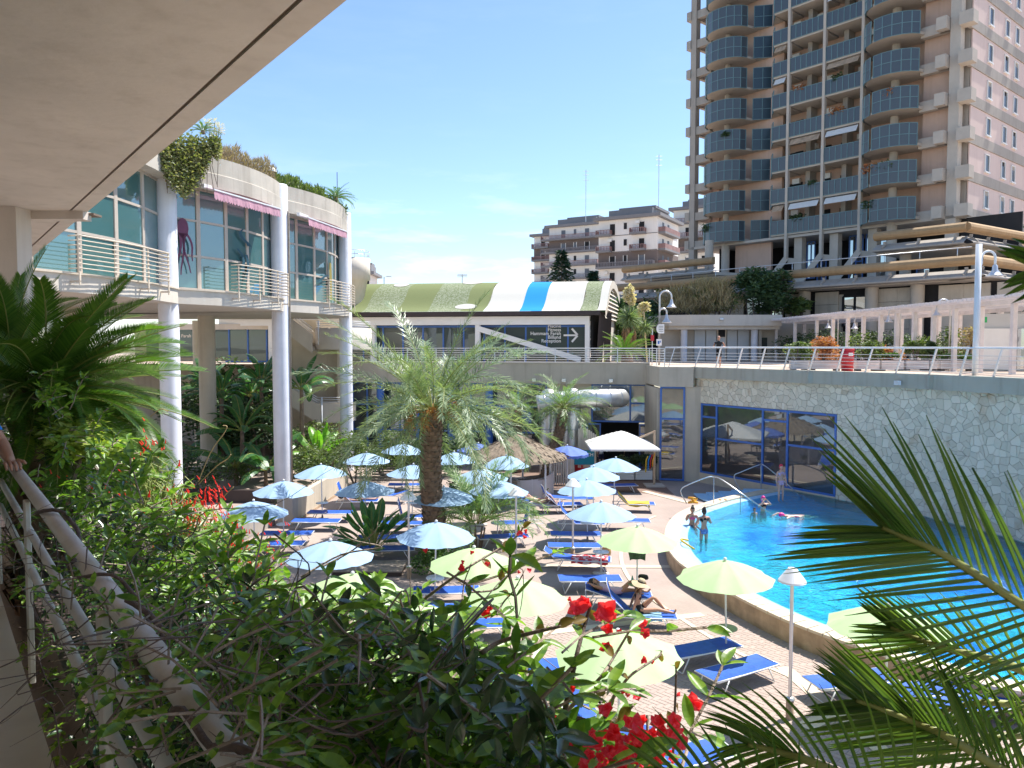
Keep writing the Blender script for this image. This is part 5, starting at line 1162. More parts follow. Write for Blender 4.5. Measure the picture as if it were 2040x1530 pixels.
# ------------------------------------------------------------------ plaza edge railings
rl = thing('plaza_railing', 'white railing with slanted posts along the plaza edge above the stone wall', 'railing', (0,0,0))
pol = [V((8.4,41.35)), V((10.25,41.25)), V((14.9,34.2)), V((17.05,30.6)), V((18.15,27.3)), V((20.6,15.5))]
RT = EYE-.06
def at_len(P, s):
    for i in range(len(P)-1):
        l = (P[i+1]-P[i]).length
        if s <= l or i == len(P)-2: return P[i]+(P[i+1]-P[i])*(s/l), (P[i+1]-P[i]).normalized()
        s -= l
tot = sum((pol[i+1]-pol[i]).length for i in range(5))
mb = MB(); mb.tube([(p.x,p.y,RT) for p in pol], .04, 8); part('top_rail', mb, M['whitemetal'], rl, True)
for z in (.18,.34,.50,.66,.82): mb = MB(); mb.tube([(p.x,p.y,PLZ+z) for p in pol], .012, 5); part('wire_rail', mb, M['alu'], rl, True)
s = .4
while s < tot:
    p, d = at_len(pol, s); mb = MB(); mb.beam((p.x-d.x*.22,p.y-d.y*.22,PLZ-.02),(p.x+d.x*.12,p.y+d.y*.12,RT-.03),.09,.035); part('slanted_post', mb, M['whitemetal'], rl); s += 1.42
r2 = thing('walkway_railing', 'white multi bar railing on the walkway in front of the striped hall', 'railing', (0,0,0))
a, b = Q3+V((-.35,-.25)), V((-16,49.9)); Z_ = PLZ+.22
pts_ = [V((8.4,41.35)), a, b]
for z in (.14,.28,.42,.56,.70): mb = MB(); mb.tube([(p.x,p.y,Z_+z) for p in pts_], .015, 5); part('rail', mb, M['whitemetal'], r2, True)
mb = MB(); mb.tube([(p.x,p.y,Z_+.84) for p in pts_], .03, 6); part('top_rail', mb, M['whitemetal'], r2, True)
s = .1; tt = (pts_[1]-pts_[0]).length+(pts_[2]-pts_[1]).length
while s < tt: p, d = at_len(pts_, s); mb = MB(); mb.beam((p.x,p.y,PLZ),(p.x,p.y,Z_+.83),.05,.05); part('post', mb, M['whitemetal'], r2); s += 1.9

# ------------------------------------------------------------------ planters, bin, lamps, signs
def planter(label, x, y, w, seed, kind):
    random.seed(seed); t = thing('wooden_planter', label, 'planter', (x,y,PLZ), 0, 'wooden planters along the plaza')
    for r in range(4): mb = MB(); mb.box(-w/2,-.25,.09+r*.105,w/2,.25,.09+r*.105+.094); part('board', mb, M['pergw'], t)
    for sx in (-1,1): mb = MB(); mb.box(sx*(w/2-.12)-.08,-.22,0,sx*(w/2-.12)+.08,.22,.085); part('foot', mb, M['gutter'], t)
    mb = MB(); mb.box(-w/2+.03,-.22,.4,w/2-.03,.22,.52); part('soil', mb, M['gutter'], t)
    m, h, n = dict(green=('shrub',1.0,900), tall=('shrub',1.5,1000), red=('redleaf',1.25,1100), low=('treeleaf',.35,500), olive=('shrubdark',.95,800))[kind]
    lab2 = {'green':'yellow green shrub','tall':'tall loose shrub','red':'reddish leaved shrub','low':'low bright green plant','olive':'dull green shrub'}[kind]
    b = bush('planter_shrub', lab2+' growing in the '+label.replace('weathered wooden planter','planter'), 'shrub', (x,y,PLZ+.5), (w*.52,.38,h*.55), n, .13, .06, M[m], 'shrubs in the plaza planters', 4, 8); return t
for i, (px0, px1, kd, lab) in enumerate(((1575,1608,'green','weathered wooden planter at the left end of the row'),(1612,1672,'red','weathered wooden planter left of the red bin'),(1703,1748,'green','weathered wooden planter just right of the red bin'),(1751,1796,'low','weathered wooden planter second to the right of the red bin'),(1800,1846,'green','weathered wooden planter in the middle of the plaza row'),(1848,1862,'olive','weathered narrow planter with a dull shrub in the row'),(1868,1938,'low','weathered wooden planter with low plants before the tall lamp'),(1950,1998,'olive','weathered wooden planter right of the tall lamp'),(2002,2045,'low','weathered wooden planter at the right edge of the photo'))):
    D_ = 36.4; planter(lab, K((px0+px1)/2,D_), D_, (px1-px0)/F*D_*.97, 40+i, kd)
random.seed(77)
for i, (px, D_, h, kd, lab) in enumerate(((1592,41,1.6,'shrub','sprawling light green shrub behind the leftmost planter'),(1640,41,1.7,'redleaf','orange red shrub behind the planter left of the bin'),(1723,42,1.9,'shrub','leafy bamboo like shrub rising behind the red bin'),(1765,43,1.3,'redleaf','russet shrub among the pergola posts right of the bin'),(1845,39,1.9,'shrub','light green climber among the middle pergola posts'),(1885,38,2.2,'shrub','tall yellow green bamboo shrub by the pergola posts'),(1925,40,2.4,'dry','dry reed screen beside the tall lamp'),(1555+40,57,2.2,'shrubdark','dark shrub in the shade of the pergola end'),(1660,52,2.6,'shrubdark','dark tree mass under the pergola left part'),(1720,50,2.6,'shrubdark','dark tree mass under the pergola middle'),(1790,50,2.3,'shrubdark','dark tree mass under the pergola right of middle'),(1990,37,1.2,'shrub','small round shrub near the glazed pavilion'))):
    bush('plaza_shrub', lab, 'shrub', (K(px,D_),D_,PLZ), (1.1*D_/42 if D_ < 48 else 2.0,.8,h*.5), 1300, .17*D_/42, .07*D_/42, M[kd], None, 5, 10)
bn = thing('red_bin', 'red litter bin with a white label on the plaza edge', 'bin', (K(1688,35.4),35.4,PLZ)); mb = MB(); mb.lathe([(.001,0),(.26,0),(.29,.95),(.27,.97)], 22); 
for i in range(5): mb.lathe([(.283+.002*i,.15+.14*i),(.297+.002*i,.165+.14*i),(.284+.002*i,.18+.14*i)], 22)
part('body', mb, M['redp'], bn, True); mb = MB(); mb.lathe([(.30,.97),(.31,1.03),(.26,1.10),(.1,1.13),(.001,1.135)], 22); part('lid', mb, M['redp'], bn, True); mb = MB(); mb.lathe([(.298,.72),(.299,.88)], 8, (0,0,0), R(-105), R(-62)); part('label_plate', mb, M['white'], bn)
def gooseneck(label, x, y, z0, h, side=1, r=.35, pole_r=.045, scale=1, two=False, group='goosenecked lamps on the plaza'):
    t = thing('gooseneck_lamp', label, 'lamp post', (x,y,z0), 0, group)
    def arm(hh, rr, s):
        pts = [(0,0,0 if s == side else hh*.5),(0,0,hh)]+[(s*(rr-rr*cos(a)),0,hh+rr*sin(a)) for a in [pi*i/10 for i in range(1,11)]]
        pts += [(s*2*rr,0,hh-.12*scale)]; mb = MB(); mb.tube(pts, pole_r, 8); part('pole', mb, M['alu'], t, True)
        mb = MB(); mb.lathe([(.05*scale,0),(.08*scale,-.10*scale),(.10*scale,-.22*scale),(.22*scale,-.40*scale),(.30*scale,-.46*scale),(.28*scale,-.47*scale),(.001,-.42*scale)], 16, (s*2*rr,0,hh-.12*scale)); part('lamp_shade', mb, M['alu'], t, True)
    arm(h, r, side)
    if two: arm(h*.78, r*.6, side)
    return t
D_ = 46; gooseneck('two armed silver lamp post beside the round sign at the walkway end', K(1313,D_), D_, PLZ, EYE+(690-592)*D_/F-PLZ, 1, .36, .055, 1.1, True)
t = thing('tall_lamp_post', 'tall white lamp post fixed to the wall edge with a bell lamp', 'lamp post', (17.95*1.0,29.0,5.3)); x = K(1943,29.0); t.location.x = x
mb = MB(); mb.tube([(0,0,0),(0,0,EYE-5.3+(690-488)*29/F)], .11, 12); part('pole', mb, M['whitemetal'], t, True)
hh = EYE-5.3+(690-505)*29/F; mb = MB(); mb.tube([(0,0,hh-.75),(.12,0,hh-.4)]+[(.12+.26-.26*cos(a),0,hh-.2+.26*sin(a)) for a in [pi*i/10 for i in range(11)]]+[(.64,0,hh-.5)], .045, 8); part('swan_neck', mb, M['whitemetal'], t, True)
mb = MB(); mb.lathe([(.05,.05),(.09,-.0),(.10,-.16),(.24,-.34),(.34,-.40),(.001,-.36)], 18, (.64,0,hh-.5)); part('lamp_shade', mb, M['alu'], t, True)
mb = MB(); mb.box(-.16,-.12,-.25,.16,.12,.55); part('wall_bracket', mb, M['alu'], t)
for px, D_, y_, s_, lab in ((1722,46,640,-1,'small gooseneck lamp at the far pergola posts'),(1792,41.5,625,-1,'middle gooseneck lamp hooked over the pergola posts'),(1890,36.8,610,-1,'near gooseneck lamp among the pergola posts'),(1668,50,640,-1,'farthest gooseneck lamp inside the pergola')):
    gooseneck(lab, K(px,D_), D_, PLZ, EYE+(690-y_)*D_/F-PLZ, s_, .33, .035, .8)
sp = thing('round_sign', 'white round edged sign with dark lines on the lamp post', 'sign', PD(1316,655,45.8)); mb = MB(); mb.prism([(-.22+.0*i,0) for i in range(1)]+[], 0, 0) if False else None
P = [(.20*cos(a)-.05, .28*sin(a)) for a in [R(90)+pi*i/14 for i in range(15)]]+[(.22,-.28),(.22,.28)]; mb._add([(x,-.02,z) for x, z in P]+[(x,.02,z) for x, z in P], [tuple(range(len(P))), tuple(range(2*len(P)-1,len(P)-1,-1))]+[(i,len(P)+i,len(P)+(i+1)%len(P),(i+1)%len(P)) for i in range(len(P))]); part('sign_plate', mb, M['white'], sp)
mb = MB()
for i in range(4): mb.box(-.12,-.026,.14-.1*i,.16,-.021,.165-.1*i)
part('sign_print', mb, M['black'], sp)
sp = thing('small_sign', 'small white square sign lower on the lamp post', 'sign', PD(1313,682,45.8)); mb = MB(); mb.box(-.16,-.02,-.2,.16,.02,.2); part('sign_plate', mb, M['white'], sp); mb = MB(); mb.box(-.09,-.026,-.1,.02,-.021,.08); mb.box(.04,-.026,-.02,.1,-.021,.1); part('sign_print', mb, M['blueframe'], sp)
sp = thing('red_sign', 'small red and white sign on a post left of the lamp post', 'sign', (K(1299,45),45,PLZ)); mb = MB(); mb.tube([(0,0,0),(0,0,2.2)], .03, 6); part('post', mb, M['alu'], sp); mb = MB(); mb.box(-.1,-.03,1.5,.1,-.01,1.85); part('sign_plate', mb, M['redp'], sp)
# trees and plants beyond the walkway
tree('round green tree behind the end of the striped roof', (K(1222,62),62,PLZ), 3.6, (1.3,1.3,1.6), 1700, M['treeleaf'], 1)
tree('bright leafy tree left of the two armed lamp', (K(1275,60),60,PLZ), 2.4, (1.9,1.5,2.0), 2600, M['treeleaf'], 2)
tree('umbrella pine below the pale apartment block', (K(1335,84),84,PLZ), 6.4, (3.2,2.2,1.7), 2600, M['treeleaf'], 3, leaf=(.35,.16))
tree('low dark trees between the lamp and the kiosk', (K(1295,66),66,PLZ), 3.2, (1.8,1.2,2.4), 1900, M['shrubdark'], 4)
conifer('tall fir tree rising behind the striped roof', (K(1118,72),72,PLZ), EYE-PLZ+(690-500)*72/F, 3.6, 4)
conifer('small fir top just visible over the striped roof end', (K(1181,72),72,PLZ), EYE-PLZ+(690-541)*72/F, 1.6, 5)
cycad('cycad with stiff dark fronds by the walkway railing', (K(1245,48.5),48.5,PLZ), 1.55, 44, 5, None, (80,5), .4)
yc = thing('yucca', 'tall shaggy yucca with a cream flower plume', 'yucca', (K(1253,52),52,PLZ)); mb = MB(); mb.tube([(0,0,0),(0,0,2.0)], [.3,.22], 8); part('trunk', mb, M['bark'], yc)
mb = MB(); P = [(0,0,3.1)]*420; D2 = [V((random.gauss(0,1),random.gauss(0,1),random.gauss(.1,.9))).normalized() for _ in P]; leaves(mb, P, 1.0, .06, dirs=D2, jit=.15); part('leaf_rosette', mb, M['palm'], yc)
mb = MB(); P = [(rnd(-1,1)*.4,rnd(-.4,.4),rnd(1.3,2.6)) for _ in range(500)]; leaves(mb, P, .5, .07, dirs=[(rnd(-.3,.3),rnd(-.3,.3),-1) for _ in P]); part('dead_skirt', mb, mat('straw_leaves', (.32,.20,.10), .9, .2), yc)
mb = MB(); P = blob_pts(1300, (0,0,4.4), (.42,.42,.95), 9, .5); leaves(mb, P, .16, .12); mb.tube([(0,0,2.8),(0,0,5.2)], .03, 5); part('flower_plume', mb, leafmat('cream_bloom', (.55,.47,.34), (.70,.62,.48), .8, .2), yc)
y2 = thing('yucca', 'smaller leaning yucca flower plume right of the tall one', 'yucca', (K(1281,53),53,PLZ)); mb = MB(); leaves(mb, blob_pts(600, (0,0,3.6), (.45,.4,.6), 7, .5), .16, .12); mb.tube([(.3,0,0),(0,0,3.9)], .06, 5); part('flower_plume', mb, bpy.data.materials['cream_bloom'], y2); mb = MB(); leaves(mb, [(.1,0,2.5)]*220, .7, .06, dirs=[V((random.gauss(0,1),random.gauss(0,1),random.gauss(.1,.9))).normalized() for _ in range(220)]); part('leaf_rosette', mb, M['palm'], y2)
# ------------------------------------------------------------------ parasols
def canopy_mesh(name, R0, za, ze, m, nseg=10, sag=.045, valance=.0):
    mb = MB(); rings = 6; sub = 6; n = nseg*sub; vs = [(0,0,za)]; 
    for r in range(1, rings+1):
        f = r/rings
        for i in range(n):
            a = 2*pi*i/n; q = (i % sub)/sub; c = 4*q*(1-q); rr = R0*f*(1-.055*c*f); z = za-(za-ze)*(f**1.35)-sag*c*f*.8+.006*sin(i*1.7+r*2.3)*f
            vs.append((rr*cos(a), rr*sin(a), z))
    fs = [(0, 1+i, 1+(i+1)%n) for i in range(n)]
    for r in range(rings-1):
        for i in range(n): fs.append((1+r*n+i, 1+(r+1)*n+i, 1+(r+1)*n+(i+1)%n, 1+r*n+(i+1)%n))
    mb._add(vs, fs)
    if valance:
        o = [vs[1+(rings-1)*n+i] for i in range(n)]+[vs[1+(rings-1)*n]]; mb.strip(o, [(p[0]*1.01,p[1]*1.01,p[2]-valance*(1-.35*abs(sin(i*pi/2)))) for i, p in enumerate(o)])
    return mb.mesh(name, m, True)
def parasol_proto(cm, tray_m, valance=0, R0=1.14, za=2.36, ze=1.93, tray=True):
    t = thing('parasol', '', 'parasol')
    link('canopy', canopy_mesh('canopy', R0, za, ze, cm, valance=valance), t)
    mb = MB()
    for k in range(10): a = 2*pi*k/10; mb.tube([(.03*cos(a),.03*sin(a),za-.03),(R0*.97*cos(a),R0*.97*sin(a),ze-.0)], .008, 4)
    for k in range(10): a = 2*pi*k/10; mb.tube([(.03*cos(a),.03*sin(a),ze-.05),(R0*.5*cos(a),R0*.5*sin(a),za-(za-ze)*.42)], .007, 4)
    part('ribs', mb, M['whitemetal'], t)
    mb = MB(); mb.lathe([(.022,0),(.022,za)], 10); part('pole', mb, M['whitemetal'], t, True)
    mb = MB(); mb.ball((0,0,za+.035), .045, 10, 6); part('finial', mb, M['whitemetal'], t, True)
    if tray: mb = MB(); mb.lathe([(.001,.0),(.26,.0),(.27,.012),(.26,.03),(.001,.03)], 20, (0,0,.72)); part('drinks_tray', mb, tray_m, t, True)
    mb = MB(); mb.lathe([(.26,0),(.28,.03),(.24,.06),(.05,.07),(.03,.2),(.001,.2)], 20, (0,0,.012)); part('base', mb, M['tslab'], t, True)
    return remember(t)
PB_ = parasol_proto(M['fabric_blue'], M['whitemetal']); PG_ = parasol_proto(M['fabric_green'], mat('olive_tray', (.27,.30,.17), .6, .05))
def place_par(proto, lst, zf=2.39):
    first = True
    for px, py, lab in lst:
        p = PZ(px, py, zf); a = rnd(0, .6)
        if first: proto.location = (p.x,p.y,0); proto.rotation_euler = (0,0,a); proto['label'] = lab; first = False
        else:
            o = dup(proto, (p.x,p.y,0), a, lab); o.rotation_euler = (rnd(-.035,.035),rnd(-.035,.035),a)
random.seed(31)
PB_['group'] = 'pale blue parasols around the beach'; PG_['group'] = 'pale green parasols near the pool'
blue = [(505,997,'leftmost pale blue parasol, low by the red flowered bush'),
 (563,957,'pale blue parasol below the middle white column, second from the left'),
 (641,925,'pale blue parasol just right of the middle white column'),
 (729,901,'pale blue parasol at the hedge between the column and the big palm'),
 (727,957,'pale blue parasol over the sunbather, above the bird of paradise plant'),
 (800,883,'far pale blue parasol half hidden left of the palm trunk'),
 (820,925,'pale blue parasol touching the left side of the palm trunk'),
 (906,900,'far pale blue parasol just right of the palm trunk'),
 (1010,906,'pale blue parasol in front of the thatched bar'),
 (958,932,'pale blue parasol with palm shadow left of the white curved screen'),
 (884,968,'pale blue parasol partly behind the palm trunk on its right'),
 (990,955,'pale blue parasol behind the young palm fronds'),
 (865,1038,'large pale blue parasol with frond shadows below the palm trunk'),
 (655,1077,'pale blue parasol crossed by bare twigs, lowest of the blue ones'),
 (1198,999,'nearest pale blue parasol of the right hand row, beside the green ones'),
 (1171,955,'pale blue parasol behind the white topped lamp in the right row'),
 (1182,929,'third pale blue parasol from the front in the right row'),
 (1222,911,'farthest pale blue parasol of the right row, under the white one')]
place_par(PB_, blue)
green = [(1270,1047,'pale green parasol nearest the pool corner, bag hung on its pole'),
 (1450,1114,'pale green parasol overlapping the pool rim beside the mushroom lamp'),
 (942,1090,'farthest left pale green parasol behind bougainvillea twigs'),
 (1025,1152,'pale green parasol left of the woman in the sun hat'),
 (1236,1254,'largest nearest pale green parasol behind crimson flowers'),
 (700,1140,'pale green parasol almost hidden behind the climber leaves at left'),
 (832,1205,'pale green parasol half hidden behind the middle of the climber'),
 (1768,1206,'pale green parasol behind the right hand cycad fronds')]
place_par(PG_, green)
# deep blue fringed parasols at the bar
PD_ = parasol_proto(M['fabric_deep'], M['white'], .16, 1.1, 2.35, 1.98, False); PD_['group'] = 'deep blue fringed parasols at the bar'
place_par(PD_, [(1130,884,'deep blue fringed parasol right of the thatched bar'),(950,880,'deep blue fringed parasol left of the thatched bar')], 2.45)
q = PZ(1058,1484,1.2); t = thing('small_parasol', 'small pink parasol at the bottom behind the climber', 'parasol', (q.x,q.y,0)); link('canopy', canopy_mesh('canopy', .36, 1.2, 1.02, mat('pink_canopy', (.60,.10,.14), .7, .1, 5, trans=.2), 8), t); mb = MB(); mb.lathe([(.015,0),(.015,1.2)], 8); part('pole', mb, M['whitemetal'], t)
# big white cantilever parasol
wx = PZ(1237,858,2.95); t = thing('cantilever_parasol', 'square white cantilever parasol on a wooden arm before the hall doors', 'parasol', (wx.x,wx.y,0))
mb = MB(); S = 1.75; n = 8; grid = {}
def cz(x, y): m_ = max(abs(x),abs(y)); return 2.95-.75*m_**1.15
A = [[(x/n*S, y/n*S, cz(abs(x)/n, abs(y)/n)-.05*(1-abs(abs(x)-abs(y))/n)*0) for x in range(-n,n+1)] for y in range(-n,n+1)]
for r in range(2*n): mb.strip(A[r], A[r+1])
E = [A[0][i] for i in range(2*n+1)]; mb.strip(E, [(a,b,c-.1) for a,b,c in E]); E = [A[2*n][i] for i in range(2*n+1)]; mb.strip(E, [(a,b,c-.1) for a,b,c in E]); E = [A[i][2*n] for i in range(2*n+1)]; mb.strip(E, [(a,b,c-.1) for a,b,c in E]); E = [A[i][0] for i in range(2*n+1)]; mb.strip(E, [(a,b,c-.1) for a,b,c in E])
part('canopy', mb, M['fabric_white'], t, False)
pp = PZ(1303,968,0); lx, ly = pp.x-wx.x, pp.y-wx.y
mb = MB(); mb.beam((lx,ly,0.1),(lx,ly,2.95),.11,.11); mb.beam((lx,ly,2.9),(.9,-.1,2.55),.06,.09); part('wooden_mast', mb, M['lightwood'], t)
mb = MB(); mb.box(lx-.5,ly-.5,.01,lx+.5,ly+.5,.07); part('base_slab', mb, M['tslab'], t)
for i, c in enumerate(('orange','redp','cyan','yellow')):
    mb = MB(); mb.tube([(lx-.12*i,ly-.12,1.75-.05*i),(lx-.1-.12*i,ly-.16,1.4),(lx-.12-.12*i,ly-.14,1.05-.1*i)], .035, 6); tag(part('pool_noodle', mb, M[c], None, True, loc=(wx.x,wx.y,0)), {'orange':'orange','redp':'red','cyan':'blue','yellow':'yellow'}[c]+' foam noodle hanging on the wooden parasol mast', 'pool noodle')

# ------------------------------------------------------------------ thatched bar, screens, beach things
g0 = PZ(1030,990,0); tb = thing('thatched_bar', 'round thatched bar roof on white posts behind the palms', 'beach bar', (g0.x, g0.y, 0))
mb = MB(); k = 7
for i in range(k):
    f = i/k; r1 = 2.25*(1-f)+.1; z1 = 2.05+1.0*f; mb.lathe([(r1+.10,z1-.10),(r1,z1+.02),(r1-.40,z1+.20)], 40)
mb.lathe([(2.2,2.0),(.05,3.0)], 30)
P = []; dd = []
for i in range(k*170):
    f = (i % k)/k; a = rnd(0,2*pi); r1 = 2.25*(1-f)+rnd(-.2,.1); P.append((r1*cos(a), r1*sin(a), 2.1+1.0*f+rnd(-.04,.06))); dd.append((cos(a)+rnd(-.2,.2), sin(a)+rnd(-.2,.2), -.5+rnd(-.2,.2)))
leaves(mb, P, .34, .06, dirs=dd); part('thatch_roof', mb, M['thatch'], tb)
for i in range(6): a = 2*pi*i/6+.35; mb = MB(); mb.lathe([(.05,0),(.05,2.1)], 8, (1.75*cos(a),1.75*sin(a),0)); part('post', mb, M['white'], tb, True)
mb = MB(); mb.lathe([(1.55,0),(1.55,1.05),(1.65,1.05),(1.65,1.1),(1.1,1.1),(1.1,0)], 24, (0,0,0), R(150), R(330)); part('counter', mb, M['wood'], tb)
sc_ = thing('white_screen', 'pale grey curved fabric screen wrapped round the bar terrace', 'screen', (0,0,0)); c0 = PZ(1040,1000,0)
mb = MB(); A = [PZ(px,py,0) for px,py in ((1000,990),(1030,1003),(1060,1003),(1085,997),(1102,985))]; A = catmull([tuple(p)[:2] for p in A], 5); mb.strip(xyz(A,.05), xyz(A,1.12)); mb.strip(xyz(offset(A,.03),.05), xyz(offset(A,.03),1.12)); part('screen_cloth', mb, mat('pale_screen_cloth', (.48,.46,.46), .9, .05, 3), sc_, True)
for p in A[::5]: mb = MB(); mb.lathe([(.02,0),(.02,1.16)], 6, (p[0],p[1]+.02,0)); part('stake', mb, M['whitemetal'], sc_)
mb = MB()
for px0_, px1_, D_ in ((1100,1142,40),):
    fn = thing('picket_screen', 'cream slatted picket screen behind the deep blue parasol', 'fence', (0,0,0)); 
    for i in range(10):
        x = K(px0_+(px1_-px0_)*i/9, D_); mb = MB(); mb.box(x-.04,D_,.02,x+.04,D_+.03,1.75); part('slat', mb, M['slabcream'], fn)
fn = thing('picket_gable', 'cream slatted house shaped board left of the white parasol', 'board', (0,0,0)); D_ = 42
for i in range(9): x = K(1154+33*i/8, D_); mb = MB(); mb.box(x-.05,D_,.6,x+.05,D_+.03,2.55+.42*(1-abs(i-2)/5)); part('slat', mb, M['slabcream'], fn)
bs = thing('beach_sign', 'turquoise board lettered BEACH by the white parasol', 'sign', PD(1164,913,41)); mb = MB(); mb.box(-.55,-.03,-.35,.55,.03,.45); part('board', mb, mat('turquoise_board', (.0,.22,.33), .6, .1, 2), bs); text_mesh('BEACH', .26, M['white'], bs, (.5,-.04,.12), 0)
rb = thing('red_cooler', 'round red lidded cooler beside the turquoise beach sign', 'cooler', (PZ(1158,950,0).x,PZ(1158,950,0).y,0)); mb = MB(); mb.lathe([(.001,0),(.40,0),(.44,.7),(.43,.74)], 24); part('body', mb, M['redp'], rb, True); mb = MB(); mb.lathe([(.46,.74),(.46,.80),(.30,.92),(.001,.96)], 24); part('lid', mb, M['redp'], rb, True); mb = MB(); mb.box(-.1,-.45,.82,.1,-.3,.9); part('label', mb, M['white'], rb)
random.seed(9)
for i, (px, lab) in enumerate(((1248,'slatted white planter left of the mast with a leafy shrub'),(1282,'slatted white planter by the wooden mast with a leafy shrub'))):
    p = PZ(px,958,0); t = thing('slatted_planter', lab, 'planter', (p.x,p.y+.3,0))
    for r in range(5): mb = MB(); mb.box(-.5,-.25,.06+r*.1,.5,.25,.06+r*.1+.085); part('board', mb, M['white'], t)
    bush('planter_bush', 'dark leafy bush in the '+('left' if i == 0 else 'right')+' slatted planter under the white parasol', 'shrub', (p.x,p.y+.3,.5), (.75,.4,.5), 1100, .16, .08, M['shrubdark'], None, 3, 8)
p = PZ(1216,953,0); t = thing('white_cabinet', 'low white cabinet left of the slatted planters', 'cabinet', (p.x,p.y,0)); mb = MB(); mb.bbox(-.45,-.25,.03,.45,.25,.5,.02); part('body', mb, M['white'], t); mb = MB(); mb.box(-.4,-.262,.08,-.02,-.252,.45); mb.box(.02,-.262,.08,.4,-.252,.45); part('door', mb, M['whitemetal'], t)

# ------------------------------------------------------------------ mushroom lamps
def mushroom(px, py, lab, px_top=None):
    p = PZ(px, py, 0); t = thing('mushroom_lamp', lab, 'lamp post', (p.x,p.y,0), 0, 'mushroom lamps around the beach')
    mb = MB(); mb.lathe([(.075,0),(.075,.36),(.001,.36)], 14); part('base', mb, M['coplow'], t, True)
    mb = MB(); mb.lathe([(.09,.36),(.09,.40),(.04,.42)], 14); mb.lathe([(.036,.4),(.036,2.55)], 12); part('pole', mb, M['alu'], t, True)
    mb = MB(); mb.lathe([(.27,2.55),(.26,2.58),(.08,2.80),(.001,2.815)], 32); mb.lathe([(.27,2.55),(.001,2.57)], 32); part('lamp_shade', mb, M['white'], t, False); return t
mushroom(1573,1432,'nearest mushroom lamp, beside the pool in front of the cycad fronds').scale = (1,1,1.085)
mushroom(1141,1113,'mushroom lamp standing among the right hand row of blue loungers')
mushroom(815,1152,'mushroom lamp by the bird of paradise plant left of the palm')
mushroom(1028,1140,'mushroom lamp with its head hidden in the young palm')
p = V((J[3].x-.3, J[3].y-.2, PT)); t = thing('roof_lamp', 'small white mushroom lamp standing on the curved roof edge', 'lamp', (p.x,p.y-0,PT-.3)); mb = MB(); mb.lathe([(.05,0),(.05,.9)], 8); part('pole', mb, M['alu'], t); mb = MB(); mb.lathe([(.26,.88),(.2,1.02),(.06,1.16),(.001,1.17)], 16); part('lamp_shade', mb, M['white'], t, True)

# ------------------------------------------------------------------ loungers
def lounger_proto(beta, shade=False, sag=.02):
    t = thing('sun_lounger', '', 'sun lounger'); t['group'] = 'blue sun loungers'
    H = .36; xh = -.22; L_ = .74; hx, hz = xh-L_*cos(beta), H+L_*sin(beta)
    mb = MB()
    for s in (-1,1): mb.tube([(-.92,s*.33,H),(.94,s*.33,H)], .016, 8)
    mb.tube([(.94,-.33,H),(.94,.33,H)], .016, 8); mb.tube([(-.92,-.33,H),(-.92,.33,H)], .016, 8); part('frame', mb, M['whitemetal'], t, True)
    for x0, x1 in ((.58,.76),(-.62,-.80)):
        for s in (-1,1): mb = MB(); mb.tube([(x0,s*.345,H-.01),(x1,s*.35,.02)], .016, 8); part('leg', mb, M['whitemetal'], t, True)
        mb = MB(); mb.tube([(x1,-.35,.025),(x1,.35,.025)], .013, 6); part('foot_bar', mb, M['whitemetal'], t, True)
    mb = MB(); n = 8; top = []; bot = []
    xs = [xh+(.92-xh)*i/n for i in range(n+1)]
    for j, y in enumerate([-.32,-.16,0,.16,.32]):
        row = [(x, y, H+.018-sag*(1-(y/.32)**2)*(1 if abs(x-.35) > .03 else .2)) for x in xs]
        if j: mb.strip(prev, row)
        prev = row
    mb.strip([(x,-.32,H+.018) for x in xs],[(x,-.345,H-.015) for x in xs]); mb.strip([(x,.345,H-.015) for x in xs],[(x,.32,H+.018) for x in xs]); mb.quad((.92,-.32,H+.018),(.95,-.32,H-.02),(.95,.32,H-.02),(.92,.32,H+.018))
    part('seat_canvas', mb, M['bed'], t)
    d = V((-cos(beta),0,sin(beta))); nn = V((sin(beta),0,cos(beta))); mb = MB(); prev = None
    for j, y in enumerate([-.31,-.15,0,.15,.31]):
        row = [tuple(V((xh,y,H+.02))+d*(L_*i/6)-nn*(sag*1.3*(1-(y/.31)**2)*sin(pi*i/6))) for i in range(7)]
        if prev: mb.strip(row, prev)
        prev = row
    for s in (-1,1): 
        R_ = [tuple(V((xh,s*.31,H+.02))+d*(L_*i/6)) for i in range(7)]; mb.strip(R_, [tuple(V(p)-nn*.035+V((0,s*.02,0))) for p in R_])
    part('backrest', mb, M['bed'], t)
    mb = MB(); 
    for s in (-1,1): mb.tube([(xh,s*.325,H+.005),(hx,s*.325,hz+.0)], .013, 6)
    mb.tube([(hx,-.325,hz),(hx,.325,hz)], .013, 6)
    if beta > .3: mb.tube([(hx*.6+xh*.4,-.3,(hz+H)/2),(-.75,-.3,H)], .01, 6); mb.tube([(hx*.6+xh*.4,.3,(hz+H)/2),(-.75,.3,H)], .01, 6)
    part('back_frame', mb, M['whitemetal'], t, True)
    if shade:
        s2 = beta+.5 if beta < .9 else beta-.6; e = V((-cos(s2),0,sin(s2))); p = V((hx,0,hz+.01)); mb = MB(); a = p+V((0,-.31,0)); b = p+V((0,.31,0)); mb.quad(a,b,b+e*.36,a+e*.36); mb.quad(a-nn*.01,a+e*.36-nn*.01,b+e*.36-nn*.01,b-nn*.01); part('sunshade', mb, M['bed'], t)
        mb = MB(); mb.tube([a,a+e*.37,b+e*.37,b], .009, 6); part('shade_frame', mb, M['whitemetal'], t, True)
    return remember(t)
LP = {'flat': lounger_proto(.03), 'low': lounger_proto(.32), 'mid': lounger_proto(.75, True), 'up': lounger_proto(1.35), 'lowshade': lounger_proto(.12, True)}
used = set()
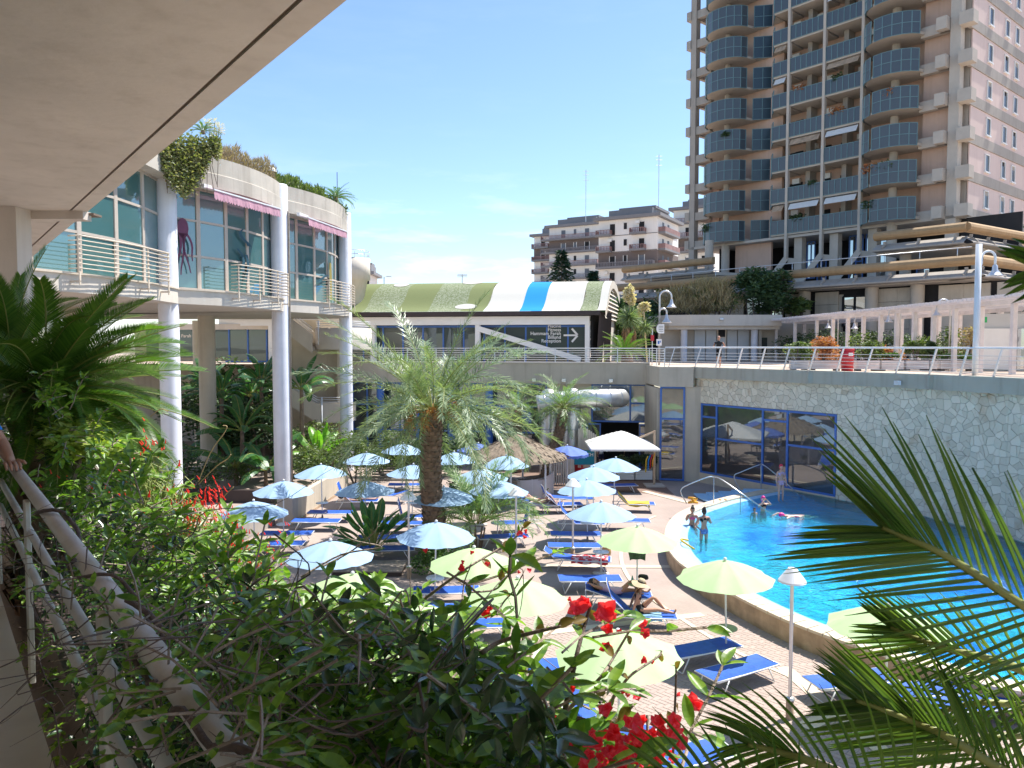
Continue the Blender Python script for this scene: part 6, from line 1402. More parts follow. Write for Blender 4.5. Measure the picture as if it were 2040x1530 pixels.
def lounger(px, py, rz, kind, lab):
    p = PZ(px, py, .38); pr = LP[kind]
    if kind not in used: used.add(kind); pr.location = (p.x,p.y,.012); pr.rotation_euler = (0,0,R(rz)); pr['label'] = lab; return pr
    return dup(pr, (p.x,p.y,.012), R(rz), lab)
LO = [(572,1062,2,'flat','empty blue lounger under the second parasol from the left, farther of two'),
(553,1082,2,'flat','empty blue lounger below the red flowers, nearest on the left side'),
(631,1037,0,'flat','empty blue lounger with a pole base beside it near the tan low wall'),
(660,1020,0,'flat','empty blue lounger closest to the tan low wall'),
(712,997,4,'mid','blue lounger with raised head carrying the sunbather under a parasol'),
(777,985,172,'low','blue lounger slanting up, left of the shade beside the palm trunk'),
(812,1028,5,'up','blue lounger with upright backrest left of the palm trunk'),
(798,1042,2,'flat','blue lounger just in front of the upright backed one'),
(812,965,2,'flat','far blue lounger near the wooden deck steps left of the trunk'),
(898,1003,3,'flat','blue lounger half behind the palm trunk on the right'),
(765,1070,5,'flat','blue lounger behind the bird of paradise leaves'),
(772,1092,5,'flat','lower blue lounger peeping through the bird of paradise plant'),
(1080,1003,-8,'low','lounger with a person showing bare legs beside the white screen'),
(1035,1040,188,'up','lounger with upright blue back right of the young palm'),
(1003,1068,12,'flat','blue lounger foot below the young palm'),
(1118,1004,8,'mid','small looking blue lounger with its shade up behind the white lamp'),
(1142,992,4,'lowshade','blue lounger far under the parasols left of the yellow towel'),
(1158,1040,-6,'mid','blue lounger with raised head and a black bag beneath the nearest blue parasol'),
(1148,1063,0,'flat','flat blue lounger third from the bag in the right row'),
(1146,1086,0,'flat','flat blue lounger directly behind the one with the red towel'),
(1160,1112,-8,'lowshade','blue lounger covered with a red patterned towel'),
(1262,1002,-6,'mid','lounger covered with a long yellow towel'),
(1248,1036,-4,'flat','blue lounger foot poking out behind the nearest blue parasol'),
(1232,966,6,'flat','far blue lounger under the farthest right row parasol'),
(1176,1152,2,'flat','empty blue lounger between the red towel and the sunbathing woman'),
(1232,1184,-4,'low','blue lounger under the woman lying with bent knee'),
(1275,1222,-6,'mid','blue lounger of the woman in the wide sun hat'),
(1398,1290,24,'flat','empty blue lounger beside the parasol by the pool rim'),
(1470,1330,30,'flat','empty blue lounger left of the nearest mushroom lamp'),
(1695,1352,14,'flat','blue lounger seen through the cycad fronds right of the lamp'),
(1835,1372,10,'flat','blue lounger deep behind the middle of the right cycad fronds'),
(1945,1400,8,'flat','blue lounger behind the fronds at the right edge'),
(1200,1440,-30,'mid','blue lounger with a raised head near the bottom centre'),
(1060,1372,24,'flat','blue lounger partly behind bougainvillea stems at lower centre'),
(1040,1327,8,'flat','blue lounger foot seen left of the largest green parasol'),
(890,1175,4,'flat','blue lounger with dappled shade under the left green parasol'),
(912,1210,4,'flat','blue lounger second below the left green parasol'),
(945,1242,6,'low','blue lounger third below the left green parasol'),
(1360,1505,20,'flat','blue lounger at the bottom edge behind cycad fronds')]
LOB = {}
for a in LO: LOB[a[4]] = lounger(*a)

def towel(label, m, lo, x0, x1, beta=0, w=.6, group=None):
    p = lo.location; t = MB(); n = 14; prev = None; H = .36
    for j in range(9):
        y = -w/2-.06+(w+.12)*j/8; row = []
        for i in range(n+1):
            x = x0+(x1-x0)*i/n; z = H+.045+.012*sin(x*9+y*5)+.008*sin(y*22+x*3)
            if x < -.22 and beta: z += (-.22-x)*tan(beta)
            if abs(y) > .33: z -= .12+.02*sin(x*11)
            row.append((x, y+.01*sin(x*7), z))
        if prev: t.strip(prev, row)
        prev = row
    o = part('towel', t, m, None, True); o.location = p; o.rotation_euler = lo.rotation_euler; tag(o, label, 'towel'); return o
M['redtowel'] = mat('red_patterned_towel', (.55,.03,.04), .95, 0, 7, .3, 40, col2=(.70,.52,.52)); 
r = M['redtowel'].node_tree; 
for n_x in r.nodes:
    if n_x.type == 'VALTORGB': n_x.color_ramp.elements[0].position = .47; n_x.color_ramp.elements[1].position = .53
towel('red and white patterned towel draped over a lounger in the right row', M['redtowel'], LOB['blue lounger covered with a red patterned towel'], -.35, .85)
towel('long yellow towel covering the lounger near the pool handrail', M['yellow'], LOB['lounger covered with a long yellow towel'], -.7, .7, .75)
towel('pale towel under the sunbather with bare legs', mat('pale_pink_towel', (.55,.42,.40), .95, .1, 6), LOB['lounger with a person showing bare legs beside the white screen'], -.5, .7, .32)
towel('light blue towel under the woman in the sun hat', mat('light_blue_towel', (.25,.45,.60), .95, .1, 6), LOB['blue lounger of the woman in the wide sun hat'], -.15, .55)
def bag(label, cat, loc, w, d, h, m, handle=True, name='bag'):
    t = thing(name, label, cat, loc, rnd(-.5,.5)); mb = MB(); mb.lathe([(.001,0),(w*.45,.0),(w*.52,h*.35),(w*.44,h*.9),(w*.36,h),(.3*w,h*.92),(.001,h*.8)], 14); mb.v = [(x, y*d/w, z) for x, y, z in mb.v]; part('body', mb, m, t, True)
    if handle: 
        for s in (-1,1): mb = MB(); mb.tube([(-w*.2,s*d*.3,h*.9),(-w*.12,s*d*.3,h*1.3),(w*.12,s*d*.3,h*1.3),(w*.2,s*d*.3,h*.9)], .012, 6); part('handle', mb, m, t, True)
    return t
M['straw'] = mat('straw_weave', (.42,.27,.12), .9, .25, 25, .6, 60)
q = PZ(1208,1106,.4); bag('straw beach bag standing on the red patterned towel', 'bag', (q.x,q.y,.40), .34, .2, .3, M['straw'], name='beach_bag')
q = PZ(1182,1040,.4); bag('black bag on the raised lounger under the nearest blue parasol', 'bag', (q.x,q.y,.38), .36, .25, .22, M['black'])
q = PZ(1285,1152,.78); bag('black bag lying on the tray of the pool corner parasol', 'bag', (q.x-.05,q.y,.76), .3, .18, .12, M['black'], False)
pg1 = PZ(1270,1047,2.39); t = thing('bottle', 'green bottle on the tray of the pool corner parasol', 'bottle', (pg1.x-.14,pg1.y-.05,.752)); mb = MB(); mb.lathe([(.001,0),(.035,0),(.035,.15),(.015,.19),(.015,.23),(.001,.23)], 10); part('glass', mb, mat('green_bottle', (.12,.28,.20), .2, .05), t, True)
t = thing('hanging_shirt', 'dark green shirt hung under the pool corner parasol', 'shirt', (pg1.x,pg1.y-.05,1.45)); mb = MB(); prev = None
for i in range(9):
    a = -.27+.54*i/8; col = [(a*(1-.2*k/5), .05*sin(a*20+k)+.02, .42-abs(a)*.5-.07*k*(1.2-abs(a))) for k in range(6)]
    if prev: mb.strip(prev, col)
    prev = col
part('cloth', mb, mat('dark_green_cotton', (.06,.10,.06), .9, .3, 12), t, True)
for i, (px, py, lab) in enumerate(((1482,1176,'orange yellow swim float lying on the pool rim beneath the green parasol'),(1380,1004,'orange float rings on the coping by the pool handrail'),(1440,996,'small flip flops pile on the coping behind the handrail'))):
    p = PZ(px, py, RIM); t = thing('pool_float', lab, 'float' if i < 2 else 'flip flops', (p.x,p.y,RIM+.01)); m = M['orange'] if i < 2 else M['straw']
    if i == 2:
        for k in (-1,1): mb = MB(); mb.prism([(k*.12+.05*cos(a),.13*sin(a)) for a in [2*pi*j/10 for j in range(10)]], .0, .02); part('sole', mb, m, t)
    else:
        for k in range(4): mb = MB(); a = k*.8; mb.tube([(-.2*cos(a),-.2*sin(a),.05+.06*k),(0,0,.07+.06*k),(.22*cos(a),.2*sin(a),.05+.06*k)], .05, 8); part('foam_bar', mb, m, t, True)
p = PZ(1357,1080,RIM); t = thing('pool_noodle', 'curved yellow foam noodle resting on the pool edge', 'pool noodle', (p.x+.1,p.y,RIM)); mb = MB(); mb.tube(catmull([(.25,.45,-.05),(-.02,.3,.03),(-.08,0,.05),(0,-.35,.03),(.25,-.5,-.12)],5), .035, 8); part('foam', mb, M['yellow'], t, True)

# pool handrails
def pool_rail(label, pts, posts, m=M['steel']):
    t = thing('pool_handrail', label, 'handrail', (0,0,0)); mb = MB(); mb.tube(catmull([tuple(p) for p in pts], 4), .025, 8); part('rail', mb, m, t, True)
    for a, b in posts: mb = MB(); mb.tube([a, b], .022, 8); part('post', mb, m, t, True)
D_ = 33.2; a = PZ(1368,1003,RIM)
t1 = [a, PD(1358,985,a.y), PD(1357,975,a.y), PD(1368,967,a.y), PD(1405,952,a.y), PD(1422,950,a.y), PD(1440,957,a.y-.4), PD(1490,992,a.y-1.2), PZ(1541,1027,.3)]
pool_rail('long steel handrail sloping into the pool from the coping', t1, [(PD(1422,951,a.y), PD(1422,1002,a.y)), (PD(1475,981,a.y-1.0), PD(1475,1024,a.y-1.0))])
a = PD(1477,978,36.2)
pool_rail('second steel handrail on the pool steps by the glass wall', [PD(1477,980,36), PD(1464,957,36), PD(1464,946,36), PD(1475,941,36), PD(1510,927,36), PD(1522,927,36), PD(1560,957,34.5), PZ(1602,996,.3)], [(PD(1516,927,36), PD(1516,972,36))])
# ------------------------------------------------------------------ people
def skin_mesh(name, verts, edges, radii, root=0, sub=1):
    me = bpy.data.meshes.new(name); me.from_pydata(verts, edges, []); o = bpy.data.objects.new(name, me); COL.objects.link(o)
    sk = o.modifiers.new('s', 'SKIN'); sk.use_smooth_shade = True
    for i, r_ in enumerate(radii): me.skin_vertices[0].data[i].radius = (r_, r_) if not isinstance(r_, tuple) else r_; me.skin_vertices[0].data[i].use_root = (i == root)
    if sub: m = o.modifiers.new('u', 'SUBSURF'); m.levels = sub; m.render_levels = sub
    dg = bpy.context.evaluated_depsgraph_get(); out = bpy.data.meshes.new_from_object(o.evaluated_get(dg)); bpy.data.objects.remove(o); bpy.data.meshes.remove(me); out.name = name; return out
def person(label, loc, rz, J_, skin='skin', wear=(), hair=None, scale=1.0, look=(0,-1,0), cat='person', female=True, hairm='hair'):
    """J_: joint positions. wear: list of (material, predicate(point)->bool) painted as garments by face; clothing shells are children"""
    t = thing('person', label, cat, loc, rz, None, scale)
    g = {k: V(p) for k, p in J_.items()}
    sh_ = .040; names = ['pelvis','waist','chest','neck','head0']; rad = {'pelvis':(.125,.105),'waist':(.105,.085),'chest':(.135,.10),'neck':.05,'head0':.05}
    vs = []; ed = []; rr = []
    def addv(p, r): vs.append(tuple(p)); rr.append(r); return len(vs)-1
    P = addv(g['pelvis'], (.13,.105)); Wt = addv(g['waist'], (.10,.085)); Cc = addv(g['chest'], (.13,.10)); Nk = addv(g['neck'], .048); Hd = addv(g['neck'].lerp(g['head'], .45), .046)
    ed += [(P,Wt),(Wt,Cc),(Cc,Nk),(Nk,Hd)]
    for s in ('l','r'):
        S = addv(g['sh'+s], .058); E = addv(g['el'+s], .040); Wr = addv(g['wr'+s], .028); ua = addv(g['sh'+s].lerp(g['el'+s], .4), .048); fa = addv(g['el'+s].lerp(g['wr'+s], .3), .040)
        hd = (g['wr'+s]-g['el'+s]).normalized(); pal = addv(g['wr'+s]+hd*.05, (.038,.018))
        ed += [(Cc,S),(S,ua),(ua,E),(E,fa),(fa,Wr),(Wr,pal)]
        Hh = addv(g['hp'+s], .085); th = addv(g['hp'+s].lerp(g['kn'+s], .35), .078); Kn = addv(g['kn'+s], .052); cf = addv(g['kn'+s].lerp(g['an'+s], .3), .055); An = addv(g['an'+s], .034); fd = g.get('ft'+s, g['an'+s]+V((0,-.13,-.05))); Ft = addv(fd, (.036,.022)); 
        ed += [(P,Hh),(Hh,th),(th,Kn),(Kn,cf),(cf,An),(An,Ft)]
    me = skin_mesh('body', vs, ed, rr); me.materials.append(M[skin])
    # fingers and face joined into the same body mesh
    mb = MB()
    for s in ('l','r'):
        hd = (g['wr'+s]-g['el'+s]).normalized(); side = hd.cross(V((0,0,1)) if abs(hd.z) < .9 else V((0,1,0))).normalized(); dn = hd.cross(side).normalized(); b = g['wr'+s]+hd*.075
        for k, l in enumerate((.065,.078,.074,.058)):
            q = b+side*(.021*(k-1.5)); mb.tube([q-hd*.02, q+hd*l*.5, q+hd*l*.85+dn*.018], [.0095,.009,.006], 6)
        q = g['wr'+s]+hd*.03-side*.03; mb.tube([q, q-side*.025+hd*.03, q-side*.03+hd*.058], [.011,.010,.007], 6)
    h = g['head']; f = V(look).normalized(); upv = (g['head']-g['neck']).normalized(); rt_ = f.cross(upv).normalized(); f = upv.cross(rt_).normalized()
    o = len(mb.v); mb.ball((0,0,0), 1, 16, 12)
    for i in range(o, len(mb.v)):
        x, y, z = mb.v[i]; jaw = 1-.28*max(0,-z); mb.v[i] = tuple(h+rt_*x*.076*jaw+f*y*.095*(1-.12*max(0,-z))+upv*z*.118)
    mb.tube([h+f*.092+upv*.02, h+f*.112-upv*.015, h+f*.094-upv*.028], [.008,.014,.010], 6)
    for s in (-1,1): mb.ball(tuple(h+rt_*s*.076-upv*.005), .022, 8, 5)
    fm = bmesh.new(); fm.from_mesh(me); tmp = mb.mesh('x', M[skin], True); fm.from_mesh(tmp); bpy.data.meshes.remove(tmp)
    fm.to_mesh(me); fm.free(); link('body', me, t)
    # garments: offset shells cut from the body surface
    bm0 = bmesh.new(); bm0.from_mesh(me); bm0.normal_update()
    for mt, pred, nm in [(w_[0], w_[1], w_[2] if len(w_) > 2 else 'swimsuit') for w_ in wear]:
        mp_ = {}; V2 = []; F2 = []
        for fc in bm0.faces:
            c = fc.calc_center_median()
            if pred(c, g):
                idx = []
                for v_ in fc.verts:
                    if v_.index not in mp_: mp_[v_.index] = len(V2); V2.append(tuple(v_.co+v_.normal*.007))
                    idx.append(mp_[v_.index])
                F2.append(tuple(idx))
        if F2:
            m2 = bpy.data.meshes.new(nm); m2.from_pydata(V2, [], F2); m2.materials.append(M[mt]); m2.polygons.foreach_set('use_smooth', [True]*len(F2)); link(nm, m2, t)
    bm0.free()
    em = MB()
    for s in (-1,1): em.ball(tuple(h+rt_*s*.03+f*.082+upv*.012), .011, 6, 4)
    part('eyes', em, M['black'], t); em = MB(); em.tube([h+f*.088-upv*.052-rt_*.02, h+f*.094-upv*.055, h+f*.088-upv*.052+rt_*.02], .006, 5); part('mouth', em, M['redp'], t)
    if hair:
        hm = MB(); hm.ball((0,0,0), 1, 16, 12); nv = []
        for x, y, z in hm.v:
            k = 1.10 if not (y > .25 and z < .45) else .90
            nv.append(tuple(h+rt_*x*.080*k+f*(y*.098*k-.008)+upv*(z*.120*k+.012)))
        hm.v = nv
        if hair == 'bun': hm.ball(tuple(h-f*.05+upv*.13), .05, 10, 7)
        if hair == 'long':
            for k in range(-3,4): hm.tube([h-f*.08+rt_*k*.02+upv*.02, h-f*.11+rt_*k*.028-upv*.14, h-f*.10+rt_*k*.03-upv*.26], [.028,.030,.012], 6)
        part('hair' if hairm == 'hair' or hairm == 'blond' else 'swim_cap', hm, M[hairm], t, True)
    return t, g
M['blond'] = mat('light_brown_hair', (.22,.12,.05), .6, .3, 30); M['pinkcap'] = mat('pink_swim_cap', (.80,.03,.25), .4, .05); M['redcap'] = mat('red_swim_cap', (.62,.02,.06), .4, .05); M['blueprint'] = mat('blue_print_bikini', (.03,.06,.25), .8, 0, 22, col2=(.25,.30,.50)); M['pinkbik'] = mat('pink_bikini', (.65,.08,.20), .7, .1); M['lilac'] = mat('lilac_swimsuit', (.55,.38,.55), .8, .1)
STAND = dict(pelvis=(0,0,.93), waist=(0,.0,1.08), chest=(0,.0,1.30), neck=(0,0,1.46), head=(0,-.01,1.60), shl=(.17,0,1.38), ell=(.24,.02,1.10), wrl=(.23,-.04,.86), shr=(-.17,0,1.38), elr=(-.24,.02,1.10), wrr=(-.23,-.04,.86),
  hpl=(.09,0,.87), knl=(.10,-.02,.48), anl=(.10,0,.08), hpr=(-.09,0,.87), knr=(-.10,-.02,.48), anr=(-.10,0,.08))
def pose(**k): d = dict(STAND); d.update(k); return d
def bottom(c, g): return (c-g['pelvis']).length < .155 and c.z < g['pelvis'].z+.05
def top(c, g): return abs((c-g['chest']).dot((g['neck']-g['waist']).normalized())-.0) < .045 and (c-g['chest']).length < .19
def trunkf(c, g):
    ax = (g['neck']-g['pelvis']); f = (c-g['pelvis']).dot(ax)/ax.length_squared; return -.2 < f < .93 and (c-(g['pelvis']+ax*max(0,min(1,f)))).length < .2
# woman standing in the water seen from behind, hand on hip
fz = -.12
p = PZ(1402,1074,WATER); person('woman in a blue print bikini standing in the pool with a hand on her hip', (p.x,p.y,fz), R(180)+.2, pose(ell=(.36,.06,1.13), wrl=(.18,.0,.98), elr=(-.30,-.04,1.14), wrr=(-.28,-.26,1.22)), 'skin', (('blueprint', bottom), ('black', top)), 'bun', 1.0)
p = PZ(1380,1048,WATER); person('woman in a pink bikini and sunglasses sitting on the pool ledge', (p.x,p.y+.1,fz+.02), -.2, pose(pelvis=(0,.05,.50), waist=(0,.04,.66), chest=(0,.02,.88), neck=(0,0,1.04), head=(.01,-.02,1.19), shl=(.17,0,.97), ell=(.25,-.05,.72), wrl=(.16,-.22,.62), shr=(-.17,0,.97), elr=(-.23,-.12,.78), wrr=(-.08,-.24,.98), hpl=(.09,.02,.46), knl=(.14,-.38,.46), anl=(.16,-.45,.06), hpr=(-.09,.02,.46), knr=(-.10,-.40,.46), anr=(-.08,-.44,.06)), 'skin', (('pinkbik', bottom), ('pinkbik', top)), 'bun')
p = PZ(1555,999,.42); person('woman in a red swim cap and white bikini standing on the pool steps', (p.x,p.y,.38), .3, pose(ell=(.23,-.02,1.10), wrl=(.20,-.12,.86)), 'skin2', (('lilac', bottom), ('lilac', top)), 'cap', 1.0, hairm='redcap')
p = PZ(1520,1018,WATER); person('woman with a pink cap crouching in the water fixing her hair', (p.x,p.y,-.62), .3, pose(ell=(.30,-.12,1.36), wrl=(.08,-.16,1.56), elr=(-.30,-.12,1.30), wrr=(-.10,-.16,1.52)), 'skin2', (('pinkbik', bottom), ('black', top)), 'cap', hairm='pinkcap')
p = PZ(1503,1022,WATER); person('child with dark hair standing in the water beside the pink capped woman', (p.x,p.y,-.48), .1, pose(), 'skin', (('treeleaf', bottom),), 'short', .68)
swim = dict(pelvis=(0,.55,0), waist=(0,.40,.02), chest=(0,.20,.04), neck=(0,.04,.06), head=(0,-.10,.10), shl=(.17,.12,.04), ell=(.32,-.1,.0), wrl=(.16,-.32,-.02), shr=(-.17,.12,.04), elr=(-.34,-.08,.12), wrr=(-.30,-.36,.02), hpl=(.09,.62,0), knl=(.12,1.0,-.06), anl=(.12,1.38,.0), hpr=(-.09,.62,0), knr=(-.12,1.02,.0), anr=(-.12,1.4,-.06), ftl=(.12,1.5,.0), ftr=(-.12,1.52,-.06))
p = PZ(1562,1029,WATER); person('swimmer in a pink cap gliding on the surface near the steps', (p.x,p.y,WATER-.05), R(-80), swim, 'skin2', (('pinkbik', bottom),), 'cap', hairm='pinkcap', look=(0,-.8,-.3))
# jogger on the plaza
D_ = 41.5; run = dict(pelvis=(0,0,.93), waist=(0,-.02,1.08), chest=(0,-.05,1.32), neck=(0,-.07,1.49), head=(0,-.09,1.64), shl=(.20,-.04,1.40), ell=(.30,.12,1.18), wrl=(.24,-.12,1.16), shr=(-.20,-.06,1.40), elr=(-.30,.0,1.16), wrr=(-.22,-.26,1.24), hpl=(.09,0,.88), knl=(.12,-.20,.52), anl=(.08,-.06,.10), hpr=(-.09,0,.88), knr=(-.10,.02,.50), anr=(-.16,.38,.42), ftr=(-.18,.40,.30), ftl=(.08,-.18,.04))
def shorts(c, g): return g['knl'].z+.10 < c.z < g['pelvis'].z+.08 and abs(c.x) < .24
def shirt(c, g): return g['pelvis'].z-.02 < c.z < g['neck'].z-.01 and abs(c.x) < .215
person('bald man jogging on the plaza in black tank top and shorts', (K(1432,D_),D_,PLZ), -.5, run, 'skin', (('black', shorts, 'shorts'), ('black', shirt, 'tank_top')), None)
# sunbathers
def lying(lo, label, sk, wear, hair, bent=True, prone=False, armsup=True, hairm='hair', flip=1, beta=.32):
    H = .36+.10; cb_, sb_ = cos(beta), sin(beta); up = lambda d, y, z=0: (-.1-d*cb_, y, H+d*sb_+z)
    J2 = dict(pelvis=(-.02,0,H+.02), waist=up(.14,0,.0), chest=up(.34,0), neck=up(.50,0,.0), head=up(.64,0,.04), shl=up(.42,.17), shr=up(.42,-.17), hpl=(.04,.09,H), hpr=(.04,-.09,H))
    if armsup: J2.update(ell=up(.62,.34,.05), wrl=up(.74,.12,.0), elr=up(.62,-.34,.05), wrr=up(.74,-.12,.0))
    else: J2.update(ell=up(.18,.27,-.02), wrl=(.06,.26,H-.02), elr=up(.18,-.27,-.02), wrr=(.06,-.26,H-.02))
    J2.update(knl=(.44,.12,H+(.0 if not bent else .0)), anl=(.84,.12,H-.04), ftl=(.92,.12,H+.06), knr=(.34,-.12,H+(.34 if bent else .02)), anr=(.62 if bent else .84,-.12,H-.02), ftr=(.72 if bent else .92,-.12,H-.02+(.0 if bent else .06)))
    return person(label, tuple(lo.location), lo.rotation_euler.z, J2, sk, wear, hair, 1.0, look=(.25,0,1), hairm=hairm)
def b2(c, g): return (c-g['pelvis']).length < .17
lying(LOB['blue lounger under the woman lying with bent knee'], 'dark haired woman lying with one knee bent and hands behind her head', 'skin', (('lilac', trunkf),), 'long')
lying(LOB['lounger with a person showing bare legs beside the white screen'], 'sunbather lying beside the white screen with bent bare legs', 'skin2', (('redcap', b2),), 'short', beta=.32)
lying(LOB['blue lounger with raised head carrying the sunbather under a parasol'], 'sunbather lying in the shade under the parasol above the strelitzia', 'skin2', (('black', b2),), 'short', False, armsup=False, beta=.1)
lo = LOB['blue lounger of the woman in the wide sun hat']; H = .46
J3 = dict(pelvis=(-.05,0,H+.02), waist=(-.08,.0,H+.16), chest=(-.06,0,H+.38), neck=(.0,0,H+.53), head=(.05,0,H+.66), shl=(-.05,.18,H+.46), ell=(-.16,.30,H+.22), wrl=(-.24,.28,H+.0), shr=(-.05,-.18,H+.46), elr=(-.16,-.26,H+.20), wrr=(-.2,-.24,H-.02), hpl=(.02,.09,H), hpr=(.02,-.09,H), knl=(.36,.12,H+.32), anl=(.66,.12,H-.02), ftl=(.78,.12,H-.0), knr=(.46,-.10,H+.06), anr=(.88,-.10,H-.02), ftr=(.92,-.10,H+.10))
_, g_h = person('woman sitting on a lounger with legs stretched out under a wide hat', tuple(lo.location), lo.rotation_euler.z, J3, 'skin', (('black', b2), ('black', top)), 'long', look=(1,0,-.25), hairm='blond')
hp_ = lo.matrix_basis @ V((.03,0,H+.74)); t = thing('sun_hat', 'wide straw sun hat with a dark band on the sitting woman', 'hat', (hp_.x,hp_.y,hp_.z)); t.rotation_euler = (0,.3,0); mb = MB(); mb.lathe([(.001,.10),(.07,.095),(.095,.05),(.10,0)], 20); n = 28; rim0 = [(.10*cos(2*pi*i/n),.10*sin(2*pi*i/n),0) for i in range(n+1)]; rim1 = [(.25*cos(2*pi*i/n),.25*sin(2*pi*i/n),-.07-.035*sin(4*pi*i/n)) for i in range(n+1)]; mb.strip(rim0, rim1); part('straw', mb, mat('natural_straw', (.50,.40,.25), .9, .12, 30, .4, 60), t, True); mb = MB(); mb.lathe([(.102,.0),(.10,.03)], 20); part('band', mb, M['black'], t, True)
# bar staff under the white parasol
p = PZ(1206,945,0); person('person in a white shirt standing in the shade under the white parasol', (p.x,p.y+2,0), .3, pose(ell=(.30,-.1,1.12), wrl=(.20,-.34,1.12)), 'skin2', (('white', shirt, 'shirt'), ('navy', shorts, 'shorts')), 'short')
p = PZ(1262,945,0); person('person in dark clothes reaching under the white parasol', (p.x,p.y+2,0), -.6, pose(ell=(.30,-.15,1.2), wrl=(.10,-.42,1.2)), 'skin', (('black', shirt, 'shirt'), ('black', shorts, 'shorts')), 'short')
# person leaning on the balcony rail at the left edge: only an elbow shows
q = PD(-150,800,4.3); fl_ = EYE-1.62
J4 = dict(pelvis=(0,.0,.95), waist=(0,-.08,1.10), chest=(0,-.22,1.30), neck=(0,-.30,1.44), head=(0,-.38,1.57), shl=(.20,-.22,1.36), ell=(.30,-.40,1.06), wrl=(.24,-.66,1.0), shr=(-.20,-.22,1.36), elr=(-.30,-.42,1.06), wrr=(-.16,-.66,1.0), hpl=(.09,.02,.88), knl=(.10,.0,.48), anl=(.10,.06,.08), hpr=(-.09,.02,.88), knr=(-.10,.0,.48), anr=(-.10,.06,.08))
def sleeve(c, g): return c.y > -.52 and (shirt(c, g) or (c.z > g['ell'].z+.10 and c.z < g['neck'].z-.01 and (c-g['chest']).length < .45 and abs(c.x) > .15))
def cuff(c, g): return g['ell'].z+.085 < c.z < g['ell'].z+.115 and abs(c.x) > .2
def trous(c, g): return .1 < c.z < g['pelvis'].z+.05 and abs(c.x) < .25 and c.y > -.2
person('person in navy shirt with bright blue cuff leaning on the rail at left edge', (q.x-.08,q.y,fl_), R(55), J4, 'skin', (('navy', sleeve, 'shirt'), ('black', trous, 'trousers'), ('cyan', cuff, 'cuff')), 'short')
# ------------------------------------------------------------------ beach planting
mp2 = [M['rachis'], M['palm']]; mp3 = [M['rachis'], M['palm2']]
DP = [frond_mesh('frond', 4.3, 80, .60, .026, c, 56, 28, 18, mp2, .75, .25, .16, .022, i, .5) for i, c in enumerate((.6,.95,1.3,1.7))]
YP = [frond_mesh('frond', 2.2, 46, .44, .018, c, 56, 28, 20, mp3, .8, .22, .16, .014, i, .5) for i, c in enumerate((.95,1.35,1.75))]
def palm_trunk(mb, pts, r, seed):
    rr_ = random.Random(seed); P = catmull([tuple(p) for p in pts], 6); n = len(P); R_ = [r[0]+(r[1]-r[0])*i/(n-1) for i in range(n)]; mb.tube(P, R_, 16)
    H = sum((V(P[i+1])-V(P[i])).length for i in range(n-1)); rows = int(H/.13)
    for k in range(rows):
        f = k/rows; x = f*(n-1); j = min(n-2, int(x)); c = V(P[j]).lerp(V(P[j+1]), x-j); ax = (V(P[j+1])-V(P[j])).normalized(); rad = R_[j]
        for q in range(11):
            a = 2*pi*(q+.5*(k%2))/11+rr_.uniform(-.1,.1); d = V((cos(a),sin(a),0)); s = ax.cross(d).normalized(); w = rad*.26; b = c+d*rad*.93
            up_ = ax*rr_.uniform(.10,.17); o = d*rr_.uniform(.05,.10)
            mb._add([b-s*w, b+s*w, b+up_+s*w*.7+o, b+up_-s*w*.7+o, b+up_*1.15], [(0,1,2,3),(3,2,4)])
g = PZ(864,1108,0); pl = thing('date_palm', 'large date palm in the middle with a scaly trunk and orange date stalks', 'palm', (g.x,g.y,0))
mb = MB(); palm_trunk(mb, [(0,0,0),(.02,0,1.3),(-.10,0,2.9),(-.02,0,4.5),(.05,0,5.0)], (.41,.33), 3); part('trunk', mb, M['bark'], pl)
crown(pl, DP, 76, (78,-20), 21, 'frond', 5.2, (.86,1.18), 30, r0=.14)
mb = MB(); random.seed(5)
for k in range(15):
    a = -pi/2+rnd(-1.5,1.5); e = V((cos(a)*.85, sin(a)*.85, 4.7+rnd(.0,.7))); s0 = V((cos(a)*.25,sin(a)*.25,5.1)); mb.tube([s0, s0.lerp(e,.6)+V((0,0,.25)), e], [.02,.015,.008], 5)
    for j in range(22): q = e+V((rnd(-.22,.22),rnd(-.22,.22),rnd(-.42,.12))); mb.tube([e+V((0,0,.1)), q], .006, 4)
part('date_stalks', mb, mat('orange_date_stalk', (.50,.22,.05), .7, .3, 20), pl)
g = PZ(950,1092,0); yp = thing('young_palm', 'young clumping palm with arching fronds right of the big trunk', 'palm', (g.x,g.y,0)); mb = MB()
for i in range(7): a = i*.9; mb.tube([(.15*cos(a),.15*sin(a),0),(.3*cos(a),.3*sin(a),.75)], [.05,.03], 6)
part('trunk', mb, M['bark'], yp)
for k in range(3): a = k*2.1; r_ = random.Random(k); \
    crown(yp, YP, 16, (84,18), 20+k, 'frond', .95, (1.0,1.35), 25, r0=.25)
g = PZ(1082,950,0); D_ = 41.5; bp_x = K(1122,D_); bk = thing('date_palm', 'smaller leaning date palm in front of the silver ducts', 'palm', (g.x+.3,D_,0)); tx = bp_x-(g.x+.3)
mb = MB(); palm_trunk(mb, [(-.2,0,0),(.1,0,1.3),(tx*.8,0,2.8),(tx,0,3.9)], (.34,.26), 8); part('trunk', mb, M['bark'], bk)
for i in range(40):
    pass
rr_ = random.Random(4)
for i in range(38):
    f = i/37; a = i*2.4+rr_.uniform(-.2,.2); e = R(82-100*f**.8+rr_.uniform(-6,6)); s_ = rr_.uniform(1.0,1.3); o = link('frond', YP[i%3], bk); o.rotation_euler = (R(rr_.uniform(-25,25)), -e, a); o.location = (tx,0,4.0); o.scale = (s_,)*3
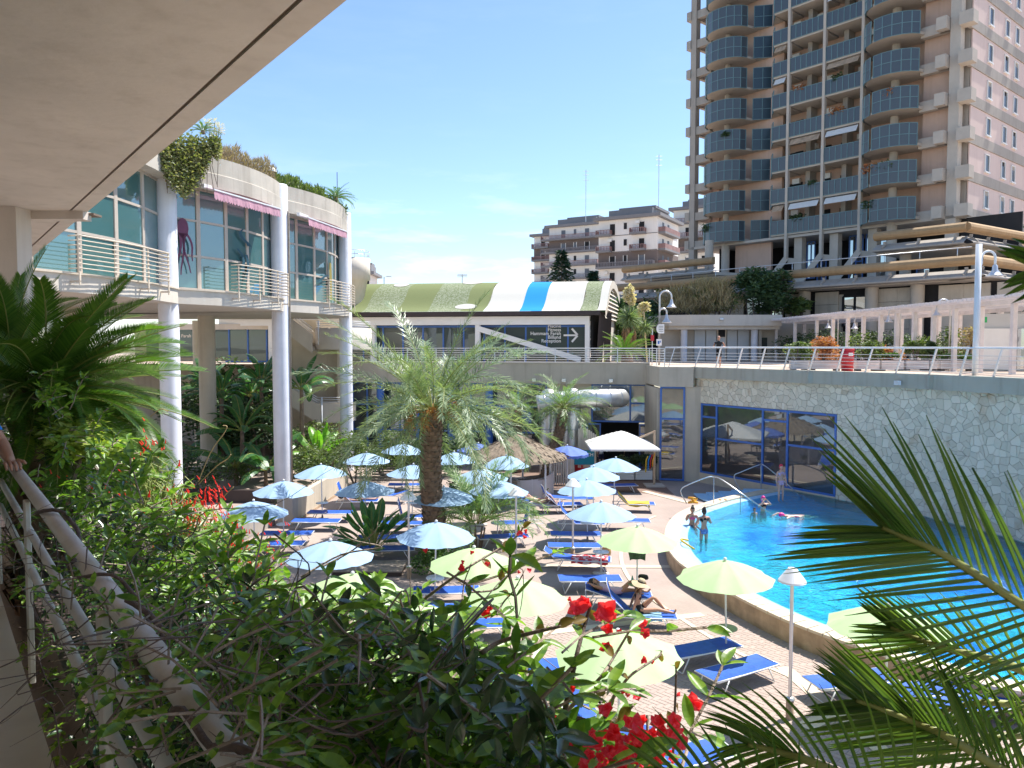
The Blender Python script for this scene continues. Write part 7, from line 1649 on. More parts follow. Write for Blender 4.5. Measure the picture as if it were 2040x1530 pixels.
g2 = PD(1030,800,44); bk2 = thing('date_palm', 'vivid green palm crown behind the big palm at its right', 'palm', (g2.x,44,0)); mb = MB(); palm_trunk(mb, [(0,0,0),(.05,0,1.8),(0,0,3.6)], (.28,.22), 9); part('trunk', mb, M['bark'], bk2); crown(bk2, YP, 24, (80,-15), 31, 'frond', 3.7, (.9,1.1), 25)

def paddle(name, L_, W_, curve, m, n=12, torn=.3, pet=.5, seed=0, fold=.35):
    """banana or strelitzia leaf: petiole plus blade lying along +x"""
    rr_ = random.Random(seed); mb = MB(); pts = []; p = V((0,0,0)); T = []
    N_ = 16
    for i in range(N_+1): f = i/N_; th = -curve*f**1.6; t = V((cos(th),0,sin(th))); pts.append(p.copy()); T.append(t); p = p+t*(L_/N_)
    mb.mi = 0; mb.tube(pts, [.022*L_*(1-.85*i/N_)*.8 for i in range(N_+1)], 5); mb.mi = 1
    k0 = int(pet*N_)
    for s in (-1,1):
        i = k0
        while i < N_:
            f0 = (i-k0)/(N_-k0); f1 = (i+1-k0)/(N_-k0); w0 = W_*(sin(pi*min(1,f0*.93+.07))**.55) if f0 < 1 else 0; w1 = W_*(max(0,sin(pi*min(1,f1*.93+.07)))**.55)
            gp = rr_.uniform(0, torn)*.3 if rr_.random() < torn*1.6 else 0
            a = pts[i]; b = pts[i+1].lerp(pts[i], gp); dr = rr_.uniform(-.10,.02)*W_*3*torn; up_ = V((-T[i].z,0,T[i].x)) if False else V((0,0,1))
            a2 = a+V((0,s*w0,-abs(w0)*fold+dr)); b2 = b+V((0,s*w1,-abs(w1)*fold+dr)); am = a+V((0,s*w0*.5,-w0*fold*.25)); bm_ = b+V((0,s*w1*.5,-w1*fold*.25))
            mb._add([a,b,bm_,b2,a2,am], [(0,1,2,5),(5,2,3,4)]); i += 1
    return mb.mesh(name, [M['rachis'], m])
def paddle_plant(name, label, cat, loc, leafs, n, spread, seed, z=.1, sc=(.8,1.1), stem=None, group=None, azr=None):
    t = thing(name, label, cat, loc, 0, group); rr_ = random.Random(seed)
    for i in range(n):
        f = i/max(1,n-1); a = i*2.4+rr_.uniform(-.3,.3) if azr is None else R(rr_.uniform(*azr)); e = R(spread[0]+(spread[1]-spread[0])*f+rr_.uniform(-7,7)); s_ = rr_.uniform(*sc)
        o = link('leaf', leafs[i%len(leafs)], t); o.rotation_euler = (R(rr_.uniform(-35,35)), -e, a); o.location = (cos(a)*.05,sin(a)*.05,z); o.scale = (s_,)*3
    if stem: mb = MB(); mb.lathe([(stem,0),(stem*.8,z*.6),(stem*.6,z+.1),(.01,z+.3)], 9); part('stem', mb, M['bark'], t, True)
    return t
ST = [paddle('leaf', 1.7, .15, c, M['banana'], pet=.5, torn=.05, seed=i, fold=.6) for i, c in enumerate((.3,.7,1.1))]
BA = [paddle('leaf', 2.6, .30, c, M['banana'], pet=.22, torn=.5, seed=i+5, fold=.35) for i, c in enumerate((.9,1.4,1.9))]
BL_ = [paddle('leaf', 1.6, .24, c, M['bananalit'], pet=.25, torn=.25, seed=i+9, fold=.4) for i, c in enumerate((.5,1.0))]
g = PZ(742,1105,0); paddle_plant('bird_of_paradise', 'bird of paradise plant with upright paddle leaves left of the palm', 'plant', (g.x,g.y,0), ST, 34, (86,28), 2, .1, (.85,1.25))
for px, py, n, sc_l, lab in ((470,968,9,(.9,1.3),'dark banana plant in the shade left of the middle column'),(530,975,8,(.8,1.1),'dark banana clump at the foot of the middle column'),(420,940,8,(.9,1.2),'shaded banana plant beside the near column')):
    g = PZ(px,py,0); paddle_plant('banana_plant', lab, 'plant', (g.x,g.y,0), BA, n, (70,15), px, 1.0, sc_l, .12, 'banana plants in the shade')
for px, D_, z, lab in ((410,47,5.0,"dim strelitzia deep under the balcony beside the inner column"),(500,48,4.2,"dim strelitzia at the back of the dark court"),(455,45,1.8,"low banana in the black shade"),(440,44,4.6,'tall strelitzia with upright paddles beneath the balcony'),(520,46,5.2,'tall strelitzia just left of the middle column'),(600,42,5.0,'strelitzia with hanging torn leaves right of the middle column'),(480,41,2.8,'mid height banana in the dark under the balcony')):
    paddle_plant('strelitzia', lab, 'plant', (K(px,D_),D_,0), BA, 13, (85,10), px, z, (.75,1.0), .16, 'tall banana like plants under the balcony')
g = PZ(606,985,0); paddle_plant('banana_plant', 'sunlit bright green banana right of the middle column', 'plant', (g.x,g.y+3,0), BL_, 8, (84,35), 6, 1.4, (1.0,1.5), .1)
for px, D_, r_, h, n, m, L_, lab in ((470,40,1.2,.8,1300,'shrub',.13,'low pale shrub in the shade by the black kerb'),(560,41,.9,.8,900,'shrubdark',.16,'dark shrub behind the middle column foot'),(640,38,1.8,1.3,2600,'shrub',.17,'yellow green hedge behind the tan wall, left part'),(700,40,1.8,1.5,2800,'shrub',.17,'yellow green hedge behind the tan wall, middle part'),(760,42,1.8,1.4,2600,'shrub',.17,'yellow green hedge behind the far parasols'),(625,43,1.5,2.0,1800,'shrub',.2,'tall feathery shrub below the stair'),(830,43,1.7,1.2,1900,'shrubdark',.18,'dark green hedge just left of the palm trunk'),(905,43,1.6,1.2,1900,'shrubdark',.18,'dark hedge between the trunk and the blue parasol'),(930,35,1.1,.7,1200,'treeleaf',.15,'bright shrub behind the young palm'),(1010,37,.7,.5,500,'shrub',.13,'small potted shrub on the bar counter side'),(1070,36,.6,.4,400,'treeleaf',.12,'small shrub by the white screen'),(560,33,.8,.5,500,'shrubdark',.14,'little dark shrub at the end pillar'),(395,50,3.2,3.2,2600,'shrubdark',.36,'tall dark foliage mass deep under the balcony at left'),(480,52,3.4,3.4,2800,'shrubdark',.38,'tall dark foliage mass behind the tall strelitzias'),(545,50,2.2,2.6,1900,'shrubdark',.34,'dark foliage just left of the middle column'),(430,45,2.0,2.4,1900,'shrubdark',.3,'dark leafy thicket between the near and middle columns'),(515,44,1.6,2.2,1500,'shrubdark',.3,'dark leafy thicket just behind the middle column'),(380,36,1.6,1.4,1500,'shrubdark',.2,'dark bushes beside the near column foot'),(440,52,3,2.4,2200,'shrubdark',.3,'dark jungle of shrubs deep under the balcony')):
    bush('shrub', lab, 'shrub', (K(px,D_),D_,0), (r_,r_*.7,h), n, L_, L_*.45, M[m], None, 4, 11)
g = PZ(880,1140,0); bush('shrub', 'dark green bush below the palm trunk under the green parasol', 'shrub', (g.x,g.y,0), (1.2,.9,.6), 1500, .14, .06, M['treeleaf'], None, 4, 10)
# tan retaining wall, pillar, lower grey wall
rw_ = thing('retaining_wall', 'tan low wall with palm shadows behind the left loungers', 'wall', (0,0,0)); a = PZ(592,1041,0); b = PZ(694,972,0)
mb = MB(); wallseg(mb, V(a[:2]), V(b[:2]), .12, 1.12, .25); part('wall', mb, M['beige'], rw_); mb = MB(); wallseg(mb, V(a[:2])+V((.02,-.03)), V(b[:2])+V((.02,-.03)), 0, .118, .3); part('skirting', mb, M['coplow'], rw_)
pz = PZ(572,1046,0); t = thing('wall_pillar', 'dark grey square pillar at the near end of the tan wall', 'pillar', (pz.x,pz.y,0)); mb = MB(); mb.bbox(-.33,-.25,0,.33,.5,1.2,.02); part('pillar', mb, M['tgrey'], t)
lw = thing('planter_wall', 'low grey planter wall running down left of the loungers', 'wall', (0,0,0)); a = PZ(548,1045,0); b = PZ(430,1110,0); mb = MB(); wallseg(mb, V(b[:2]), V(a[:2]), 0, .75, .35); part('wall', mb, M['tgrey'], lw); mb = MB(); wallseg(mb, V(b[:2])+V((0,-.04)), V(a[:2])+V((0,-.04)), .752, .82, .45); part('coping', mb, M['tslab'], lw)
kb = thing('black_kerb', 'black planter kerb in the shade behind the left parasols', 'kerb', (0,0,0)); a = PZ(370,1000,0); b = PZ(560,1003,0); mb = MB(); wallseg(mb, V(a[:2]), V(b[:2]), 0, .6, .3); part('kerb', mb, M['gutter'], kb)
wd = thing('wooden_steps', 'weathered wooden deck steps behind the far loungers', 'steps', (0,0,0)); c0 = PZ(775,958,0)
for k in range(6): mb = MB(); mb.box(c0.x-1.0,c0.y+.22*k,.02+.11*k,c0.x+1.6,c0.y+.22*k+.19,.10+.11*k); part('board', mb, M['wood'], wd)
wd = thing('wooden_deck', 'weathered boarded platform behind the lowest blue parasol', 'deck', (0,0,0)); c0 = PZ(720,1150,0)
for k in range(9): mb = MB(); mb.box(c0.x-1.0,c0.y+.14*k,.16,c0.x+1.3,c0.y+.14*k+.125,.20); part('board', mb, M['wood'], wd)
mb = MB(); mb.box(c0.x-.95,c0.y+.05,.0,c0.x+1.25,c0.y+1.2,.155); part('joists', mb, M['gutter'], wd)
g = PZ(838,1100,0); t = thing('stone_ball', 'pinkish upright stone disc behind the mushroom lamp pole', 'stone', (g.x,g.y,0)); mb = MB(); mb.ball((0,0,.45), .45, 20, 12, (.85,.3,1)); part('stone', mb, M['slabcream'], t, True)
g = PZ(868,1062,0); t = thing('cut_palm_stump', 'pale cut palm butt at the foot of the big trunk', 'stump', (g.x+.1,g.y-.5,0)); mb = MB(); mb.ball((0,0,.3), .3, 12, 8, (.6,.4,1)); part('stump', mb, M['straw'], t, True)

# ------------------------------------------------------------------ planted roof of the curved building
random.seed(63)
t = thing('hanging_ivy', 'green ivy hanging over the roof edge at the near white column', 'ivy', (0,0,0)); mb = MB(); P = []
for i in range(8500):
    px = rnd(322,438); f = (px-322)/116; top = 262+30*f; bot = 300+85*sin(pi*min(1,f*1.05+.1))*1.0; py = top+(bot-top)*random.random()**.8; py += random.gauss(0,9); P.append(tuple(PD(px, py, 28.9+2.2*f+rnd(-.35,.35))))
leaves(mb, P, .12, .09); part('foliage', mb, leafmat('ivy_leaf', (.11,.15,.05), (.32,.30,.16), .5, .25), t)
mb = MB()
for k in range(16):
    px = 330+k*7; mb.tube([PD(px,285,29.2+k*.13), PD(px+rnd(-6,6),330,29.1+k*.13), PD(px+rnd(-9,9),385+rnd(-25,5),29.2+k*.13)], .012, 4)
part('stem', mb, M['twig'], t)
P = []
def roofbush(name, label, px0, px1, y0, y1, h, n, m, L_, W__, up_=False, D0=33, D1=36):
    t = thing(name, label, 'plant', (0,0,0)); mb = MB(); P = []; dd = []
    for i in range(n):
        f = random.random(); px = px0+(px1-px0)*f; base = y0+(y1-y0)*f; P.append(tuple(PD(px, base-h*random.random()**1.3*(.8+.15*sin(px*.11)+.1*sin(px*.31))+6, D0+(D1-D0)*f+rnd(-.6,.6)))); dd.append((rnd(-.5,.5),rnd(-.5,.5),rnd(.4,1.2)) if up_ else (rnd(-1,1),rnd(-1,1),rnd(-.4,1)))
    leaves(mb, P, L_, W__, dirs=dd); part('foliage', mb, m, t)
M['lav'] = leafmat('faded_lavender', (.22,.17,.11), (.36,.28,.22), .8, .2)
roofbush('lavender_bush', 'faded brown lavender bushes along the curved roof edge', 425, 548, 316, 362, 42, 3600, M['lav'], .28, .035, True, 32.5, 37.2)
roofbush('rosemary_bush', 'green grassy shrubs on the far half of the curved roof edge', 548, 645, 362, 398, 27, 2600, M['shrub'], .26, .05, True, 37.5, 42.0)
roofbush('roof_plant', 'low shrub at the far end of the curved roof', 640, 690, 400, 425, 22, 1100, M['shrub'], .25, .07, False, 42.0, 44.3)
p = PD(668,392,43.4); cycad('cycad on the far end of the curved roof', (p.x,p.y,p.z-.4), .98, 34, 8, None, (60,-5), .35)
mb = MB(); t = thing('antenna_mast', 'thin pole rising behind the roof cycad', 'antenna', (p.x,p.y+.5,p.z-.5)); mb.tube([(0,0,0),(0,0,2.0)], .02, 5); part('mast', mb, M['gutter'], t)
p = PD(404,262,30.6); cycad('cycad with bright fronds above the hanging ivy', (p.x,p.y,p.z-.1), .55, 22, 9, None, (70,10), .2)
t = thing('agapanthus', 'pale agapanthus flower heads above the hanging ivy', 'flower', (0,0,0)); mb = MB(); mb2 = MB()
for px, py in ((412,243),(419,252),(428,244),(437,252),(441,262),(432,262),(425,268)):
    a = PD(px, py, 31); b = PD(px-4, 290, 31); mb.tube([b, a], .012, 4); leaves(mb2, [tuple(a+V((rnd(-.14,.14),rnd(-.14,.14),rnd(-.14,.14)))) for _ in range(60)], .09, .03)
part('stalk', mb, M['shrub'], t); part('flower_head', mb2, bpy.data.materials['cream_bloom'], t)

# ------------------------------------------------------------------ foreground cycad at the left
c = PD(78,790,5.6); cyl = thing('cycad', 'big glossy cycad filling the left side before the near column', 'cycad', (c.x,c.y,c.z))
CF = [frond_mesh('frond', 1.45, 88, .23, .012, cv, 72, 34, 28, mc, .06, .10, .10, .011, i, .4) for i, cv in enumerate((.5,.85,1.15))]
rr_ = random.Random(15)
for i in range(92):
    f = i/91; a = rr_.uniform(-pi*.62, pi*.45) if i % 4 else rr_.uniform(0, 2*pi); e = R(66-100*f**.9+rr_.uniform(-6,6)); s_ = rr_.uniform(.62,.86); o = link('frond', CF[i%3], cyl); o.rotation_euler = (R(rr_.uniform(-28,28)), -e, a); o.location = (cos(a)*.05, sin(a)*.05, .0); o.scale = (s_,)*3
mb = MB(); palm_trunk(mb, [(0,0,-1.6),(0,0,-.8),(0,0,.05)], (.2,.17), 5); part('trunk', mb, M['bark'], cyl)
c2 = PD(20,700,6.6); c2t = thing('cycad', 'dark shaded cycad at the far left edge under the overhang', 'cycad', (c2.x,c2.y,c2.z-.2))
for i in range(30):
    f = i/29; a = i*2.4; e = R(88-60*f+rr_.uniform(-6,6)); s_ = rr_.uniform(.6,.8); o = link('frond', CF[i%3], c2t); o.rotation_euler = (R(rr_.uniform(-25,25)), -e, a); o.scale = (s_,)*3
pb = thing('hanging_planter_bed', 'planter trough darkened for shade beneath the climber outside the rail', 'planter', (0,0,0)); mb = MB(); P = [O_(.50,.5,0),O_(1.45,.5,0),O_(1.45,13,0),O_(.50,13,0)]; mb.prism([p[:2] for p in P], EYE-2.4, EYE-1.6); part('trough', mb, M['gutter'], pb)  # dark brown all over, colour stands in for the shade below the rail

# ------------------------------------------------------------------ climber over the rail
cl = thing('climbing_jasmine', 'glossy leaved climber sprawling over the rail across the lower left', 'climber', (0,0,0))
tops = [(0,745),(60,738),(130,770),(190,850),(250,905),(330,985),(430,1050),(520,1112),(600,1150),(700,1128),(770,1122),(840,1160),(900,1200),(980,1262),(1060,1300),(1130,1395),(1200,1470),(1280,1500),(1360,1545)]
def top_at(px):
    for i in range(len(tops)-1):
        if px <= tops[i+1][0]: a, b = tops[i], tops[i+1]; return a[1]+(b[1]-a[1])*(px-a[0])/(b[0]-a[0])
    return 1560
def Dp(px, p): return p/(.788*(px-CX)/F+.616)
LV = []; TW = []
def twig(px, py, p, n=7, L_=.057, out=None):
    D_ = min(Dp(px, p), 8.5); o = PD(px, py, D_); far = max(1.0, min(2.2, D_/2.6)) if D_ > 2.6 else 1.0
    a = rnd(0, 2*pi); d = V((nO.x*rnd(-.3,.9)+cos(a)*.6, nO.y*rnd(-.3,.9)+sin(a)*.6, rnd(-.35,.8))).normalized(); pts = [o]; q = o.copy(); ln = rnd(.10,.22)
    for k in range(n//2+1): d = (d+V((rnd(-.25,.25),rnd(-.25,.25),rnd(-.2,.1)))).normalized(); q = q+d*ln/(n//2+1)*1.0; pts.append(q.copy())
    TW.append((pts, .0022)); 
    for k, q in enumerate(pts[1:]):
        dd = (pts[k+1]-pts[k]).normalized(); s = dd.cross(V((rnd(-.3,.3),rnd(-.3,.3),1))).normalized()
        for sg in (-1,1):
            ld = (s*sg*rnd(.6,1)+dd*rnd(.4,1.0)+V((0,0,rnd(-.35,.35)))).normalized(); LV.append((q, ld, V((rnd(-.45,.45)+.1,rnd(-.45,.45)-.15,1)).normalized(), L_*rnd(.65,1.25)*(far**.5)))
    LV.append((pts[-1], d, V((0,0,1)), L_*rnd(.7,1.0)*(far**.5)))
random.seed(17)
for i in range(2300):
    px = rnd(-20, 1180)**1.0; t0 = top_at(px); py = t0+(8 if px < 250 else min(205, 8+(px-250)*.27))+(1560-t0)*random.random()**1.25
    if px < 220 and py > 1130 and random.random() < .93: continue
    if px < 480 and py > 1200+(.0) and random.random() < .8: continue
    if px < 420 and py > 960+(px*1.25) and random.random() < .75: continue
    if px > 880 and random.random() < .60: continue
    base = .52 if px < 300 else .62
    twig(px, py, base+.75*random.random()*(1 if px < 700 else .8))
for i in range(330):
    px = rnd(10,520); twig(px, rnd(930+px*.9,1540), rnd(.34,.42) if i % 4 == 0 else rnd(.43,.62), 5, .043)
for px, py in ((1050,1250),(1065,1285),(1030,1230),(1090,1330),(1120,1300),(1115,1350),(1060,1400),(1010,1330),(1290,1425),(1320,1450),(1370,1490),(1345,1520),(1250,1490),(935,1165),(890,1140),(1000,1410),(1180,1270),(1195,1400)): twig(px, py, rnd(.75,.95), 5, .05)
def leaf_mesh(curl, wid, name='leaf'):
    mb = MB(); prf = [(0,.05),(.14,.5),(.32,.92),(.5,1),(.68,.86),(.85,.5),(1,.02)]; rows = []
    for f, w in prf:
        z = -curl*f*f; rows.append([(f,-w*wid/2,z+w*wid*.18),(f,-w*wid/4,z+w*wid*.05),(f,0,z-.01),(f,w*wid/4,z+w*wid*.05),(f,w*wid/2,z+w*wid*.18)])
    for a, b in zip(rows, rows[1:]): mb.strip(a, b)
    return mb
LM = [leaf_mesh(c, w) for c, w in ((.10,.36),(.22,.34),(.34,.42),(.05,.44),(-.12,.36))]
LMe = [m.mesh('leaf', M['jas'], True) for m in LM]
def lmat(p, d, n, s):
    y = n.cross(d)
    if y.length < 1e-3: y = d.orthogonal()
    y.normalize(); z = d.cross(y).normalized(); return Matrix(((d.x*s,y.x*s,z.x*s,p.x),(d.y*s,y.y*s,z.y*s,p.y),(d.z*s,y.z*s,z.z*s,p.z),(0,0,0,1)))
LV.sort(key=lambda l: l[0].y if l[0].y > .3 else 99)
n_ind = 0; rest = MB()
for i, (p, d, n, s) in enumerate(LV):
    if p.y < .33: continue
    k = i % 5; mx_ = lmat(p, d, n, s)
    if n_ind < 300 and p.z > EYE-.63*p.y+.0: 
        o = link('leaf', LMe[k], cl); o.matrix_basis = mx_; n_ind += 1
    else: rest.M = mx_; rest._add(LM[k].v, LM[k].f)
rest.M = None
tag(part('foliage', rest, M['jas'], cl, True), kind='stuff')
mb = MB()
for pts, r in TW: mb.tube(pts, [r*1.2]*len(pts), 4, False)
tag(part('twigs', mb, M['twig2'], cl), kind='stuff')
for i in range(140):
    px = rnd(-10,420); py = rnd(960,1560); D_ = Dp(px, rnd(.46,.7))
    if D_ < 12: TW.append(([PD(px,py,D_), PD(px,py,D_)+V((rnd(-.2,.2),rnd(-.2,.2),rnd(-.2,.1)))], .003))
# inner leaves, shade put into their colour, and woody heart of the climber
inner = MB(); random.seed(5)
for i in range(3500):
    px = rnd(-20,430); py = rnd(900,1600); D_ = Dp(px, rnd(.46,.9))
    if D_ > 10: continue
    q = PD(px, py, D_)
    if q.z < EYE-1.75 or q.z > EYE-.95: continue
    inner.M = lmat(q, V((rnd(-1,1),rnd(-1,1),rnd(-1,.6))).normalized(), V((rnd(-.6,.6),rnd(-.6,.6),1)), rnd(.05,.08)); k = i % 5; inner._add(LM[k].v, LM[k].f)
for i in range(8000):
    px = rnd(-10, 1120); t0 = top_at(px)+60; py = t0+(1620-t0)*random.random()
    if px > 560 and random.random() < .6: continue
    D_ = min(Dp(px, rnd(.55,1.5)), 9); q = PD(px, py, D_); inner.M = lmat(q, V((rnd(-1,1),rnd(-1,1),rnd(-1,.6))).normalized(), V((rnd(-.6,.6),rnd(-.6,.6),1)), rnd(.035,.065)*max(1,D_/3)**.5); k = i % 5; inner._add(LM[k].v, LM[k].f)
inner.M = None; tag(part('inner_foliage', inner, M['jas_shade'], cl, True), kind='stuff')
def wander(a, b, n, amp):
    a = V(a); b = V(b); L_ = (b-a).length; P = [a]
    for i in range(1, n): f = i/n; P.append(a.lerp(b, f)+V((rnd(-1,1),rnd(-1,1),rnd(-1,1)))*amp*L_*sin(pi*f))
    P.append(b); return catmull([tuple(p) for p in P], 4)
for i in range(70):
    px = rnd(180,1000); py = max(top_at(px)+80, rnd(1180,1560)); q = PD(px, py, min(6,Dp(px, rnd(.4,1.2)))); px2 = px+rnd(-260,260); py2 = py+rnd(-180,160); q2 = PD(px2, py2, max(.5,min(6,Dp(max(-60,px2), rnd(.4,1.2)))))
    if (q2-q).length > 2.2 or min(q.y,q2.y) < .95: continue
    P = wander(q, q2, 5, .16); r_ = rnd(.0015,.0045); mb = MB(); mb.tube(P, [r_*min(1,.15+j*.3)*(1-.88*j/len(P)) for j in range(len(P))], 6); part('woody_stem', mb, M['twig'] if i % 3 else M['twig2'], cl, True)
for i in range(90):     # tangle round the lower rails
    px = rnd(20,620); py = rnd(max(1000,900+px*.6),1570); q = PD(px, py, Dp(px, rnd(.33,.5))); q2 = q+V((rnd(-.5,.5),rnd(-.6,.6),rnd(-.4,.25)))
    if q.y > 4 or q.y < .95 or q2.y < .95: continue
    P = wander(q, q2, 5, .2); r_ = rnd(.0012,.0032); mb = MB(); mb.tube(P, [r_*min(1,.15+j*.3)*(1-.88*j/len(P)) for j in range(len(P))], 5); part('woody_stem', mb, M['twig'], cl, True)
for k in range(3):      # stems wound round the handrail
    t_ = rnd(.9,3.4); P = []; a0 = rnd(0,6)
    for j in range(22): a = a0+j*.30+.5*sin(j*.7); q = V(O_(PR,t_+j*.045+.02*sin(j*1.3),-.70)); P.append(tuple(q+(nO.to_3d()*cos(a)+V((0,0,1))*sin(a))*.045))
    mb = MB(); mb.tube(P, rnd(.004,.008), 6); part('wound_stem', mb, M['twig'], cl, True)

# ------------------------------------------------------------------ red flowered russelia behind the climber
ru = thing('coral_plant', 'feathery coral plant with scarlet tubular flowers behind the climber', 'flowering shrub', (0,0,0)); random.seed(3)
mb = MB(); fl_m = MB()
for i in range(1700):
    px = rnd(300,545); f = (px-300)/245; y0_ = 905+(1130-905)*f+rnd(-10,120); D_ = rnd(3.9,5.2); q = PD(px-rnd(20,60), y0_+rnd(0,60), D_); d = V((rnd(.2,1)*.5,-.2+rnd(-.3,.3),rnd(.1,.6))); L_ = rnd(.18,.34); P = [q, q+d*L_*.5+V((0,0,.04)), q+d*L_+V((0,0,-.03))]; mb.tube(P, .0022, 3, False)
    if random.random() < .22 and px > 350:
        e = P[-1]; dn = V((rnd(-.3,.5),rnd(-.4,.2),-1)).normalized(); fl_m.tube([e, e+dn*.02, e+dn*.034], [.003,.0045,.007], 5)
part('stems', mb, leafmat('wiry_green_stem', (.16,.22,.05), (.30,.34,.10), .6, .1), ru); part('flowers', fl_m, M['redbloom'], ru)
for i, (px, py, n) in enumerate(((400,1010,60),(440,1035,60),(415,985,50),(470,1060,24),(455,1110,34),(510,1085,22),(500,1165,30),(545,1060,14),(380,985,20),(220,970,14),(300,880,26),(110,965,4),(545,1130,10))):
    m2 = MB()
    for k in range(n): e = PD(px+random.gauss(0,24), py+random.gauss(0,16), 4.2+rnd(-.3,.3)); dn = V((rnd(-.2,.8),rnd(-.5,.2),-.8)).normalized(); m2.tube([e, e+dn*.014, e+dn*.024], [.0018,.0028,.0045], 5)
    part('flower_spray', m2, M['redbloom'], ru)
# curling dry stalks standing above it
mb = MB()
for pts in (((395,960),(420,900),(445,865),(452,850),(444,848)),((395,965),(430,930),(452,915),(460,905)),((430,1010),(450,985),(465,970)),((300,830),(320,815),(335,820))): mb.tube(catmull([tuple(PD(x,y,4.0)) for x, y in pts], 4), .003, 5)
part('dry_stalk', mb, mat('dry_straw', (.42,.32,.16), .8, .2), ru)
bush('shrub', 'bright yellow green shrub glowing in sun at the foot of the left cycad', 'shrub', tuple(PD(135,890,5.0)-V((0,0,.25))), (.34,.25,.24), 900, .065, .035, leafmat('lime_leaf', (.20,.26,.05), (.36,.42,.10), .5, .35), None, 3, 8)

# ------------------------------------------------------------------ bougainvillea
bo = thing('bougainvillea', 'bougainvillea twigs with crimson bracts rising at the lower centre', 'flowering shrub', (0,0,0)); random.seed(29); DB = 1.32
def bstem(pts, r0, r1, D_=DB, nl=0, m='twig2'):
    P = catmull([tuple(PD(x, y, D_+.03*sin(i*1.7))) for i, (x, y) in enumerate(pts)], 5); n = len(P); mb = MB(); mb.tube(P, [r0+(r1-r0)*i/(n-1) for i in range(n)], 7); part('stem', mb, M[m], bo, True); return P
SP = [bstem([(1085,1560),(1110,1480),(1130,1395),(1148,1310),(1164,1249),(1179,1197)], .0068, .0025, m='twig'),
 bstem([(1090,1450),(1134,1411),(1175,1372),(1199,1346),(1223,1309),(1263,1242)], .0045, .002),
 bstem([(1205,1430),(1223,1388),(1236,1371),(1258,1344),(1310,1309),(1318,1296)], .0038, .0016),
 bstem([(1335,1560),(1341,1498),(1344,1420),(1347,1344),(1345,1325)], .003, .0015, m='twig'),
 bstem([(1040,1380),(1087,1408),(1149,1433),(1211,1446),(1262,1456)], .0085, .004, m='twig'),
 bstem([(790,1225),(841,1196),(887,1162),(936,1128),(993,1094),(1031,1067),(1042,1050)], .004, .0015, 1.6),
 bstem([(960,1300),(1000,1277),(1075,1257),(1119,1247),(1163,1232)], .005, .002),
 bstem([(990,1225),(1003,1200),(1023,1177),(1042,1143)], .0022, .0012, 1.5),
 bstem([(921,1198),(925,1160),(938,1127)], .0022, .0012, 1.6),
 bstem([(930,1180),(985,1175),(1010,1150),(1022,1135)], .0025, .0012, 1.55),
 bstem([(1000,1480),(1040,1500),(1110,1505),(1180,1490),(1250,1478)], .006, .003),
 bstem([(1190,1560),(1215,1500),(1235,1440),(1262,1405)], .004, .002),
 bstem([(600,1150),(680,1105),(760,1090),(700,1075),(668,1050)], .003, .0012, 2.0),
 bstem([(640,1130),(700,1098),(745,1060),(752,1045)], .003, .0012, 2.0)]
BR = leaf_mesh(.25, .95); BRm = BR.mesh('bract', M['bract'], True); BLf = leaf_mesh(.15, .62); BLm = BLf.mesh('leaf', M['olive'], True)
def flower(px, py, size, D_=DB, k=None):
    c_ = PD(px, py, D_+rnd(-.03,.03)); L_ = size/F*D_*.66; a0 = rnd(0,6.28); ax = V((rnd(-.5,.5),-.8,rnd(-.2,.6))).normalized(); s = ax.orthogonal().normalized(); t_ = ax.cross(s)
    n = k or (3 if size < 14 else 5)
    f_ = link('flower', None, bo, loc=c_)
    for i in range(n):
        a = a0+2*pi*i/n+rnd(-.3,.3); d = ((s*cos(a)+t_*sin(a))*rnd(.7,1)+ax*rnd(.15,.7)).normalized(); o = link('bract', BRm, f_); m_ = lmat(V((0,0,0)), d, ax, L_*rnd(.75,1.05)); o.matrix_basis = m_
for a in ((1147,1207,40),(1165,1200,24),(1205,1213,42),(1190,1225,26),(1218,1226,22),(1211,1251,24),(1281,1242,20),(1283,1260,20),(1206,1288,24),(1281,1314,15),(1380,1398,36),(1370,1420,18),(1392,1412,16),(1350,1383,11),(1125,1367,22),(1140,1370,16),(1168,1382,13),(1153,1389,13),(1241,1378,13),(1250,1384,11),(1268,1388,17),(1109,1429,16),(1235,1258,11),(1135,1193,10),(1300,1318,9)): flower(*a)
for a in ((968,1222,20),(975,1213,14),(940,1100,10),(972,1124,13),(921,1132,14),(922,1120,9),(1035,1062,12),(1048,1058,10),(1014,1138,10),(1054,1137,10),(1034,1140,7),(848,1097,10),(1045,1070,8)): flower(*a[:3], D_=1.55)
for i in range(85): flower(1266+random.gauss(0,40), 1478+random.gauss(0,27), rnd(16,34), rnd(.98,1.12))
for i in range(14): flower(rnd(1150,1250), rnd(1495,1535), rnd(18,28), 1.02)
for P in SP[:12]:
    for k in range(2, len(P), 3):
        if random.random() < .8:
            c_ = V(P[k]); d = V((rnd(-1,1),rnd(-.6,.6),rnd(-.8,.8))).normalized(); o = link('leaf', BLm if random.random() < .6 else LMe[k%5], bo); o.matrix_basis = lmat(c_, d, V((rnd(-.5,.5),-.6,.8)), rnd(.018,.034))
mb = MB()
for P in SP:
    for k in range(1, len(P), 2): c_ = V(P[k]); mb.tube([c_, c_+V((rnd(-1,1),rnd(-1,1),rnd(-.3,1))).normalized()*.012], [.0009,.0002], 3)
tag(part('thorns', mb, M['twig2'], bo), kind='stuff')

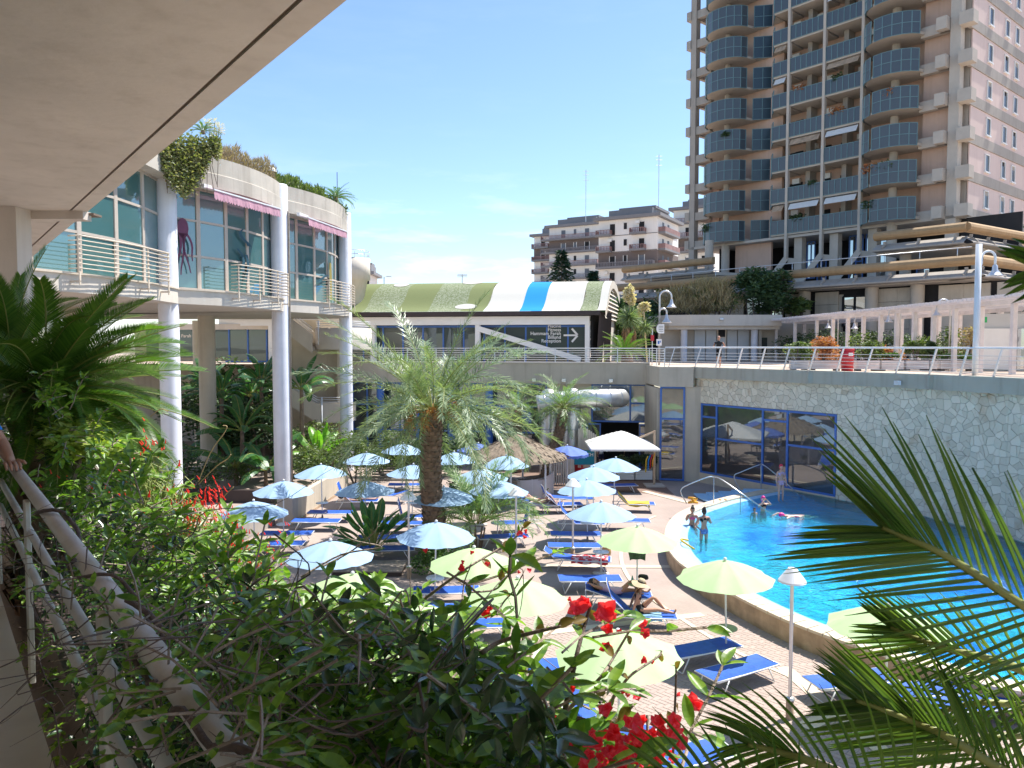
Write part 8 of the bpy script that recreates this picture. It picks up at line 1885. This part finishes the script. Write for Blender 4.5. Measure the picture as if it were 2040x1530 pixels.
# ------------------------------------------------------------------ cycad fronds hanging in from the right, close to the viewer
rc = thing('cycad', 'near cycad whose arching fronds cross the lower right corner', 'cycad', tuple(PD(2500,1500,1.0)))
base_rc = V(rc.location)
def near_frond(pts, ll, a0, a1, nl, w=.0075, single=True, vis_from=0, seed=0, sag=.12, both=True):
    rr_ = random.Random(seed); Pw = [PD(x, y, d) for x, y, d in pts]; P = [V(p) for p in catmull([tuple(p) for p in Pw], 8)]; n = len(P)
    fr = link('frond', None, rc); mb = MB(); mb.tube([p-base_rc for p in P], [.0065*(1-.75*i/(n-1))+.0012 for i in range(n)], 8); part('midrib', mb, M['rachis'], fr, True)
    stuff = MB(); view = V((0,-1,.15))
    for i in range(nl):
        f = i/(nl-1); x = f*(n-1); j = min(n-2,int(x)); c_ = P[j].lerp(P[j+1], x-j); t_ = (P[j+1]-P[j]).normalized(); side = t_.cross(view).normalized(); up_ = side.cross(t_)
        if up_.y > 0: up_ = -up_
        prof = min(1,.42+(1-f)*1.7)
        for s in (-1,1):
            a = R(a0+(a1-a0)*f+rr_.uniform(-2,2)); l = ll*prof*rr_.uniform(.9,1.05); d = (t_*cos(a)+side*s*sin(a)+up_*rr_.uniform(.0,.22)).normalized()
            pts_ = []; q = c_.copy(); dd = d.copy()
            for k in range(6): pts_.append(q.copy()); q = q+dd*(l/5); dd = (dd+V((0,0,-sag*.22))+t_*.03).normalized()
            wv = d.cross(up_).normalized(); A_ = []; B_ = []; C2 = []
            for k, q in enumerate(pts_): ww = w/2*(.55,1,1,.9,.6,.04)[k]; A_.append(q-wv*ww-base_rc+up_*.0010); C2.append(q-base_rc-up_*.0008); B_.append(q+wv*ww-base_rc+up_*.0010)
            m2 = MB(); m2.strip(A_, C2); m2.strip(C2, B_)
            if single and len(singles) < 290: part('leaflet', m2, M['cycad_near'], fr, True); singles.append(1)
            else: stuff._add(m2.v, m2.f)
    if stuff.v: tag(part('leaflets', stuff, M['cycad_near'], fr, True), kind='stuff')
singles = []
near_frond([(2260,1350,.95),(2150,1265,.93),(2040,1207,.92),(1930,1135,.92),(1860,1095,.92),(1800,1070,.93),(1757,1052,.94)], .215, 44, 24, 34, seed=1, w=.0056)
near_frond([(2200,1640,.85),(2060,1570,.86),(1973,1520,.87),(1884,1466,.88),(1820,1438,.9),(1760,1414,.91),(1705,1395,.92)], .14, 48, 22, 42, seed=2, w=.0052)
near_frond([(2200,1420,1.05),(2060,1345,1.05),(1960,1310,1.05),(1900,1296,1.05),(1850,1280,1.06),(1810,1265,1.08),(1775,1250,1.1)], .13, 44, 18, 26, seed=3, w=.005)
near_frond([(2300,1560,1.0),(2180,1480,1.0),(2080,1420,1.0),(1980,1400,1.0),(1900,1410,1.02),(1840,1440,1.03)], .13, 52, 24, 24, single=False, seed=4, sag=.35, w=.0045)
near_frond([(1940,1770,.75),(1840,1650,.75),(1720,1565,.75),(1610,1515,.76),(1560,1500,.77),(1490,1482,.78)], .12, 60, 20, 26, single=False, seed=5, w=.0042, sag=.5)
near_frond([(1720,1800,.7),(1620,1700,.7),(1520,1620,.7),(1410,1565,.71),(1310,1530,.72)], .10, 66, 26, 18, single=False, seed=6, w=.004, sag=.3)
near_frond([(2500,600,.42),(2420,560,.42),(2300,540,.43),(2200,535,.43),(2075,535,.44)], .06, 75, 25, 20, single=False, seed=7, w=.0045)
near_frond([(2300,1500,1.15),(2150,1480,1.15),(2040,1465,1.15),(1930,1480,1.15),(1830,1520,1.16),(1760,1560,1.18)], .14, 58, 25, 22, single=False, seed=8, sag=.3, w=.0045)
